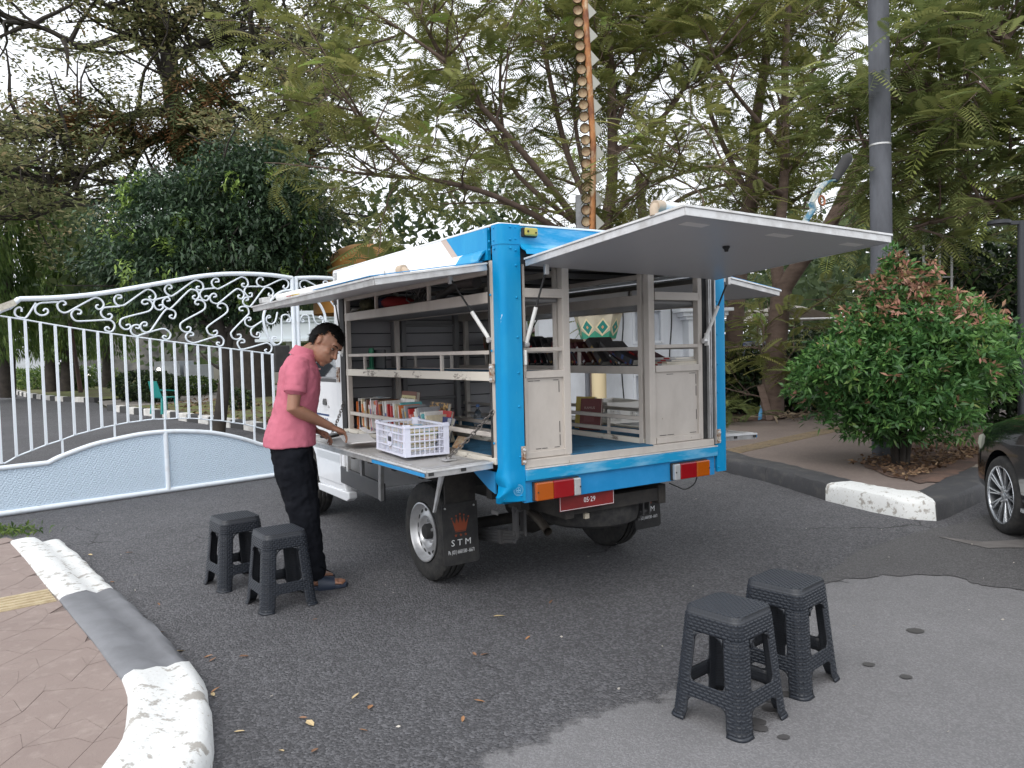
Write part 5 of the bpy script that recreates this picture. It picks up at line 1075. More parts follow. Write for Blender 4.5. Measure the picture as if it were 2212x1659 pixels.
    for i_ in range(nb_):
        for j in range(-1, na):
            w1 = .242/na; u0 = -.121+(j+(i_ % 2)*.5)*w1; u1 = min(u0+w1, .121); u0 = max(u0, -.121); v0 = -.121+i_*.242/nb_; v1 = v0+.242/nb_
            if u1-u0 < .004 or (abs(u0+u1) > .205 and abs(v0+v1) > .205): continue
            pillow(ft_, u0+.0006, u1-.0006, v0+.0005, v1-.0005, .003)
    o = wv.build('weave', M_foot, t, fix=False); o['kind'] = 'stuff'
    return t
st0 = make_stool()
for k, (x, y, rz_, lab) in enumerate([(.85, 3.06, 41, 'dark woven plastic stool nearest the camera at lower right'), (1.2, 3.385, 43, 'dark woven plastic stool just behind the nearest one at lower right'), (-1.435, 4.62, 36, 'dark woven plastic stool in front of the man\'s leg'), (-1.86, 5.06, 40, 'dark woven plastic stool left of the man, nearer the gate')]):
    s_ = st0 if k == 0 else copy_tree(st0); s_.location = (x, y, .0045 if k < 2 else .001); s_.rotation_euler = (0, 0, R(rz_)); tag(s_, lab, 'stool', 'dark plastic stools')

# ------------------------------------------------------------------ the man at the table
def ring(c, ax, ay, rx, ry, n=16, pw=1.0):
    c = Vector(c); ax = Vector(ax).normalized(); ay = Vector(ay).normalized()
    f = lambda v: math.copysign(abs(v)**pw, v)
    return [c+ax*(rx*f(math.cos(2*math.pi*k/n)))+ay*(ry*f(math.sin(2*math.pi*k/n))) for k in range(n)]
def limb(b, pts, rad, n=14):
    """tapered tube whose ends are rounded"""
    P = [Vector(p) for p in pts]; d0 = (P[0]-P[1]).normalized(); d1 = (P[-1]-P[-2]).normalized()
    P = [P[0]+d0*rad[0]*.8, P[0]+d0*rad[0]*.5]+P+[P[-1]+d1*rad[-1]*.5, P[-1]+d1*rad[-1]*.8]; rad = [rad[0]*.45, rad[0]*.85]+list(rad)+[rad[-1]*.85, rad[-1]*.45]
    b.tube(P, rad, n)
def ell(b, c, axes, rad, n=16):
    rad = [q*1.07 for q in rad]; c = Vector(c); A = [Vector(q).normalized() for q in axes]; T = Matrix(((A[0].x*rad[0], A[1].x*rad[1], A[2].x*rad[2], c.x), (A[0].y*rad[0], A[1].y*rad[1], A[2].y*rad[2], c.y), (A[0].z*rad[0], A[1].z*rad[1], A[2].z*rad[2], c.z), (0, 0, 0, 1)))
    pr = [(math.sin(math.pi*k/10), -math.cos(math.pi*k/10)) for k in range(1, 10)]; b.lathe(pr, n, T=T, capA=True, capB=True)
def remeshed(b, name, m, parent, vox, it=4, disp=0, dscale=.1):
    o = b.build(name, m, parent, smooth=180); r_ = o.modifiers.new('remesh', 'REMESH'); r_.mode = 'VOXEL'; r_.voxel_size = vox; r_.use_smooth_shade = True
    s_ = o.modifiers.new('smooth', 'SMOOTH'); s_.factor = .5; s_.iterations = it
    if disp:
        tx = bpy.data.textures.new(name+'_folds', 'CLOUDS'); tx.noise_scale = dscale; d_ = o.modifiers.new('folds', 'DISPLACE'); d_.texture = tx; d_.strength = disp; d_.mid_level = .5
        t2 = bpy.data.textures.new(name+'_creases', 'MARBLE'); t2.noise_scale = .09; t2.turbulence = 9; d2 = o.modifiers.new('creases', 'DISPLACE'); d2.texture = t2; d2.strength = disp*.45; d2.mid_level = .5
    return o
M_skin = mat('skin', (.33, .17, .108), .5, c2=(.28, .135, .085), scale=12, thr=(.35, .7), bump=.06, bscale=90)
M_skin.node_tree.nodes['Principled BSDF'].inputs['Subsurface Weight'].default_value = .08
M_shirt = mat('pink_pique', (.55, .165, .225), .9, spec=.2, c2=(.5, .145, .2), scale=7, bump=.25, bscale=300)
M_trou = mat('black_trousers', (.0075, .0085, .012), .95, spec=.12, c2=(.011, .012, .016), scale=6, bump=.25, bscale=200)
M_hair = mat('black_hair', (.005, .0045, .0045), .65, spec=.15, bump=.5, bscale=120, stretch=(1, 1, .3)); M_sandal = mat('navy_sandal', (.022, .032, .055), .55)
MAN = thing('person', 'man in pink polo shirt and black trousers bending over the truck table', 'person', (-1.335, 4.97, 0), R(16))
YL = (0, 1, 0); HF = Vector((.56, -.56, -.60)).normalized(); HU = Vector((.64, -.03, .76)).normalized(); HS = HU.cross(HF).normalized(); HF = HS.cross(HU).normalized()
HC = Vector((.135, -.005, 1.572))
HK = 1.07
def hp(f, s, u): return HC+(HF*f+HS*s+HU*u)*HK            # head-local point: forward, left, up
bd = MB(); AX = (HF, HS, HU)
ell(bd, hp(-.008, 0, .022), AX, (.1, .077, .098)); ell(bd, hp(.032, 0, -.045), AX, (.071, .065, .078)); ell(bd, hp(.05, 0, -.088), AX, (.04, .037, .03)); ell(bd, hp(.068, 0, -.105), AX, (.02, .022, .018))
ell(bd, hp(.078, 0, .035), AX, (.02, .05, .02)); 
for s in (-1, 1): ell(bd, hp(.066, s*.036, -.028), AX, (.026, .024, .024)); ell(bd, hp(.078, s*.03, .022), AX, (.016, .022, .01)); ell(bd, hp(.0, s*.077, -.006), (HF, HS, HU), (.015, .008, .027)); ell(bd, hp(-.006, s*.081, .006), (HF, HS, HU), (.017, .007, .017)); ell(bd, hp(.098, s*.013, -.035), AX, (.012, .01, .009))
limb(bd, [hp(.09, 0, .01), hp(.105, 0, -.015), hp(.116, 0, -.033)], [.009, .011, .014], 10)
ell(bd, hp(.094, 0, -.062), AX, (.012, .024, .008)); ell(bd, hp(.092, 0, -.074), AX, (.012, .021, .008))
limb(bd, [(-.045, 0, 1.44), (-.005, 0, 1.5), hp(-.03, 0, -.05)], [.062, .056, .056])
bd.loft([ring((c, 0, z), (1, 0, 0), YL, a_, b_, 20) for z, c, a_, b_ in ((.9, -.1, .1, .13), (1.05, -.09, .1, .13), (1.25, -.05, .1, .15), (1.4, -.035, .095, .17), (1.45, -.03, .06, .1))])
# arms, hands, legs, feet
def hand(b, wrist, dirv, palmn, side, curl, spread=1.0):
    """palm with five fingers; palmn = direction the palm looks, side = towards the thumb"""
    w_ = Vector(wrist); d = Vector(dirv).normalized(); n = Vector(palmn).normalized(); s = Vector(side); s = (s-d*s.dot(d)).normalized(); n = d.cross(s) if d.cross(s).dot(n) > 0 else s.cross(d)
    b.loft([ring(w_+d*t+n*q, s, n, wx, wy, 14, .85) for t, q, wx, wy in ((-.03, 0, .026, .019), (0, 0, .028, .019), (.03, .002, .037, .018), (.06, .002, .042, .016), (.085, .004, .041, .0135), (.094, .005, .036, .009))])
    for k, (off, L_, r_) in enumerate(((.031, .072, .0088), (.0105, .08, .009), (-.0105, .075, .0086), (-.03, .06, .0078))):
        p = w_+d*.084+s*off+n*.004; a0 = curl*(.45+.1*k); P = [p-d*.012]; an = 0
        for j, fr in enumerate((.45, .31, .24)):
            an += a0*(1.0, 1.15, .7)[j]; P.append(P[-1 if j else 0]+(d*math.cos(an)+n*math.sin(an)+s*off*2.2*spread)*(L_*fr+(.012 if j == 0 else 0)))
        limb(b, P, [r_*1.05, r_, r_*.92, r_*.8], 8)
    q = w_+d*.02+s*.026; P = [q, q+s*.022+d*.026+n*.012, q+s*.028+d*.055+n*.026, q+s*.022+d*.078+n*.036]; limb(b, P, [.0135, .0115, .0105, .0085], 8)
SH = Vector((-.045, -.17, 1.43)); EL = Vector((-.085, -.225, 1.175)); WR = Vector((.145, -.1, 1.04))
limb(bd, [SH, SH.lerp(EL, .35), SH.lerp(EL, .7), EL, EL.lerp(WR, .18), EL.lerp(WR, .45), EL.lerp(WR, .8), WR], [.042, .042, .041, .041, .042, .038, .029, .026])
hand(bd, WR+(WR-EL).normalized()*.012, (.85, .35, -.36), (.2, .1, -1), (.2, .8, 0), .75)
SL = Vector((-.04, .17, 1.43)); EL2 = Vector((-.1, .24, 1.16)); WL = Vector((.05, .13, 1.0))
limb(bd, [SL, SL.lerp(EL2, .5), EL2, EL2.lerp(WL, .4), WL], [.042, .041, .04, .037, .026])
hand(bd, WL, (.85, -.15, -.25), (-.2, -.3, -1), (.0, -.8, .1), .9)
for s, dx in ((-1, 0), (1, -.07)):
    limb(bd, [(-.1, s*.09, .9), (-.06+dx*.4, s*.095, .55), (.0+dx, s*.1, .14), (.005+dx, s*.1, .085)], [.055, .045, .036, .036])
    bd.loft([ring((x+dx, s*(.1+.012*(x > .1)), z), (0, 1, 0), (0, 0, 1), a_, b_, 14, .85) for x, z, a_, b_ in ((-.065, .05, .02, .015), (-.055, .055, .03, .032), (0, .055, .034, .034), (.06, .046, .038, .024), (.11, .044, .043, .021), (.15, .04, .042, .016))])
    for j, (yo, L_) in enumerate(((.03, .05), (.012, .05), (-.004, .045), (-.019, .038), (-.032, .03))): limb(bd, [(.14+dx, s*(.112)-s*yo*-1*-1, .037), (.155+dx+L_*.5, s*.112-s*yo, .036), (.15+dx+L_, s*.112-s*yo, .031)], [.012 if j == 0 else .009]*2+[.009 if j == 0 else .007], 8)
BODY = remeshed(bd, 'body', M_skin, MAN, .0052, 3)
# face details and hair
b = MB()
for s in (-1, 1):
    ell(b, hp(.082, s*.031, -.001), AX, (.008, .013, .0055), 10)
b.build('eyes', mat('eye_white', (.22, .18, .16), .35), BODY, smooth=180)
b = MB()
for s in (-1, 1): ell(b, hp(.0885, s*.03, -.003), AX, (.003, .0055, .005), 8); b.tube([hp(.088-.004*abs(q), s*(.031+.016*q), .0045-.002*q*q) for q in (-1, -.3, .3, 1)], .0018, 6)
b.build('irises', mat('eye_dark', (.01, .008, .007), .2), BODY, smooth=180)
b = MB()
for s in (-1, 1): b.tube([hp(.0935-.012*q*q*(q > 0), s*(.03+.02*q), .021+.004*(1-q*q)) for q in (-1, -.4, .2, .7, 1.1)], [.0025, .0042, .004, .003, .0015], 6)
b.tube([hp(.106-.03*abs(q)**2*.35, .02*q, -.0515-.003*abs(q)) for q in (-1, -.5, 0, .5, 1)], [.001, .0022, .0022, .0022, .001], 6)
b.build('eyebrows', M_hair, BODY, smooth=180)
b = MB(); b.tube([hp(.104-.012*q*q, .02*q, -.068) for q in (-1, -.5, 0, .5, 1)], [.001, .0016, .0016, .0016, .001], 6); b.build('mouth_line', mat('lip', (.12, .04, .03), .5), BODY, smooth=180)
# hair: a cap over crown, sides and nape with short tufts
hb_ = MB(); nt_, np_ = 22, 36; keep = []
def hairpt(th, ph, k=1.0):
    d = Vector((math.sin(th)*math.cos(ph), math.sin(th)*math.sin(ph), math.cos(th)))
    n_ = math.sin(ph*9+th*7)*.003+math.sin(ph*17-th*11)*.002
    return (d.x*(.109*k+n_), d.y*(.085*k+n_), d.z*(.107*k+n_)+.0), d
def hairok(p):
    f, s, u = p
    if f > .02: return u > .05-(f-.06)*.25+(.008 if abs(s) > .045 else 0)
    if f > -.02: return u > .004+(f+.02)*1.05
    return u > -.055-.25*(f+.02)*0 if f > -.06 else u > -.075
V = []; ok = []
for i_ in range(nt_+1):
    for j in range(np_):
        (f, s, u), d = hairpt(math.pi*(.001+.84*i_/nt_), 2*math.pi*j/np_); p = (f-.012, s, u+.022); V.append(hp(*p)); ok.append(hairok(p))
F = [(i_*np_+j, i_*np_+(j+1) % np_, (i_+1)*np_+(j+1) % np_, (i_+1)*np_+j) for i_ in range(nt_) for j in range(np_)]
hb_.add(V, [f for f in F if all(ok[q] for q in f)])
rh = random.Random(5)
for k in range(900):
    th = math.acos(1-1.75*rh.random()); ph = rh.random()*6.283; (f, s, u), d = hairpt(th, ph); p = (f-.012, s, u+.022)
    if not hairok((p[0], p[1], p[2]-.006)): continue
    b0 = hp(*p); n_ = (HF*d.x+HS*d.y+HU*d.z); dr = (n_*(.55 if u > .06 else .22)+(HF*.5-HU*.2 if u > .05 else -HU*.7-HF*.3)+Vector((rh.uniform(-.4, .4), rh.uniform(-.4, .4), rh.uniform(-.3, .3)))).normalized()
    sd2 = n_.cross(dr).normalized()*.0035; L_ = rh.uniform(.009, .022); hb_.add([b0-sd2-n_*.004, b0+sd2-n_*.004, b0+dr*L_], [(0, 1, 2)])
hb_.build('hair', M_hair, BODY, smooth=180, fix=False)
# trousers, shirt, sandals
b = MB(); b.loft([ring((c, 0, z), (1, 0, 0), YL, a_, b_, 22, .9) for z, c, a_, b_ in ((.80, -.095, .118, .165), (.86, -.1, .128, .172), (.93, -.105, .13, .17), (1.0, -.105, .12, .158))])
limb(b, [(-.1, -.085, .88), (-.088, -.092, .75), (-.06, -.097, .6), (-.04, -.1, .48), (-.02, -.1, .3), (.003, -.1, .15), (.012, -.1, .115)], [.12, .117, .105, .098, .09, .083, .08])
limb(b, [(-.095, .085, .88), (-.065, .092, .75), (-.05, .097, .6), (-.035, .1, .48), (-.03, .1, .3), (-.05, .1, .15), (-.055, .1, .115)], [.12, .117, .105, .098, .09, .083, .08])
remeshed(b, 'trousers', M_trou, BODY, .009, 3, .02, .07)
b = MB(); b.add([(.04, -.17, .17), (.1, -.19, .135), (.13, -.185, .115), (.05, -.12, .13)], [(0, 1, 2, 3)]); b.build('loose_cuff', M_trou, BODY, fix=False)
b = MB(); TOR = [(.925, -.112, .166, .208), (.96, -.11, .162, .203), (1.03, -.1, .153, .193), (1.13, -.075, .144, .188), (1.25, -.05, .138, .2), (1.36, -.037, .132, .21), (1.42, -.034, .12, .205), (1.465, -.03, .098, .165), (1.5, -.018, .078, .11), (1.52, -.008, .07, .085)]
b.loft([ring((c, 0, z), (1, 0, 0), YL, a_, b_, 26, .94) for z, c, a_, b_ in TOR])
limb(b, [SH+Vector((.0, .03, .0)), SH.lerp(EL, .3)+Vector((0, -.006, 0)), SH.lerp(EL, .5)+Vector((0, -.008, 0))], [.076, .072, .068]); limb(b, [SL-Vector((0, .03, 0)), SL.lerp(EL2, .3), SL.lerp(EL2, .5)], [.076, .072, .068])
SHIRT = remeshed(b, 'polo_shirt', M_shirt, BODY, .009, 4, .014, .1)
e_ = SH.lerp(EL, .555)+Vector((0, -.008, 0)); dn = (EL-SH).normalized(); x_ = dn.orthogonal().normalized(); y_ = dn.cross(x_)
MB().loft([ring(e_+dn*t, x_, y_, r_, r_, 22) for t, r_ in ((-.02, .069), (-.004, .0705), (.008, .0705), (.016, .067), (.012, .058), (-.01, .056))], caps=False).build('sleeve_cuff', M_shirt, SHIRT, smooth=60)
cc_ = Vector((-.002, 0, 1.515)); cn = Vector((.35, 0, 1)).normalized(); cx_ = Vector((1, 0, -.35)).normalized()
cl = MB(); cl.loft([ring(cc_+cn*t+cx_*q, cx_, YL, a_, b_, 24) for t, q, a_, b_ in ((-.03, .0, .092, .094), (-.012, .0, .086, .088), (.03, .0, .07, .069), (.036, .0, .067, .066), (.02, .0, .063, .062), (-.02, 0, .063, .062))], caps=False); cl.build('collar', M_shirt, SHIRT, smooth=60)
cp = MB(); cp.add([(.055, -.075, 1.50), (.092, -.045, 1.455), (.1, -.012, 1.44), (.075, -.0, 1.475), (.07, -.02, 1.52)], [(0, 1, 2, 3, 4)]); cp.build('collar_point', M_shirt, SHIRT, fix=False)
for k in range(2): MB().cyl((.085+.004*k, -.006, 1.41-.055*k), (.098+.004*k, -.006, 1.41-.055*k), .006, n=8).build('button', mat('pink_button', (.7, .4, .4), .4), SHIRT)
for s, dx in ((-1, 0), (1, -.07)):
    out = [(-.075, 0), (-.068, .028), (-.02, .036), (.06, .04), (.13, .05), (.185, .047), (.212, .03), (.218, 0), (.205, -.03), (.16, -.045), (.06, -.04), (-.02, -.036), (-.068, -.028)]
    so = MB(); so.prism(out, lambda x, y_: (x+dx, s*.108+y_, .003), lambda x, y_: (x+dx, s*.108+y_, .028)); sd_o = so.build('sandal', M_sandal, BODY, bevel=.005)
    up = MB(); up.loft([ring((x+dx, s*.108, .026), (0, 1, 0), (0, 0, 1), a_, b_, 16) for x, a_, b_ in ((.03, .05, .062), (.07, .053, .056), (.11, .056, .048), (.135, .055, .042))], caps=False); up.build('strap', M_sandal, sd_o, smooth=60)
    MB().lathe([(.001, 0), (.012, 0), (.012, .002)], 10, (.075+dx, s*.108-.036, .056), Matrix.Rotation(R(50), 4, 'X')).build('badge', M_wink, sd_o)

# ------------------------------------------------------------------ parked black car at the right edge
CAR = thing('parked_car', 'glossy black car parked at the right edge by the kerb', 'car', (3.74, 5.86, 0), R(80))
M_car = mat('black_car_paint', (.006, .007, .008), .12, coat=1.0, spec=.6)
# local: x forward (0 at the front axle), y left (0 at the left side), z up
def sect(x, w0, zb, zs, zr, wr, inset=0):
    L = [(-inset, zb), (-inset+.015, zb+.14), (-inset+.02, zs-.2), (-inset, zs-.04), (-inset-.05, zs), (-wr, zr-.03), (-wr-.08, zr)]
    Rr = [(-w0-a_ if 0 else -(w0+a_), z_) for a_, z_ in [(y_, z_) for y_, z_ in L]][::-1]
    return [Vector((x, y_, z_)) for y_, z_ in L]+[Vector((x, -w0-y_, z_)) for y_, z_ in L[::-1]]
S = [sect(.82, 1.7, .3, .58, .62, .35, .35), sect(.76, 1.7, .22, .66, .72, .3, .18), sect(.62, 1.7, .2, .74, .82, .25, .07), sect(.35, 1.7, .2, .82, .9, .22, .02), sect(0, 1.7, .2, .88, .96, .2), sect(-.45, 1.7, .19, .93, 1.02, .2), sect(-.6, 1.7, .19, .94, 1.06, .2), sect(-1.2, 1.7, .19, .95, 1.42, .3), sect(-1.8, 1.7, .19, .96, 1.47, .3), sect(-2.7, 1.7, .19, .97, 1.42, .3), sect(-3.2, 1.7, .22, .98, 1.1, .22, .03), sect(-3.5, 1.7, .3, .9, .95, .25, .1)]
b = MB(); b.loft(S); body = b.build('tmp_body', M_car, None, smooth=50)
sub = body.modifiers.new('s', 'SUBSURF'); sub.levels = 2; sub.render_levels = 2
cut = MB()
for x in (0, -2.65): cut.cyl((x, .3, .3), (x, -.28, .3), .345, n=40); cut.cyl((x, -1.42, .3), (x, -2.0, .3), .345, n=40)
cut = cut.build('tmp_cut', M_black); bo = body.modifiers.new('b', 'BOOLEAN'); bo.object = cut; bo.operation = 'DIFFERENCE'; bo.solver = 'EXACT'
me = bpy.data.meshes.new_from_object(body.evaluated_get(bpy.context.evaluated_depsgraph_get())); bpy.data.objects.remove(body); bpy.data.objects.remove(cut)
me.polygons.foreach_set('use_smooth', [True]*len(me.polygons)); me.set_sharp_from_angle(angle=R(40)); o = bpy.data.objects.new('body', me); col.objects.link(o); o.parent = CAR
M_alloy = mat('alloy', (.5, .52, .55), .25, .8); M_allo2 = mat('dark_alloy', (.08, .085, .09), .4, .5)
for x in (0, -2.65):
    for s, yy in ((1, -.09), (-1, -1.61)):
        w_ = empty('wheel', (x, yy, .3), 0, CAR); w_.rotation_euler = (R(-90*s), 0, 0)
        MB().lathe([(.215, .08), (.225, .1), (.26, .105), (.285, .095), (.298, .075), (.3, .04), (.3, -.06), (.29, -.09), (.215, -.1)], 56).build('tyre', M_tyre, w_, smooth=40, fix=False)
        MB().lathe([(.222, .092), (.225, .1), (.216, .1), (.208, .08), (.204, -.06), (.1, -.06), (.001, -.06)], 48).build('rim', M_allo2, w_, smooth=40, fix=False)
        MB().lathe([(.226, .096), (.222, .103), (.212, .1), (.21, .09)], 48).build('rim_lip', M_alloy, w_, smooth=40, fix=False)
        for k in range(10):
            sp = MB(); a_ = k/10*6.283
            for da in (-.085, .085):
                p0 = Vector((.035*math.cos(a_), .035*math.sin(a_), .062)); p1 = Vector((.214*math.cos(a_+da), .214*math.sin(a_+da), .088)); sp.bar(p0, p1, .014, .02)
            sp.build('spoke', M_alloy, w_, bevel=.003)
        h_ = MB(); h_.lathe([(.05, .05), (.045, .078), (.03, .084), (.001, .085)], 20); h_.build('hub', M_alloy, w_, smooth=40)
        n_ = MB()
        for k in range(5): a_ = k/5*6.283; n_.cyl((.055*math.cos(a_), .055*math.sin(a_), .07), (.055*math.cos(a_), .055*math.sin(a_), .088), .009, n=6)
        n_.build('wheel_nuts', M_steel, w_)
hl = MB(); hl.loft([[Vector((.74-.3*t, -.15+.13*t+yy, zz+.1*t)) for yy, zz in ((0, .5), (.018, .55), (.008, .61), (-.03, .63), (-.06, .55))] for t in np.linspace(0, 1, 6)])
hl.build('headlamp', mat('headlamp_lens', (.34, .36, .3), .1, coat=1), CAR, smooth=40)
MB().bar((-.33, .004, .25), (-2.3, .004, .25), .02, .03).build('sill_trim', M_alloy, CAR, bevel=.004)
MB().prism([(-.75, 1.0), (-2.8, 1.03), (-2.5, 1.38), (-1.35, 1.38)], lambda x, z: (x, -.09-(z-1.0)*.55, z), lambda x, z: (x, -.1-(z-1.0)*.55, z)).build('side_window', M_glass, CAR)

# ------------------------------------------------------------------ poles and lamps
M_pole = mat('grey_concrete_pole', (.125, .132, .15), .8, c2=(.06, .063, .073), scale=3, thr=(.35, .7), stretch=(1, 1, .3), bump=.3, bscale=50)
p0 = Vector((4.36, 9.02, .15)); LP = thing('utility_pole', 'thick grey concrete pole behind the red tipped shrub', 'pole', p0)
b = MB(); b.tube([(0, 0, 0), (-.02, 0, 3), (-.05, 0, 6), (-.08, 0, 10)], [.125, .118, .11, .1], 24); b.build('shaft', M_pole, LP, smooth=60)
for z_ in (3.62,): MB().lathe([(.118, -.012), (.122, -.008), (.122, .008), (.118, .012)], 24, (-.026, 0, z_)).build('steel_band', M_alu, LP, smooth=40)
for z_ in (2.1,): MB().lathe([(.122, -.006), (.1245, -.005), (.1245, .005), (.122, .006)], 24, (-.012, 0, z_)).build('cable_tie', M_black, LP, smooth=40)
q = at(2205, 640, 8.4); SLm = thing('street_lamp', 'dark post lamp with flat head at the right edge', 'lamp', (q.x, q.y, .15))
MB().cyl((0.02, 0, 0), (0, 0, 2.62), .04, .035, 14).build('post', mat('dark_lamp_paint', (.028, .03, .036), .5), SLm, smooth=50)
MB().lathe([(.001, .03), (.1, .03), (.115, .02), (.115, -.012), (.1, -.02), (.001, -.02)], 28, (-.24, 0, 2.6)).build('lamp_head', MAT['dark_lamp_paint'], SLm, smooth=40); MB().bar((0, 0, 2.6), (-.14, 0, 2.6), .04, .04).build('arm', MAT['dark_lamp_paint'], SLm); MB().lathe([(.001, -.021), (.09, -.021)], 24, (-.24, 0, 2.6)).build('diffuser', mat('lamp_diffuser', (.25, .25, .24), .5), SLm)
# festive column: cream shaft, eight-sided capital with green diamonds, leaning rusty mast of round lamps
CO = thing('ornament_column', 'cream column with green diamond capital and tall rusty lamp mast', 'column', (1.36, 12, 0))
M_crm = mat('cream_column', (.6, .49, .3), .6, c2=(.45, .3, .13), scale=4, thr=(.5, .72), stretch=(1, 1, .3)); M_rm = mat('rusty_orange_mast', (.46, .2, .07), .7, c2=(.2, .07, .03), scale=7, thr=(.42, .62), c3=(.62, .5, .33), s3=4, t3=(.5, .65), stretch=(1, 1, .5)); M_dg = mat('green_diamond', (.02, .19, .16), .5); M_dc = mat('cream_diamond', (.66, .56, .36), .55); M_do = mat('orange_diamond', (.55, .3, .15), .55); M_sage = mat('sage_panel', (.42, .37, .27), .6, c2=(.5, .45, .34), scale=5); M_gp = mat('green_panel', (.04, .25, .16), .55)
MB().cyl((0, 0, 0), (0, 0, 1.62), .115, n=24).build('shaft', M_crm, CO, smooth=60)
n8 = 8; z0, z1, r0, r1 = 1.64, 2.03, .27, .385
def facet(k, u, t, out=0): 
    r_ = r0+(r1-r0)*t; a0, a1 = (k-.5)/n8*6.283+.12, (k+.5)/n8*6.283+.12; p = Vector((r_*math.cos(a0), r_*math.sin(a0), z0+(z1-z0)*t)); q_ = Vector((r_*math.cos(a1), r_*math.sin(a1), z0+(z1-z0)*t)); am = k/n8*6.283+.12
    return p.lerp(q_, u)+Vector((math.cos(am), math.sin(am), -.25))*out
cap = MB(); cap.lathe([(.1, 1.58), (.2, 1.58), (.21, 1.62), (.26, 1.635)], 24); cap = cap.build('capital', M_crm, CO, smooth=40)
for k in range(n8):
    f_ = MB(); f_.add([facet(k, 0, 0), facet(k, 1, 0), facet(k, 1, 1), facet(k, 0, 1)], [(0, 1, 2, 3)]); f_.add([facet(k, 0, 0, -.02), facet(k, 1, 0, -.02), facet(k, 1, 1, -.02), facet(k, 0, 1, -.02)], [(3, 2, 1, 0)]); fo = f_.build('facet', M_sage, cap)
    MB().add([facet(k, .0, .02, .002), facet(k, 1, .02, .002), facet(k, 1, .34, .002), facet(k, .5, .12, .002), facet(k, .0, .34, .002)], [(0, 1, 3, 4), (1, 2, 3)]).build('green_foot', M_gp, fo)
    for sc, m, o_ in ((1.0, M_dc, .004), (.74, M_dg, .006), (.2, M_do, .008)):
        MB().add([facet(k, .5, .47-.36*sc, o_), facet(k, .5+.46*sc, .47, o_), facet(k, .5, .47+.36*sc, o_), facet(k, .5-.46*sc, .47, o_)], [(0, 1, 2, 3)]).build('diamond', m, fo)
MB().lathe([(.001, z1+.09), (.24, z1+.08), (.25, z1+.002), (.385, z1), (.39, z1-.012)], 8).build('rust_collar', mat('rust_brown', (.2, .1, .055), .8, c2=(.4, .33, .22), scale=8), cap)
P0, P1 = Vector((-.06, 0, 2.1)), Vector((-.02, 0, 4.6)); P2 = Vector((-.16, 0, 8.2))
ms = MB(); ms.tube([P0, Vector((-.06, 0, 3.3)), P1, P2], .05, 10); ms = ms.build('mast', M_rm, CO, smooth=50)
M_disc = mat('lamp_disc', (.42, .33, .2), .6, c2=(.27, .15, .08), scale=14); M_fin = mat('pale_fin', (.36, .36, .32), .5)
zz = 3.1; k = 0
while zz < 8:
    c = (P0.lerp(P1, (zz-2.1)/2.5) if zz < 4.6 else P1.lerp(P2, (zz-4.6)/3.6))
    if zz < 3.35: c = c+Vector((-.03, 0, 0))
    MB().lathe([(.001, -.018), (.046, -.014), (.068, 0), (.07, .02)], 16, c+Vector((-.115, -.02, 0)), Matrix.Rotation(R(90), 4, 'X')).build('lamp_disc', M_disc, ms, smooth=50)
    MB().lathe([(.064, .0), (.079, .0), (.079, .03)], 16, c+Vector((-.115, -.015, 0)), Matrix.Rotation(R(90), 4, 'X')).build('disc_ring', mat('ring_rust', (.16, .1, .06), .7), ms)
    if k % 2 == 0: MB().prism([(.04, -.14), (.17, -.03), (.04, .12)], lambda x, z_: (c.x+x, -.012, c.z+z_), lambda x, z_: (c.x+x, .012, c.z+z_)).build('fin', M_fin, ms)
    zz += .178; k += 1
p = at(1262, 470, 12.4); GB = MB().box(-.13, .13, -.08, .08, -.35, .35).build('junction_box', mat('grey_box', (.35, .36, .38), .6, c2=(.25, .25, .27), scale=6), None, bevel=.01); GB.location = (p.x, p.y, p.z); MB().cyl((0, 0, -.35), (0, 0, -p.z), .04, n=10).build('box_post', M_pole, GB); tag(GB, 'grey metal box on a post beside the rusty mast', 'box')

# ------------------------------------------------------------------ buildings and canopies behind
M_bw = mat('stained_white_wall', (.72, .75, .8), .75, c2=(.55, .57, .6), scale=2.2, thr=(.45, .75), c3=(.08, .075, .07), s3=7, t3=(.7, .76), stretch=(1, 1, .45))
M_bw2 = mat('white_moulding', (.74, .77, .82), .7, c2=(.2, .18, .16), scale=9, thr=(.62, .7))
def wall_holes(b, x0, x1, z0, z1, y, holes, dep=.18):
    xs = sorted({x0, x1}|{h[0] for h in holes}|{h[1] for h in holes}); zs = sorted({z0, z1}|{h[2] for h in holes}|{h[3] for h in holes})
    for i in range(len(xs)-1):
        for j in range(len(zs)-1):
            cx, cz = (xs[i]+xs[i+1])/2, (zs[j]+zs[j+1])/2; inn = any(h[0] < cx < h[1] and h[2] < cz < h[3] for h in holes); yy = y+dep if inn else y
            b.add([(xs[i], yy, zs[j]), (xs[i+1], yy, zs[j]), (xs[i+1], yy, zs[j+1]), (xs[i], yy, zs[j+1])], [(0, 1, 2, 3)])
    for h in holes:
        for p, q in (((h[0], h[2]), (h[1], h[2])), ((h[1], h[2]), (h[1], h[3])), ((h[1], h[3]), (h[0], h[3])), ((h[0], h[3]), (h[0], h[2]))): b.add([(p[0], y, p[1]), (q[0], y, q[1]), (q[0], y+dep, q[1]), (p[0], y+dep, p[1])], [(0, 1, 2, 3)])
GH = thing('white_gatehouse', 'stained white gatehouse wall with square niches behind the truck', 'building', (0, 15, 0))
holes = [(2.42, 2.92, 1.62, 2.2), (2.42, 2.92, .2, .95)]
b = MB(); wall_holes(b, .55, 3.35, 0, 2.72, 0, holes); b.box(.55, 3.35, .3, 2.6, 0, 2.7); b.build('wall', M_bw, GH, fix=False)
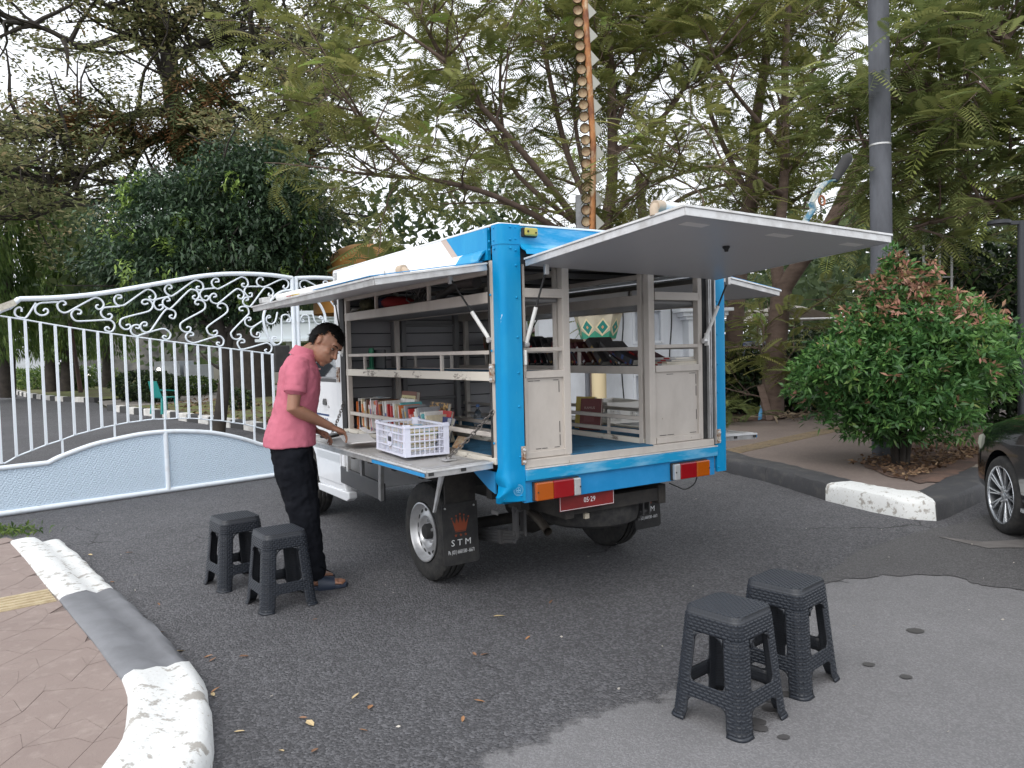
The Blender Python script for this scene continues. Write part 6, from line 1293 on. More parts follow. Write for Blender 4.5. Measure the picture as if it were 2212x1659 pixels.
for h in holes:
    f_ = MB()
    for x0, x1, z0, z1 in ((h[0]-.05, h[0], h[2]-.05, h[3]+.05), (h[1], h[1]+.05, h[2]-.05, h[3]+.05), (h[0], h[1], h[3], h[3]+.05), (h[0], h[1], h[2]-.05, h[2])): f_.box(x0, x1, -.03, -.001, z0, z1)
    f_.build('niche_frame', M_bw2, GH); MB().box(h[0]+.1, h[1]-.1, .1, .17, h[2], h[3]-.14).build('niche_block', M_bw, GH)
MB().box(3.351, 3.95, -.5, 1.5, 0, 2.0).build('pier', M_bw, GH); b = MB()
for z0, z1, o_ in ((2.0, 2.06, .06), (2.06, 2.14, .12), (2.14, 2.2, .2)): b.box(3.351-o_, 3.95+o_, -.5-o_, 1.5, z0, z1)
b.build('pier_cornice', M_bw2, GH); MB().prism([(3.3, 2.201), (4.05, 2.201), (3.95, 2.34), (3.4, 2.34)], lambda x, z: (x, -.65, z), lambda x, z: (x, 1.4, z)).build('tile_cap', mat('brown_tiles', (.17, .09, .07), .8, c2=(.06, .05, .045), scale=12), GH)
for x in (2.16, 3.1): MB().tube(smoothline([(x, -.02, 2.7), (x+.03, -.02, 2.0), (x-.02, -.02, 1.3), (x+.01, -.02, .6), (x+.06, -.02, 0)], 5), .012, 6).build('drain_wire', M_black, GH)
b = MB(); b.box(.5, 3.4, -.08, .3, 2.721, 2.8); b.build('parapet', M_bw2, GH)
CB = thing('white_canopy_building', 'white moulded canopy beam seen through the gate ring', 'building', (0, 23, 0))
q0, q1 = at(560, 735, 23), at(760, 690, 23)
for k, (z0, z1, o_) in enumerate(((1.93, 2.02, .1), (2.02, 2.5, 0), (2.5, 2.6, .06), (2.6, 2.7, .14), (2.7, 2.82, .24))): MB().box(q0.x-o_, .5, -o_, 3, z0, z1-.002).build('moulding', mat('pale_moulding', (.6, .66, .7), .6), CB)
for x in (q0.x+.6, q0.x+3, q0.x+5.5): MB().cyl((x, 1, 0), (x, 1, 1.93), .1, n=12).build('column', M_bw, CB)
# orange dome beside the trees
M_dome = mat('orange_fibreglass', (.42, .2, .045), .6, c2=(.36, .165, .035), scale=2)
DM = thing('orange_dome', 'orange domed canopy rising behind the truck roof', 'canopy', (-2.85, 15.6, 0))
MB().lathe([(1.1*math.cos(t)**.7, 2.3+1.4*math.sin(t)) for t in np.linspace(0, 1.52, 10)], 36).build('shell', M_dome, DM, smooth=60); MB().cyl((0, 0, 0), (0, 0, 2.6), .12, n=14).build('post', M_bw, DM)
# cream fabric canopies
M_tent = mat('cream_canopy_cloth', (.6, .55, .49), .8, c2=(.5, .45, .4), scale=3); M_maroon = mat('maroon_canopy_edge', (.12, .05, .06), .8)
def canopy(label, x, y, z, w_, d_, h, col_=M_tent, rz_=0):
    t = thing('fabric_canopy', label, 'canopy', (x, y, 0), rz_, 'fabric canopies behind the hedge'); n = 12; V = []
    for i in range(n+1):
        u = i/n*2-1
        for j in range(5): v = j/4*2-1; V.append((u*w_/2, v*d_/2, z+h*(1-u*u)*(1-.35*v*v)))
    MB().add(V, [(i*5+j, i*5+j+1, (i+1)*5+j+1, (i+1)*5+j) for i in range(n) for j in range(4)]).build('cloth', col_, t, smooth=180)
    MB().tube([(-w_/2, -d_/2, z), (w_/2, -d_/2, z)], .025, 6).build('rail', M_aluw, t)
    for sx in (-1, 1):
        for sy in (-1, 1): MB().cyl((sx*w_/2*.96, sy*d_/2*.95, 0), (sx*w_/2*.96, sy*d_/2*.95, z+.02), .03, n=8).build('post', M_aluw, t)
q = at(1690, 700, 21); canopy('cream canopy with metal posts right of the forked trunk', q.x, 21, 2.13, 2.0, 2.4, .42)
q = at(1600, 700, 23); canopy('cream canopy left of the forked trunk', q.x, 23, 2.2, 1.9, 2.4, .35)
q = at(1165, 720, 21); canopy('maroon and cream canopy seen through the truck', q.x, 21.5, 1.75, 1.3, 2, .4, M_maroon); q = at(1222, 715, 22); canopy('pale arched canopy seen through the truck near the post', q.x, 22.5, 1.8, 1.2, 2, .5)
M_stripe = mat('white_blue_hoarding', (.6, .63, .7), .6, c2=(.12, .18, .4), scale=4, thr=(.48, .52), stretch=(.3, 1, 3))
q = at(1610, 745, 24); o = MB().box(-1.4, 1.4, 0, .1, .3, 1.6).build('hoarding', M_stripe, None, bevel=.01); o.location = (q.x, 24, 0); MB().box(-1.35, 1.35, .02, .08, 0, .299).build('foot', M_pole, o); tag(o, 'white and blue hoarding behind the hedge', 'hoarding')
# white frame ladder behind the shrub
LD = thing('metal_frame', 'thin white metal frame rising behind the red tipped shrub', 'frame', (0, 0, 0))
for px, top in ((1960, 540), (1995, 530), (2030, 525), (2056, 545)):
    a_ = at(px, top, 11); MB().cyl((a_.x, 11, .16), (a_.x, 11, a_.z), .016, n=8).build('upright', M_aluw, LD)
for py in (600, 660, 720): a_ = at(1960, py, 11); c_ = at(2060, py, 11); MB().cyl((a_.x, 11, a_.z), (c_.x, 11, a_.z), .012, n=6).build('rung', M_aluw, LD)

# ------------------------------------------------------------------ beyond the gate
M_far = mat('far_white_wall', (.5, .53, .57), .8, c2=(.4, .42, .45), scale=1.5)
def hoard(label, px0, px1, py0, py1, Y, m, d=.3, cat='wall', name='white_wall'):
    a_ = at(px0, py1, Y); c_ = at(px1, py0, Y); o = MB().box(0, c_.x-a_.x, 0, d, 0, c_.z).build(name, m, None); o.location = (a_.x, Y, 0); return tag(o, label, cat)
hoard('low white wall at the far end of the road', 0, 110, 752, 795, 60, M_far); hoard('grey white boarded booth behind the clipped bushes', 334, 388, 780, 820, 34, M_far, 1.5, 'booth', 'white_booth'); hoard('pale booth right of the boarded booth', 398, 432, 788, 820, 34, M_far, 1.5, 'booth', 'white_booth'); hoard('pale wall between the far trunks', 455, 620, 790, 830, 40, mat('pale_wall', (.42, .4, .37), .8))
hoard('white low block beside the rusty lamp pole', 185, 218, 790, 812, 42, M_far, 1, 'block', 'white_block'); hoard('dark house front behind the trees', 150, 560, 690, 800, 62, mat('dark_house', (.1, .1, .1), .9, c2=(.2, .19, .18), scale=1.2), 3, 'building', 'far_house')
LPf = thing('rusty_lamp_pole', 'rusty pole with small box beyond the gate', 'pole', (-19.2, 34.2, .1)); MB().cyl((0, 0, 0), (-.35, 0, 3.4), .1, .07, 10).build('post', mat('rusty_pole', (.12, .06, .045), .8, c2=(.06, .05, .05), scale=3), LPf); MB().box(-.55, -.2, -.15, .15, 3.25, 3.6).build('box', M_pole, LPf)
M_bulb = bpy.data.materials.new('lit_bulb'); M_bulb.use_nodes = True; _b = M_bulb.node_tree.nodes['Principled BSDF']; _b.inputs['Emission Color'].default_value = (1, .93, .8, 1); _b.inputs['Emission Strength'].default_value = 4
for px, py, Y, r_, lab in ((343, 798, 33.6, .075, 'lit round lamp in front of the boarded booth'), (190, 812, 40, .12, 'warm lit lamp beside the rusty pole'), (118, 797, 44, .09, 'small lit lamp left of the weeping trunks')):
    a_ = at(px, py, Y); t = thing('garden_lamp', lab, 'lamp', (a_.x, Y, .1), 0, 'lit lamps beyond the gate'); MB().lathe([(r_*math.sin(q), -r_*math.cos(q)) for q in np.linspace(.01, 3.13, 9)], 14, (0, 0, a_.z-.1)).build('globe', M_bulb, t, smooth=180); MB().cyl((0, 0, 0), (0, 0, a_.z-.1-r_*.9), .03, n=8).build('post', M_pole, t)
CH = thing('plastic_chair', 'teal plastic chair on the kerb beyond the gate', 'chair', (-8.95, 19.75, .1), R(150)); M_teal = mat('teal_plastic', (.02, .27, .25), .45)
MB().box(-.21, .21, -.2, .2, .4, .43).build('seat', M_teal, CH, bevel=.015)
bk = MB(); bk.prism([(-.2, 0), (.2, 0), (.17, .42), (-.17, .42)], lambda x, z: (x, .19+z*.28, .42+z), lambda x, z: (x, .215+z*.28, .42+z)); bk.build('backrest', M_teal, CH, bevel=.01)
for x in (-.2, .2):
    MB().bar((x*1.1, -.2, 0), (x*.92, -.18, .4), .05, .05).build('leg', M_teal, CH); MB().bar((x*1.1, .24, 0), (x*.92, .19, .4), .05, .05).build('leg', M_teal, CH); MB().bar((x*1.02, -.18, .58), (x*1.02, .24, .62), .04, .03).build('armrest', M_teal, CH)

# ------------------------------------------------------------------ foliage materials
M_bark = mat('grey_brown_bark', (.16, .112, .09), .9, c2=(.11, .076, .062), scale=5, stretch=(1, 1, 3), bump=.6, bscale=14, c3=(.19, .14, .11), s3=3, t3=(.5, .7))
M_barkd = mat('dark_bark', (.035, .03, .026), .95, c2=(.06, .05, .042), scale=4, bump=.8, bscale=8)
F_olive = leafmat('olive_feather', [(0, (.13, .155, .05)), (.45, (.24, .26, .085)), (.8, (.36, .34, .12)), (1, (.3, .44, .11))], .55, .42)
F_green = leafmat('green_feather', [(0, (.1, .135, .05)), (.5, (.19, .23, .08)), (.85, (.3, .31, .11)), (1, (.38, .44, .12))], .55, .4)
F_rain = leafmat('rain_tree_leaf', [(0, (.143, .167, .082)), (.5, (.258, .281, .133)), (.85, (.432, .392, .220)), (1, (.576, .447, .258))], .6, .35)
F_dark = leafmat('dark_glossy_leaf', [(0, (.027, .051, .030)), (.6, (.056, .096, .053)), (.9, (.092, .156, .065)), (.97, (.261, .384, .088)), (1, (.404, .547, .147))], .38, .2)
F_weep = leafmat('weeping_leaf', [(0, (.049, .091, .028)), (.5, (.098, .168, .042)), (1, (.210, .280, .070))], .5, .35)
F_fern = leafmat('fern_leaf', [(0, (.039, .058, .019)), (.4, (.078, .111, .039)), (.7, (.169, .091, .039)), (1, (.260, .117, .046))], .7, .3)
F_far = leafmat('far_leaf', [(0, (.043, .070, .036)), (.6, (.086, .125, .052)), (1, (.162, .194, .078))], .7, .3)
F_shrub = leafmat('shrub_leaf', [(0, (.03, .08, .026)), (.3, (.065, .16, .045)), (.6, (.14, .27, .07)), (.71, (.26, .33, .08)), (.76, (.33, .24, .13)), (.88, (.42, .19, .14)), (1, (.5, .29, .22))], .32, .25)
F_hedge = leafmat('hedge_leaf', [(0, (.015, .030, .013)), (.7, (.030, .053, .018)), (.95, (.062, .094, .027)), (1, (.138, .200, .037))], .4, .2)
F_creep = leafmat('creeper_leaf', [(0, (.042, .084, .028)), (.6, (.098, .154, .049)), (1, (.224, .308, .070))], .45, .35)

def npv(p): return np.array([p[0], p[1], p[2]], float)
def blob(c, r, n, shell=.5, amp=.18, seed=0, zmin=None):
    r_ = np.random.default_rng(seed); d = rdir(n); f = np.ones(n)
    for k in range(7):
        kv = r_.normal(size=3)*3.2; f += amp*np.sin(d@kv*(1+.5*k)+r_.uniform(0, 6.28))/(1+.35*k)
    rad = 1-shell*rng.random(n)**1.6; p = np.array(c)+d*(rad*f)[:, None]*np.array(r)
    if zmin is not None: k = p[:, 2] > zmin; p, d = p[k], d[k]
    return p, d
def limb_tubes(b, limbs, n=8, k=4):
    for pts, r0, r1 in limbs:
        P = smoothline([npv(p) for p in pts], k); N_ = len(P); b.tube(P, [r0+(r1-r0)*(i/(N_-1))**.8 for i in range(N_)], n)
def branches(b, limbs, n, L, r0, t0=.35, up=.25, spread=.9, k=5, droop=.1, seed=0):
    """secondary branches off given limbs; returns list of polylines"""
    g = np.random.default_rng(seed); out = []; ln = np.array([sum(np.linalg.norm(npv(q)-npv(p)) for p, q in zip(pl, pl[1:])) for pl, _, _ in limbs]); pr = ln/ln.sum()
    LP_ = [smoothline([npv(p) for p in pl], 6) for pl, _, _ in limbs]
    for i in range(n):
        P = LP_[g.choice(len(limbs), p=pr)]; t = t0+(1-t0)*g.random(); j = min(int(t*(len(P)-1)), len(P)-2); st = P[j]; d = unit(P[j+1]-P[j])
        v = g.normal(size=3); v[2] *= .5; d = unit(d*.55+unit(v)*spread+np.array([0, 0, up])); ll = L*g.uniform(.5, 1.2); pts = [st]; 
        for q in range(k): d = unit(d+g.normal(size=3)*.16+np.array([0, 0, .05-droop*q/k])); pts.append(pts[-1]+d*ll/k)
        rr = r0*g.uniform(.6, 1.1); b.tube([tuple(p) for p in pts], [rr*(1-.75*q/k) for q in range(k+1)], 5, caps=False); out.append((pts, rr, rr*.25))
    return out
def anchors(lines, n, t0=.25, seed=0):
    g = np.random.default_rng(seed); P = []; D = []
    idx = g.integers(len(lines), size=n)
    for i in idx:
        pl = lines[i][0]; t = t0+(1-t0)*g.random(); x = t*(len(pl)-1); j = min(int(x), len(pl)-2); fr = x-j; P.append(pl[j]*(1-fr)+pl[j+1]*fr); D.append(unit(pl[j+1]-pl[j]))
    return np.array(P), np.array(D)
def feather_tree(name, label, base, limbs, nb, nt, nf, fm, seed, L1=2.0, L2=.8, fl=(.32, .6), group=None, r1=.024, vb=0, up=.2, kp=11):
    t = thing(name, label, 'tree', base, 0, group); bx, by, bz = base; loc = lambda p: (p[0]-bx, p[1]-by, p[2]-bz)
    limbs = [([loc(p) for p in pl], a_, b_) for pl, a_, b_ in limbs]
    b = MB(); limb_tubes(b, limbs, 9); s1 = branches(b, limbs, nb, L1, r1, .4, up, .9, 6, .12, seed); s2 = branches(b, s1, nt, L2, .008, .2, .12, .9, 4, .15, seed+1); b.build('trunk', M_bark, t, smooth=60, fix=False)
    A, D = anchors(s2+s1[:len(s1)//2], nf, .25, seed+2); d = unit(D*.7+rdir(nf)*np.array([1, 1, .45])+np.array([0, 0, .05])); Ls = rng.uniform(fl[0], fl[1], nf)
    Q, idx = fronds(A, d, Ls, kp, .3, .036, .3); fv = np.clip(rng.normal(.45+vb, .2, nf), 0, .93); fv[rng.random(nf) < .02] = 1; v = np.clip(fv[idx]+rng.normal(0, .05, len(idx)), 0, 1); quad_obj('crown', Q, v, fm, t); return t

# ------------------------------------------------------------------ feathery trees behind the truck
Y1 = 14.3
base = at(1290, 840, Y1); base.z = .1
def up_(pxs, Y, dY=0): 
    n = len(pxs); return [at(x, y, Y+dY*i/max(1, n-1)) for i, (x, y) in enumerate(pxs)]
root = [tuple(base), tuple(at(1292, 640, Y1)), tuple(at(1300, 520, Y1))]
limbs = [(root, .17, .13), ([tuple(at(1300, 520, Y1)), *up_([(1322, 400), (1322, 250), (1318, 125), (1296, -20), (1280, -150)], Y1)], .125, .05), (up_([(1300, 525), (1270, 440), (1225, 330), (1190, 180), (1160, 20), (1140, -120)], Y1, .2), .08, .03), (up_([(1295, 540), (1210, 430), (1130, 330), (1040, 230), (960, 130), (900, 20)], Y1, -2.5), .08, .025), (up_([(1285, 560), (1180, 480), (1060, 420), (940, 390), (830, 380), (740, 370)], Y1, -2.8), .07, .02), (up_([(1322, 330), (1390, 290), (1456, 225), (1506, 150), (1606, 115), (1700, 60)], Y1, 1.0), .06, .02), (up_([(1322, 300), (1360, 190), (1400, 90), (1440, -40)], Y1, .6), .05, .02), (up_([(1240, 480), (1120, 380), (1090, 300), (1080, 180), (1090, 40)], Y1, -1.0), .05, .02), (up_([(1300, 500), (1260, 360), (1240, 230), (1250, 80), (1230, -60)], Y1, .8), .055, .02), (up_([(1330, 460), (1390, 400), (1430, 320), (1440, 220)], Y1, .6), .04, .015), (up_([(960, 130), (860, 60), (780, 10)], Y1-2.5, -.3), .03, .01), (up_([(900, 385), (820, 300), (760, 230), (700, 190)], Y1-2.6, -.6), .03, .01)]
feather_tree('feather_leaf_tree', 'olive feathery tree with fan of bare branches behind the truck', tuple(base), limbs, 170, 800, 4600, F_olive, 3, 1.9, .9, (.31, .58), 'feathery trees behind the truck')
Y2 = 13.85; base = Vector((4.69, 13.83, .15)); FK_ = at(1690, 615, Y2)
limbs = [([tuple(base), tuple(at(1668, 880, Y2)), tuple(at(1675, 760, Y2)), tuple(FK_)], .23, .175), (up_([(1690, 625), (1735, 560), (1796, 480), (1856, 350), (1906, 275), (1981, 125), (2030, -20), (2060, -140)], Y2, -1.5), .16, .05), (up_([(1686, 630), (1678, 560), (1690, 440), (1696, 325), (1697, 100), (1712, -60)], Y2, .8), .13, .05), (up_([(1796, 480), (1880, 395), (1956, 365), (2106, 260), (2250, 190)], Y2-.5, -1.8), .08, .025), (up_([(1856, 350), (1960, 290), (2090, 130), (2230, 40)], Y2-.8, -2.5), .06, .02), (up_([(1760, 530), (1860, 420), (2010, 330), (2200, 300), (2300, 280)], Y2-.4, -3), .05, .02), (up_([(1696, 325), (1620, 240), (1560, 160), (1520, 60)], Y2+.4, -1), .05, .02), (up_([(1690, 420), (1620, 380), (1540, 360), (1450, 380), (1380, 400)], Y2+.3, -2.2), .05, .015), (up_([(1740, 560), (1790, 510), (1900, 470), (2050, 480), (2160, 470)], Y2, -2.4), .045, .015), (up_([(1981, 125), (1900, 60), (1830, -20)], Y2-1.2, -1), .05, .02)]
feather_tree('feather_leaf_tree', 'forked brown trunk with feathery crown right of the truck', tuple(base), limbs, 140, 600, 3400, F_olive, 13, 1.7, .8, (.3, .56), 'feathery trees behind the truck', vb=-.03)
Y3 = 15.4; base = at(1578, 850, Y3); base.z = .15
limbs = [([tuple(base), *up_([(1590, 660), (1610, 500), (1621, 425)], Y3)], .19, .14), (up_([(1621, 425), (1631, 280), (1651, 150), (1670, 0), (1690, -120)], Y3), .13, .06), (up_([(1621, 430), (1570, 330), (1530, 230), (1500, 100), (1480, -40)], Y3, .6), .07, .02), (up_([(1631, 290), (1720, 200), (1790, 100), (1830, -20)], Y3, .6), .06, .02), (up_([(1605, 520), (1720, 430), (1800, 400), (1900, 420)], Y3, -.5), .05, .02)]
feather_tree('feather_leaf_tree', 'slim leaning trunk with feathery crown just right of the box', tuple(base), limbs, 60, 240, 950, F_olive, 23, 1.5, .8, (.36, .6), 'feathery trees behind the truck', vb=.05)
Y4 = 19; base = at(1380, 850, Y4); base.z = .1
limbs = [([tuple(base), *up_([(1380, 650), (1390, 500), (1380, 380)], Y4)], .2, .1), (up_([(1385, 520), (1300, 430), (1190, 380), (1060, 360)], Y4), .07, .02), (up_([(1388, 500), (1470, 430), (1560, 400), (1680, 390)], Y4), .07, .02), (up_([(1385, 540), (1240, 470), (1090, 440), (960, 440)], Y4, 1), .06, .02), (up_([(1388, 540), (1500, 480), (1620, 450), (1760, 450)], Y4, 1), .06, .02)]
feather_tree('feather_leaf_tree', 'distant feathery tree low behind the rusty mast', tuple(base), limbs, 50, 200, 900, F_olive, 33, 1.8, .9, (.45, .75), 'feathery trees behind the truck', kp=9)
# low hanging branch of the right tree, nearer the camera, and sprays over the truck roof
Y5 = 9.6; base = at(2330, 860, Y5); base.z = .15
limbs = [([tuple(base), *up_([(2330, 600), (2310, 420), (2270, 260)], Y5)], .16, .1), (up_([(2290, 330), (2180, 230), (2060, 190), (1930, 210), (1830, 240)], Y5, .5), .06, .015), (up_([(2300, 380), (2200, 340), (2080, 330), (1960, 370)], Y5, .3), .05, .015), (up_([(2270, 260), (2200, 120), (2120, 30), (2020, -40)], Y5, 0), .06, .02), (up_([(2310, 450), (2230, 430), (2120, 440), (2010, 480), (1940, 520)], Y5, .6), .045, .012), (up_([(2270, 260), (2300, 80), (2320, -80)], Y5), .06, .02)]
feather_tree('feather_leaf_tree', 'feathery tree at the right edge leaning into the picture', tuple(base), limbs, 90, 340, 1900, F_green, 43, 1.3, .7, (.34, .6), 'feathery trees behind the truck', vb=.08)
base = at(1540, 880, 11.2); base.z = .15

# ------------------------------------------------------------------ big rain tree beyond the gate
YR = 27; base = Vector((at(545, 850, YR).x, YR, .1)); RT = thing('rain_tree', 'huge dark rain tree with ferny trunk spreading over the gate', 'tree', tuple(base))
loc = lambda pl: [tuple(Vector(p)-base) for p in pl]
limbs = [(loc([base, at(545, 740, YR), at(520, 600, YR), at(470, 470, YR), at(420, 360, YR), at(385, 290, YR)]), .75, .5), (loc(up_([(390, 300), (372, 200), (360, 90), (330, 20), (300, -100)], YR)), .36, .2), (loc(up_([(395, 290), (450, 210), (560, 260), (600, 330), (640, 420), (650, 480)], YR, -1)), .2, .07), (loc(up_([(362, 130), (440, 90), (520, 70), (600, 100), (700, 60)], YR, -2)), .16, .05), (loc(up_([(372, 170), (470, 190), (530, 130), (560, 60), (580, -40)], YR, 1)), .15, .05), (loc(up_([(362, 100), (270, 80), (180, 100), (90, 60), (-40, 40)], YR, -3)), .15, .05), (loc(up_([(376, 240), (280, 250), (180, 300), (90, 290), (-30, 310)], YR, -3)), .17, .05), (loc(up_([(340, 40), (250, 20), (150, -30)], YR, -2)), .13, .05), (loc(up_([(400, 330), (520, 350), (640, 330), (700, 250)], YR, -2)), .14, .04), (loc(up_([(380, 280), (230, 350), (120, 390), (0, 360), (-80, 390)], YR, -4)), .16, .05), (loc(up_([(420, 370), (300, 420), (150, 440), (40, 430), (-60, 380)], YR, -5)), .17, .05), (loc(up_([(350, 60), (420, 10), (520, -60)], YR)), .15, .06), (loc(up_([(640, 410), (680, 300), (700, 180), (740, 90)], YR, 1)), .1, .04), (loc(up_([(560, 260), (660, 220), (720, 150)], YR, 2)), .1, .04)]
b = MB(); limb_tubes(b, limbs, 10); s1 = branches(b, limbs[1:], 230, 3.4, .085, .15, .2, .9, 7, .06, 71); s2 = branches(b, s1, 620, 1.7, .03, .2, .12, .9, 4, .1, 72); b.build('trunk', M_barkd, RT, smooth=60, fix=False)
nA = 3600; A, D = anchors(s2, nA, .35, 73); P = (A[:, None, :]+rng.normal(size=(nA, 16, 3))*np.array([.36, .36, .12])).reshape(-1, 3); d = unit(rdir(len(P))*np.array([1, 1, .3])); v = np.clip(np.repeat(rng.normal(.5, .2, nA), 16)+rng.normal(0, .1, len(P)), 0, 1)
quad_obj('crown', upleaves(P, d, rng.uniform(.12, .26, len(P)), rng.uniform(.06, .12, len(P)), .1, .7), v, F_rain, RT)
# ferns living on its trunk
n = 620; pts = []
for px, py, w_, h_, k in ((430, 270, 60, 60, 260), (300, 260, 90, 30, 110), (150, 250, 130, 40, 130), (560, 330, 60, 25, 60), (440, 180, 30, 40, 60)):
    for q in range(k): pts.append(np.array(at(px+random.gauss(0, w_*.6), py+random.gauss(0, h_*.6), YR-1.3+random.uniform(-1, .6)))-np.array(base))
A = np.array(pts); d = unit(rdir(len(A))*np.array([1, 1, .4])+np.array([0, -.3, -.5])); Q, idx = fronds(A, d, rng.uniform(.7, 1.5, len(A)), 9, .24, .045, .35); fv = rng.random(len(A)); quad_obj('ferns', Q, fv[idx], F_fern, RT)

# ------------------------------------------------------------------ dense glossy tree in front of it
YD = 14.5; base = Vector((at(470, 880, YD).x, YD, .1)); DT = thing('glossy_leaf_tree', 'dense dark green tree with bright new leaves behind the gate', 'tree', tuple(base)); bA = np.array(base)
b = MB(); limbs = [(loc([base, at(488, 780, YD), at(470, 690, YD)]), .13, .1), (loc(up_([(486, 800), (500, 720), (530, 640), (560, 540)], YD)), .09, .04), (loc(up_([(470, 700), (420, 620), (380, 520), (400, 400)], YD)), .09, .03), (loc(up_([(472, 700), (500, 580), (480, 450), (500, 350)], YD)), .08, .03), (loc(up_([(480, 720), (600, 640), (660, 560)], YD)), .05, .02), (loc(up_([(470, 710), (330, 640), (270, 570)], YD)), .05, .02)]
limb_tubes(b, limbs); branches(b, limbs, 60, 1.2, .03, .3, .2, .9, 5, .1, 81); b.build('trunk', M_barkd, DT, smooth=60, fix=False)
PP_ = []; DD_ = []
for i, (px, py, rx, rz_, k, dy) in enumerate(((500, 440, 1.5, 1.0, 10400, 0), (340, 470, 1.1, 1.1, 6720, .2), (620, 480, .9, .9, 5440, .2), (430, 560, 1.8, .75, 9600, -.1), (290, 590, .9, .6, 3520, .2), (560, 380, .8, .55, 3200, .3), (640, 570, .6, .5, 2720, .3), (400, 650, 1.3, .42, 4160, .2), (540, 660, .9, .4, 2720, .1))):
    c = np.array(at(px, py, YD+dy))-bA; p, d = blob(c, (rx, rx*.75, rz_), k, .55, .2, 90+i); PP_.append(p); DD_.append(d)
P = np.concatenate(PP_); D = np.concatenate(DD_); d = unit(D*.5+rdir(len(P))+np.array([0, 0, -.15])); v = rng.random(len(P))*.9
cl = rng.random((60, 3)); K = P[rng.integers(len(P), size=70)]
for k_ in K:
    m_ = np.linalg.norm(P-k_, axis=1) < .2; v[m_] = np.maximum(v[m_], rng.uniform(.93, 1, m_.sum()))
quad_obj('crown', upleaves(P, d, rng.uniform(.08, .155, len(P)), rng.uniform(.034, .06, len(P)), .25, .6), v, F_dark, DT)

# ------------------------------------------------------------------ weeping trees at the left
def weeping(px, pyt, Y, w_, n, seed, label, basepx):
    b0 = Vector((at(basepx, 840, Y).x, Y, .1)); t = thing('weeping_tree', label, 'tree', tuple(b0), 0, 'weeping trees by the far road'); top = Vector(at(px, pyt, Y))-b0
    b = MB(); b.tube([(0, 0, 0), (top.x*.3, 0, top.z*.35), (top.x, 0, top.z)], [.32, .25, .05], 10); b.build('trunk', M_barkd, t, smooth=60)
    g = np.random.default_rng(seed); n = int(n*1.7); z = g.random(n)**.8*(top.z-1.6)+1.6; an = g.random(n)*6.283; ra = w_*(.35+.65*g.random(n))*(1.15-.55*z/top.z); x = top.x*z/top.z+ra*np.cos(an); y_ = ra*np.sin(an)
    cl = np.floor(an*3)+np.floor(z*1.2)*31; off = (np.sin(cl*12.9)*43758.5) % 1; x += (off-.5)*w_*.5
    P = np.stack([x, y_, z], 1); d = unit(np.stack([np.cos(an)*.25, np.sin(an)*.25, -np.ones(n)], 1)+rdir(n)*.25); quad_obj('crown', leaves(P, d, g.uniform(.2, .4, n), g.uniform(.05, .09, n), .1), np.clip(off*.7+g.random(n)*.35, 0, 1), F_weep, t)
weeping(20, 330, 31, 1.5, 5200, 1, 'pale weeping tree at the left edge', 15); weeping(110, 400, 36, 1.3, 4200, 2, 'weeping tree left of the dark twin trunks', 112); weeping(160, 430, 36, 1.2, 3800, 3, 'weeping tree above the rusty lamp pole', 145); weeping(-60, 300, 28, 1.6, 3500, 4, 'weeping tree mostly beyond the left edge', -70); weeping(230, 480, 40, 1.4, 3200, 5, 'dim weeping tree right of the lamp pole', 235)

# ------------------------------------------------------------------ clipped bushes, hedges, shrubs
def bush(name, label, c, r, n, m, ll, ww, cat='bush', group=None, seed=0, shell=.3, amp=.06, zmin=.02, stem=True, vf=None, flat=.5):
    t = thing(name, label, cat, (c[0], c[1], c[2]), 0, group); p, d = blob((0, 0, r[2]*.95), r, n, shell, amp, seed, zmin)
    dd = unit(d*.7+rdir(len(p))); v = rng.random(len(p)) if vf is None else vf(p); quad_obj('foliage', upleaves(p, dd, rng.uniform(*ll, len(p)), rng.uniform(*ww, len(p)), .15, flat), v, m, t)
    if stem:
        b = MB(); g = np.random.default_rng(seed)
        for k in range(5): e_ = g.normal(size=3)*np.array(r)*.35; b.tube([(0.04*math.cos(k*1.3), .04*math.sin(k*1.3), 0), (e_[0]*.4, e_[1]*.4, r[2]*.5), (e_[0], e_[1], r[2]*1.2)], [.03, .022, .01], 6)
        b.build('stems', M_bark, t, smooth=60, fix=False)
    return t
q = at(300, 868, 27); bush('clipped_bush', 'dark clipped round bush, left one of the pair behind the teal chair', (q.x, 27, .1), (.85, .85, .5), 3000, F_hedge, (.09, .16), (.05, .08), group='clipped bushes')
q = at(345, 870, 26); bush('clipped_bush', 'dark clipped round bush, right one of the pair behind the teal chair', (q.x, 26, .1), (.75, .75, .48), 2600, F_hedge, (.09, .16), (.05, .08), group='clipped bushes', seed=2)
q = at(415, 845, 30); bush('low_hedge', 'bright green low hedge right of the clipped bushes', (q.x, 30, .1), (1.0, .5, .35), 2400, F_creep, (.1, .16), (.05, .08), 'hedge', seed=3)
q = at(520, 898, 20.5); bush('small_bush', 'small dark bush beside the double trunk', (q.x, 20.5, .1), (.32, .3, .3), 700, F_hedge, (.08, .13), (.04, .06), seed=4)
for i, (px, Y, w_) in enumerate(((30, 44, 2.2), (85, 40, 1.6), (205, 42, 1.5), (150, 37, 1.0))): q = at(px, 800, Y); bush('verge_shrub', ['broad low shrub by the road at the left edge', 'low shrub in front of the far white wall', 'spiky low shrub right of the lamp pole', 'low shrub at the foot of the weeping trunks'][i], (q.x, Y, .1), (w_, w_*.6, .55), 1100, F_weep, (.2, .35), (.06, .1), 'shrub', 'shrubs on the far verge', 10+i, .5, .15)
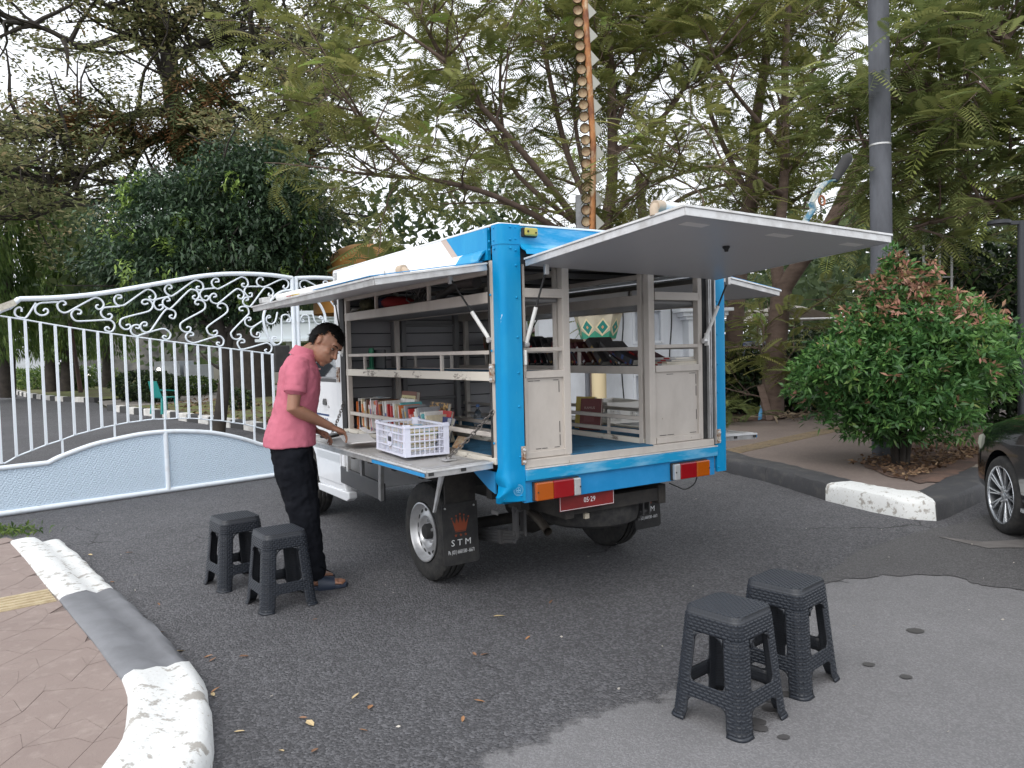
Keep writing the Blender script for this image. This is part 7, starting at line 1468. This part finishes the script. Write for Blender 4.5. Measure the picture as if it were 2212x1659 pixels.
# red tipped shrub, foreground right
SH_ = thing('red_tipped_shrub', 'large green shrub with red young leaves by the kerb', 'shrub', (4.15, 8.2, .16))
b = MB()
for k in range(7): a_ = k*.9; b.tube([(.05*math.cos(a_), .05*math.sin(a_), 0), (.1*math.cos(a_), .1*math.sin(a_), .35), (.35*math.cos(a_), .35*math.sin(a_), .8), (.6*math.cos(a_+.2), .55*math.sin(a_+.2), 1.2)], [.035, .028, .018, .008], 7)
b.tube([(0, 0, 0), (0, 0, .9), (.02, 0, 1.8), (.03, 0, 2.2)], [.04, .03, .02, .01], 8); b.build('stems', M_barkd, SH_, smooth=60, fix=False)
PS = []; DS = []
for i, (c, r_, k) in enumerate((((.0, .05, 1.08), (1.1, .92, .56), 9500), ((.62, .05, 1.14), (.58, .6, .48), 3800), ((-.55, -.05, 1.05), (.52, .55, .42), 3000), ((.1, 0, 1.5), (.72, .62, .34), 3600), ((.0, 0, 1.82), (.38, .35, .28), 1500), ((-.04, 0, 2.06), (.17, .16, .2), 420), ((-.4, -.1, 1.5), (.3, .3, .26), 800), ((.42, 0, 1.7), (.24, .24, .2), 460), ((.0, -.35, .68), (.6, .42, .26), 1500), ((.0, -.1, .5), (.8, .55, .26), 1900), ((-.28, -.1, 1.86), (.1, .1, .2), 150), ((.26, -.1, 1.98), (.09, .09, .16), 120), ((-.08, 0, 2.25), (.06, .06, .1), 60))):
    p, d = blob(c, r_, k, .42, .13, 200+i, .22); PS.append(p); DS.append(d)
# rosettes: leaves gathered round twig tips
T0 = np.concatenate(PS); D0 = np.concatenate(DS); sel = rng.permutation(len(T0))[:len(T0)//4]; T0 = T0[sel]; D0 = unit(D0[sel]+np.array([0, 0, .55])+rdir(len(sel))*.4)
nl = 6; P = np.repeat(T0, nl, 0)+rng.normal(0, .012, (len(T0)*nl, 3)); dd = unit(np.repeat(D0, nl, 0)*.55+rdir(len(P))*.9)
red = np.clip((T0[:, 2]-1.4)*1.1, 0, .5); isred = (rng.random(len(T0)) < red) | ((rng.random(len(T0)) < .015) & (T0[:, 2] > .7)); vt = np.where(isred, rng.uniform(.76, 1, len(T0)), np.clip(rng.beta(1.6, 1.6, len(T0))*.62+.08*(T0[:, 0] > .3), 0, .7)); v = np.clip(np.repeat(vt, nl)+rng.normal(0, .035, len(P)), 0, 1)
quad_obj('foliage', upleaves(P+dd*.01, dd, rng.uniform(.06, .105, len(P)), rng.uniform(.022, .034, len(P)), .12, .45), v, F_shrub, SH_)
# dark hedge right of the truck, creeper thicket at the right edge
for i, (px, Y, rx, rz_, n) in enumerate(((1600, 15.0, .8, .62, 3600), (1660, 15.4, .8, .7, 3600), (1730, 15.2, .8, .72, 3600), (1810, 15.6, .9, .8, 3000))):
    q = at(px, 880, Y); bush('hedge_shrub', ['dark hedge shrub beside the blue rear post', 'dark hedge shrub behind the forked trunk', 'dark hedge shrub right of the forked trunk', 'dark hedge shrub behind the red tipped shrub'][i], (q.x, Y, .16), (rx, .6, rz_), n, F_hedge, (.08, .14), (.04, .07), 'hedge', 'dark hedge along the pavement', 30+i, .45, .15)
TK = thing('creeper_thicket', 'dark creeper covered thicket at the right edge', 'thicket', (7.4, 12.2, .15)); PP_ = []; DD_ = []
for i, (c, r_, k) in enumerate((((0, 0, 1.1), (1.5, .9, 1.2), 7000), ((1.6, .6, 1.6), (1.4, .9, 1.7), 5000), ((-.2, .6, 2.2), (1.0, .8, .9), 3000), ((1.2, -.6, .9), (1.2, .8, .9), 4000))): p, d = blob(c, r_, k, .5, .2, 300+i, .02); PP_.append(p); DD_.append(d)
P = np.concatenate(PP_); D = np.concatenate(DD_); quad_obj('foliage', upleaves(P, unit(D*.6+rdir(len(P))), rng.uniform(.09, .15, len(P)), rng.uniform(.06, .1, len(P)), .3, .4), rng.random(len(P))*.75, F_hedge, TK)
b = MB(); LVp = []; LVd = []
for i in range(34):
    x = random.uniform(-.9, 1.6); p = np.array([x, -1.0+random.uniform(-.2, .3), random.uniform(1.5, 2.6)]); pl = [p]; d = np.array([random.uniform(-.3, .3), -.25, .7])
    for k in range(9): d = unit(d+np.array([random.uniform(-.15, .15), -.03, -.2])); pl.append(pl[-1]+d*.16)
    b.tube([tuple(q_) for q_ in pl], .006, 4)
    for q_ in pl:
        for k in range(3): LVp.append(q_+rng.normal(0, .03, 3)); LVd.append([random.uniform(-1, 1), -.4, random.uniform(-.6, .2)])
b.build('stems', M_bark, TK, fix=False); LVp = np.array(LVp); quad_obj('creeper_leaves', upleaves(LVp, np.array(LVd), rng.uniform(.08, .13, len(LVp)), rng.uniform(.06, .09, len(LVp)), .3, .6), rng.random(len(LVp)), F_creep, TK)
# ferns and dead fronds at the foot of the forked tree
FN = thing('fern_clump', 'green fern clump at the hedge foot beside the truck', 'fern', (3.55, 13.1, .16)); n = 46; A = rng.normal(0, 1, (n, 3))*np.array([.35, .25, .12])+np.array([0, 0, .22]); d = unit(rdir(n)*np.array([1, 1, .2])+np.array([0, -.2, .55])); Q, idx = fronds(A, d, rng.uniform(.35, .6, n), 12, .24, .03, .4); quad_obj('fronds', Q, rng.uniform(0, .6, n)[idx], F_green, FN)
DF = thing('dead_fronds', 'heap of dry brown fronds at the foot of the forked trunk', 'leaves', (5.1, 13.5, .16)); n = 40; A = rng.normal(0, 1, (n, 3))*np.array([.3, .15, .03])+np.array([0, 0, .06]); quad_obj('blades', leaves(A, rdir(n)*np.array([1, 1, .3])+np.array([0, 0, .3]), rng.uniform(.25, .5, n), rng.uniform(.03, .05, n), .3), rng.random(n), leafmat('dry_frond', [(0, (.1, .07, .045)), (1, (.3, .24, .17))], .8, .1), DF)
bl = MB(); bl.add([(0, 0, 0), (.07, 0, .02), (.09, .02, .16), (.05, .01, .26), (.02, 0, .2), (.05, -.04, .1)], [(0, 1, 5), (1, 2, 5), (2, 3, 5), (3, 4, 5), (4, 0, 5)]); bl = bl.build('plastic_bag', mat('blue_plastic', (.08, .28, .5), .4), None, smooth=60, fix=False); bl.location = (4.3, 13.45, .17); tag(bl, 'crumpled blue plastic bag at the trunk foot', 'bag')
pk = MB(); pk.bar((0, 0, 0), (-.16, 0, .62), .05, .12); pk = pk.build('plank', M_bark, None, bevel=.01); pk.location = (4.52, 13.48, .165); tag(pk, 'old brown plank leaning on the forked trunk', 'plank')
# palm by the orange dome
PM = thing('palm', 'palm fronds poking up beside the orange dome', 'palm', (-2.3, 14.2, .1)); MB().tube([(0, 0, 0), (.05, 0, 1.6), (.1, 0, 2.9)], [.11, .09, .07], 10).build('trunk', M_bark, PM, smooth=60)
n = 15; an = np.linspace(0, 6.283, n+1)[:-1]+.3; d = np.stack([np.cos(an), np.sin(an), rng.uniform(.3, 1.0, n)], 1); Q, idx = fronds(np.tile(np.array([.1, 0, 2.9]), (n, 1)), d, rng.uniform(.9, 1.3, n), 16, .3, .022, .45); quad_obj('fronds', Q, rng.uniform(0, .8, n)[idx], F_green, PM)
# far tree belt closing the view
n = 30000; x = rng.uniform(-62, 62, n); top = 6.6+2.0*np.sin(x*.21)+1.3*np.sin(x*.53+1)+np.where(x < -14, 3.5, 0)+np.where(x > 16, 5, 0); z = rng.random(n)**.85*top; y = 52+rng.normal(0, 2.5, n)+4*np.sin(x*.3)+np.where(x < -20, 16, 0); P = np.stack([x, y, z], 1)
cl = (np.sin(np.floor(x*.8)*12.9+np.floor(z*1.1)*7.3)*43758.5) % 1
fo = quad_obj('far_tree_belt', leaves(P, rdir(n)*np.array([1, 1, .5]), rng.uniform(.5, 1.0, n), rng.uniform(.35, .65, n), .2), np.clip(cl*.6+rng.random(n)*.4, 0, 1), F_far); tag(fo, 'far belt of trees closing the view', None, None, 'stuff')
n = 9000; x = rng.uniform(4.5, 22, n); z = rng.random(n)*np.minimum(3.6+np.maximum(0, x-8.5)*1.1, 8.5+np.sin(x*.7)); y = 22+rng.normal(0, 1.6, n)+.15*x; P = np.stack([x, y, z], 1); k = ~((x < 8.6) & (z < 2.6)); P = P[k]
fo = quad_obj('right_wood', leaves(P, rdir(len(P)), rng.uniform(.22, .42, len(P)), rng.uniform(.14, .24, len(P)), .2), np.clip(((np.sin(np.floor(P[:, 0]*1.2)*12.9+np.floor(P[:, 2]*1.5)*7.3)*43758.5) % 1)*.6+rng.random(len(P))*.4, 0, 1), F_far); tag(fo, 'mass of dark trees behind the right hand thicket', None, None, 'stuff')
n = 5200; P = np.stack([rng.uniform(-19, 1.5, n), 33+rng.normal(0, 1.5, n), rng.uniform(2.6, 8.5, n)], 1); fo = quad_obj('middle_wood', leaves(P, rdir(n), rng.uniform(.3, .55, n), rng.uniform(.2, .34, n), .2), rng.random(n), F_far); tag(fo, 'dark mass of trees behind the gate', None, None, 'stuff')

# ------------------------------------------------------------------ small stuff on the ground
M_dl = [mat('dry_leaf_orange', (.33, .17, .08), .7), mat('dry_leaf_tan', (.52, .4, .22), .7), mat('dry_leaf_brown', (.24, .13, .075), .7)]
lm = MB(); lm.add([(-.5, 0, .02), (-.15, .2, .06), (.25, .17, .05), (.5, 0, .0), (.2, -.18, .07), (-.2, -.2, .04), (0, 0, .0)], [(0, 1, 6), (1, 2, 6), (2, 3, 6), (3, 4, 6), (4, 5, 6), (5, 0, 6)])
LM = [lm.mesh('dry_leaf', m) for m in M_dl]
for i, (px, py) in enumerate([(195, 1200), (243, 1259), (343, 1307), (346, 1368), (450, 1420), (460, 1427), (528, 1420), (385, 1409), (465, 1493), (460, 1503), (655, 1553), (670, 1565), (517, 1583), (768, 1506), (800, 1530), (785, 1580), (608, 1625), (680, 1624), (1140, 1380), (1025, 1415), (1047, 1416), (1036, 1517), (1000, 1556), (1078, 1333), (1190, 1302), (240, 1433), (1300, 1160), (560, 1255), (280, 1195), (680, 1340)]):
    d = _f+CR*((px-1106)/1661)-CU*((py-829.5)/1661); t_ = -CAMH/d.z; p = Vector((0, 0, CAMH))+d*t_; r_ = random.Random(i)
    ci = r_.randrange(3); o = bpy.data.objects.new('dry_leaf', LM[ci]); col.objects.link(o); k = r_.uniform(.035, .075); o.location = (p.x, p.y, .006 if i != 25 else .11); o.scale = (k, k*r_.uniform(.6, 1), k); o.rotation_euler = (r_.uniform(-.3, .3), r_.uniform(-.3, .3), r_.uniform(0, 6.28)); tag(o, 'small %s dry leaf fallen on the asphalt' % ('orange', 'pale tan', 'dark brown')[ci] if i != 25 else 'small dry leaf at the edge of the pinkish pavement', 'leaf', 'fallen leaves on the road')
n = 220; P = np.stack([rng.uniform(-4.5, 3.5, n), rng.uniform(2.3, 8.5, n), np.full(n, .0125)], 1); fo = quad_obj('litter_specks', leaves(P, rdir(n)*np.array([1, 1, .05]), rng.uniform(.008, .022, n), rng.uniform(.005, .012, n), 0), rng.random(n), leafmat('speck', [(0, (.3, .28, .25)), (.6, (.45, .42, .38)), (1, (.6, .56, .5))], .8, 0)); tag(fo, 'tiny pale petals and grit scattered on the asphalt', None, None, 'stuff')
n = 900; x = rng.uniform(3.75, 5.6, n); y = 7.35+(x-3.8)*.95+rng.random(n)**1.6*1.2; P = np.stack([x, y, np.full(n, .18)+rng.random(n)*.03], 1); fo = quad_obj('leaf_litter', leaves(P, rdir(n)*np.array([1, 1, .25]), rng.uniform(.04, .09, n), rng.uniform(.02, .04, n), .05), rng.random(n), leafmat('litter_leaf', [(0, (.07, .042, .028)), (.5, (.17, .1, .06)), (1, (.32, .22, .13))], .8, .1)); tag(fo, 'dry leaf litter on the soil under the shrub', None, None, 'stuff')
n = 500; x = rng.uniform(-11, -3.5, n); y = 25-(x+12)*1.15+rng.random(n)*5-1.5; P = np.stack([x, y, np.full(n, .12)], 1); fo = quad_obj('verge_litter', leaves(P, rdir(n)*np.array([1, 1, .25]), rng.uniform(.08, .18, n), rng.uniform(.04, .08, n), .05), rng.random(n), MAT['litter_leaf']); tag(fo, 'dry leaves scattered on the near verge', None, None, 'stuff')
n = 260; A = rng.normal(0, 1, (n, 3))*np.array([.18, .12, 0])+np.array([-4.55, 6.7, 0]); quad_obj('weeds', leaves(A, unit(rdir(n)*np.array([.6, .6, .2])+np.array([0, 0, .7])), rng.uniform(.05, .13, n), rng.uniform(.012, .025, n), .3), rng.random(n), F_weep); tag(bpy.data.objects['weeds'], 'weeds at the road edge by the gate', None, None, 'stuff')
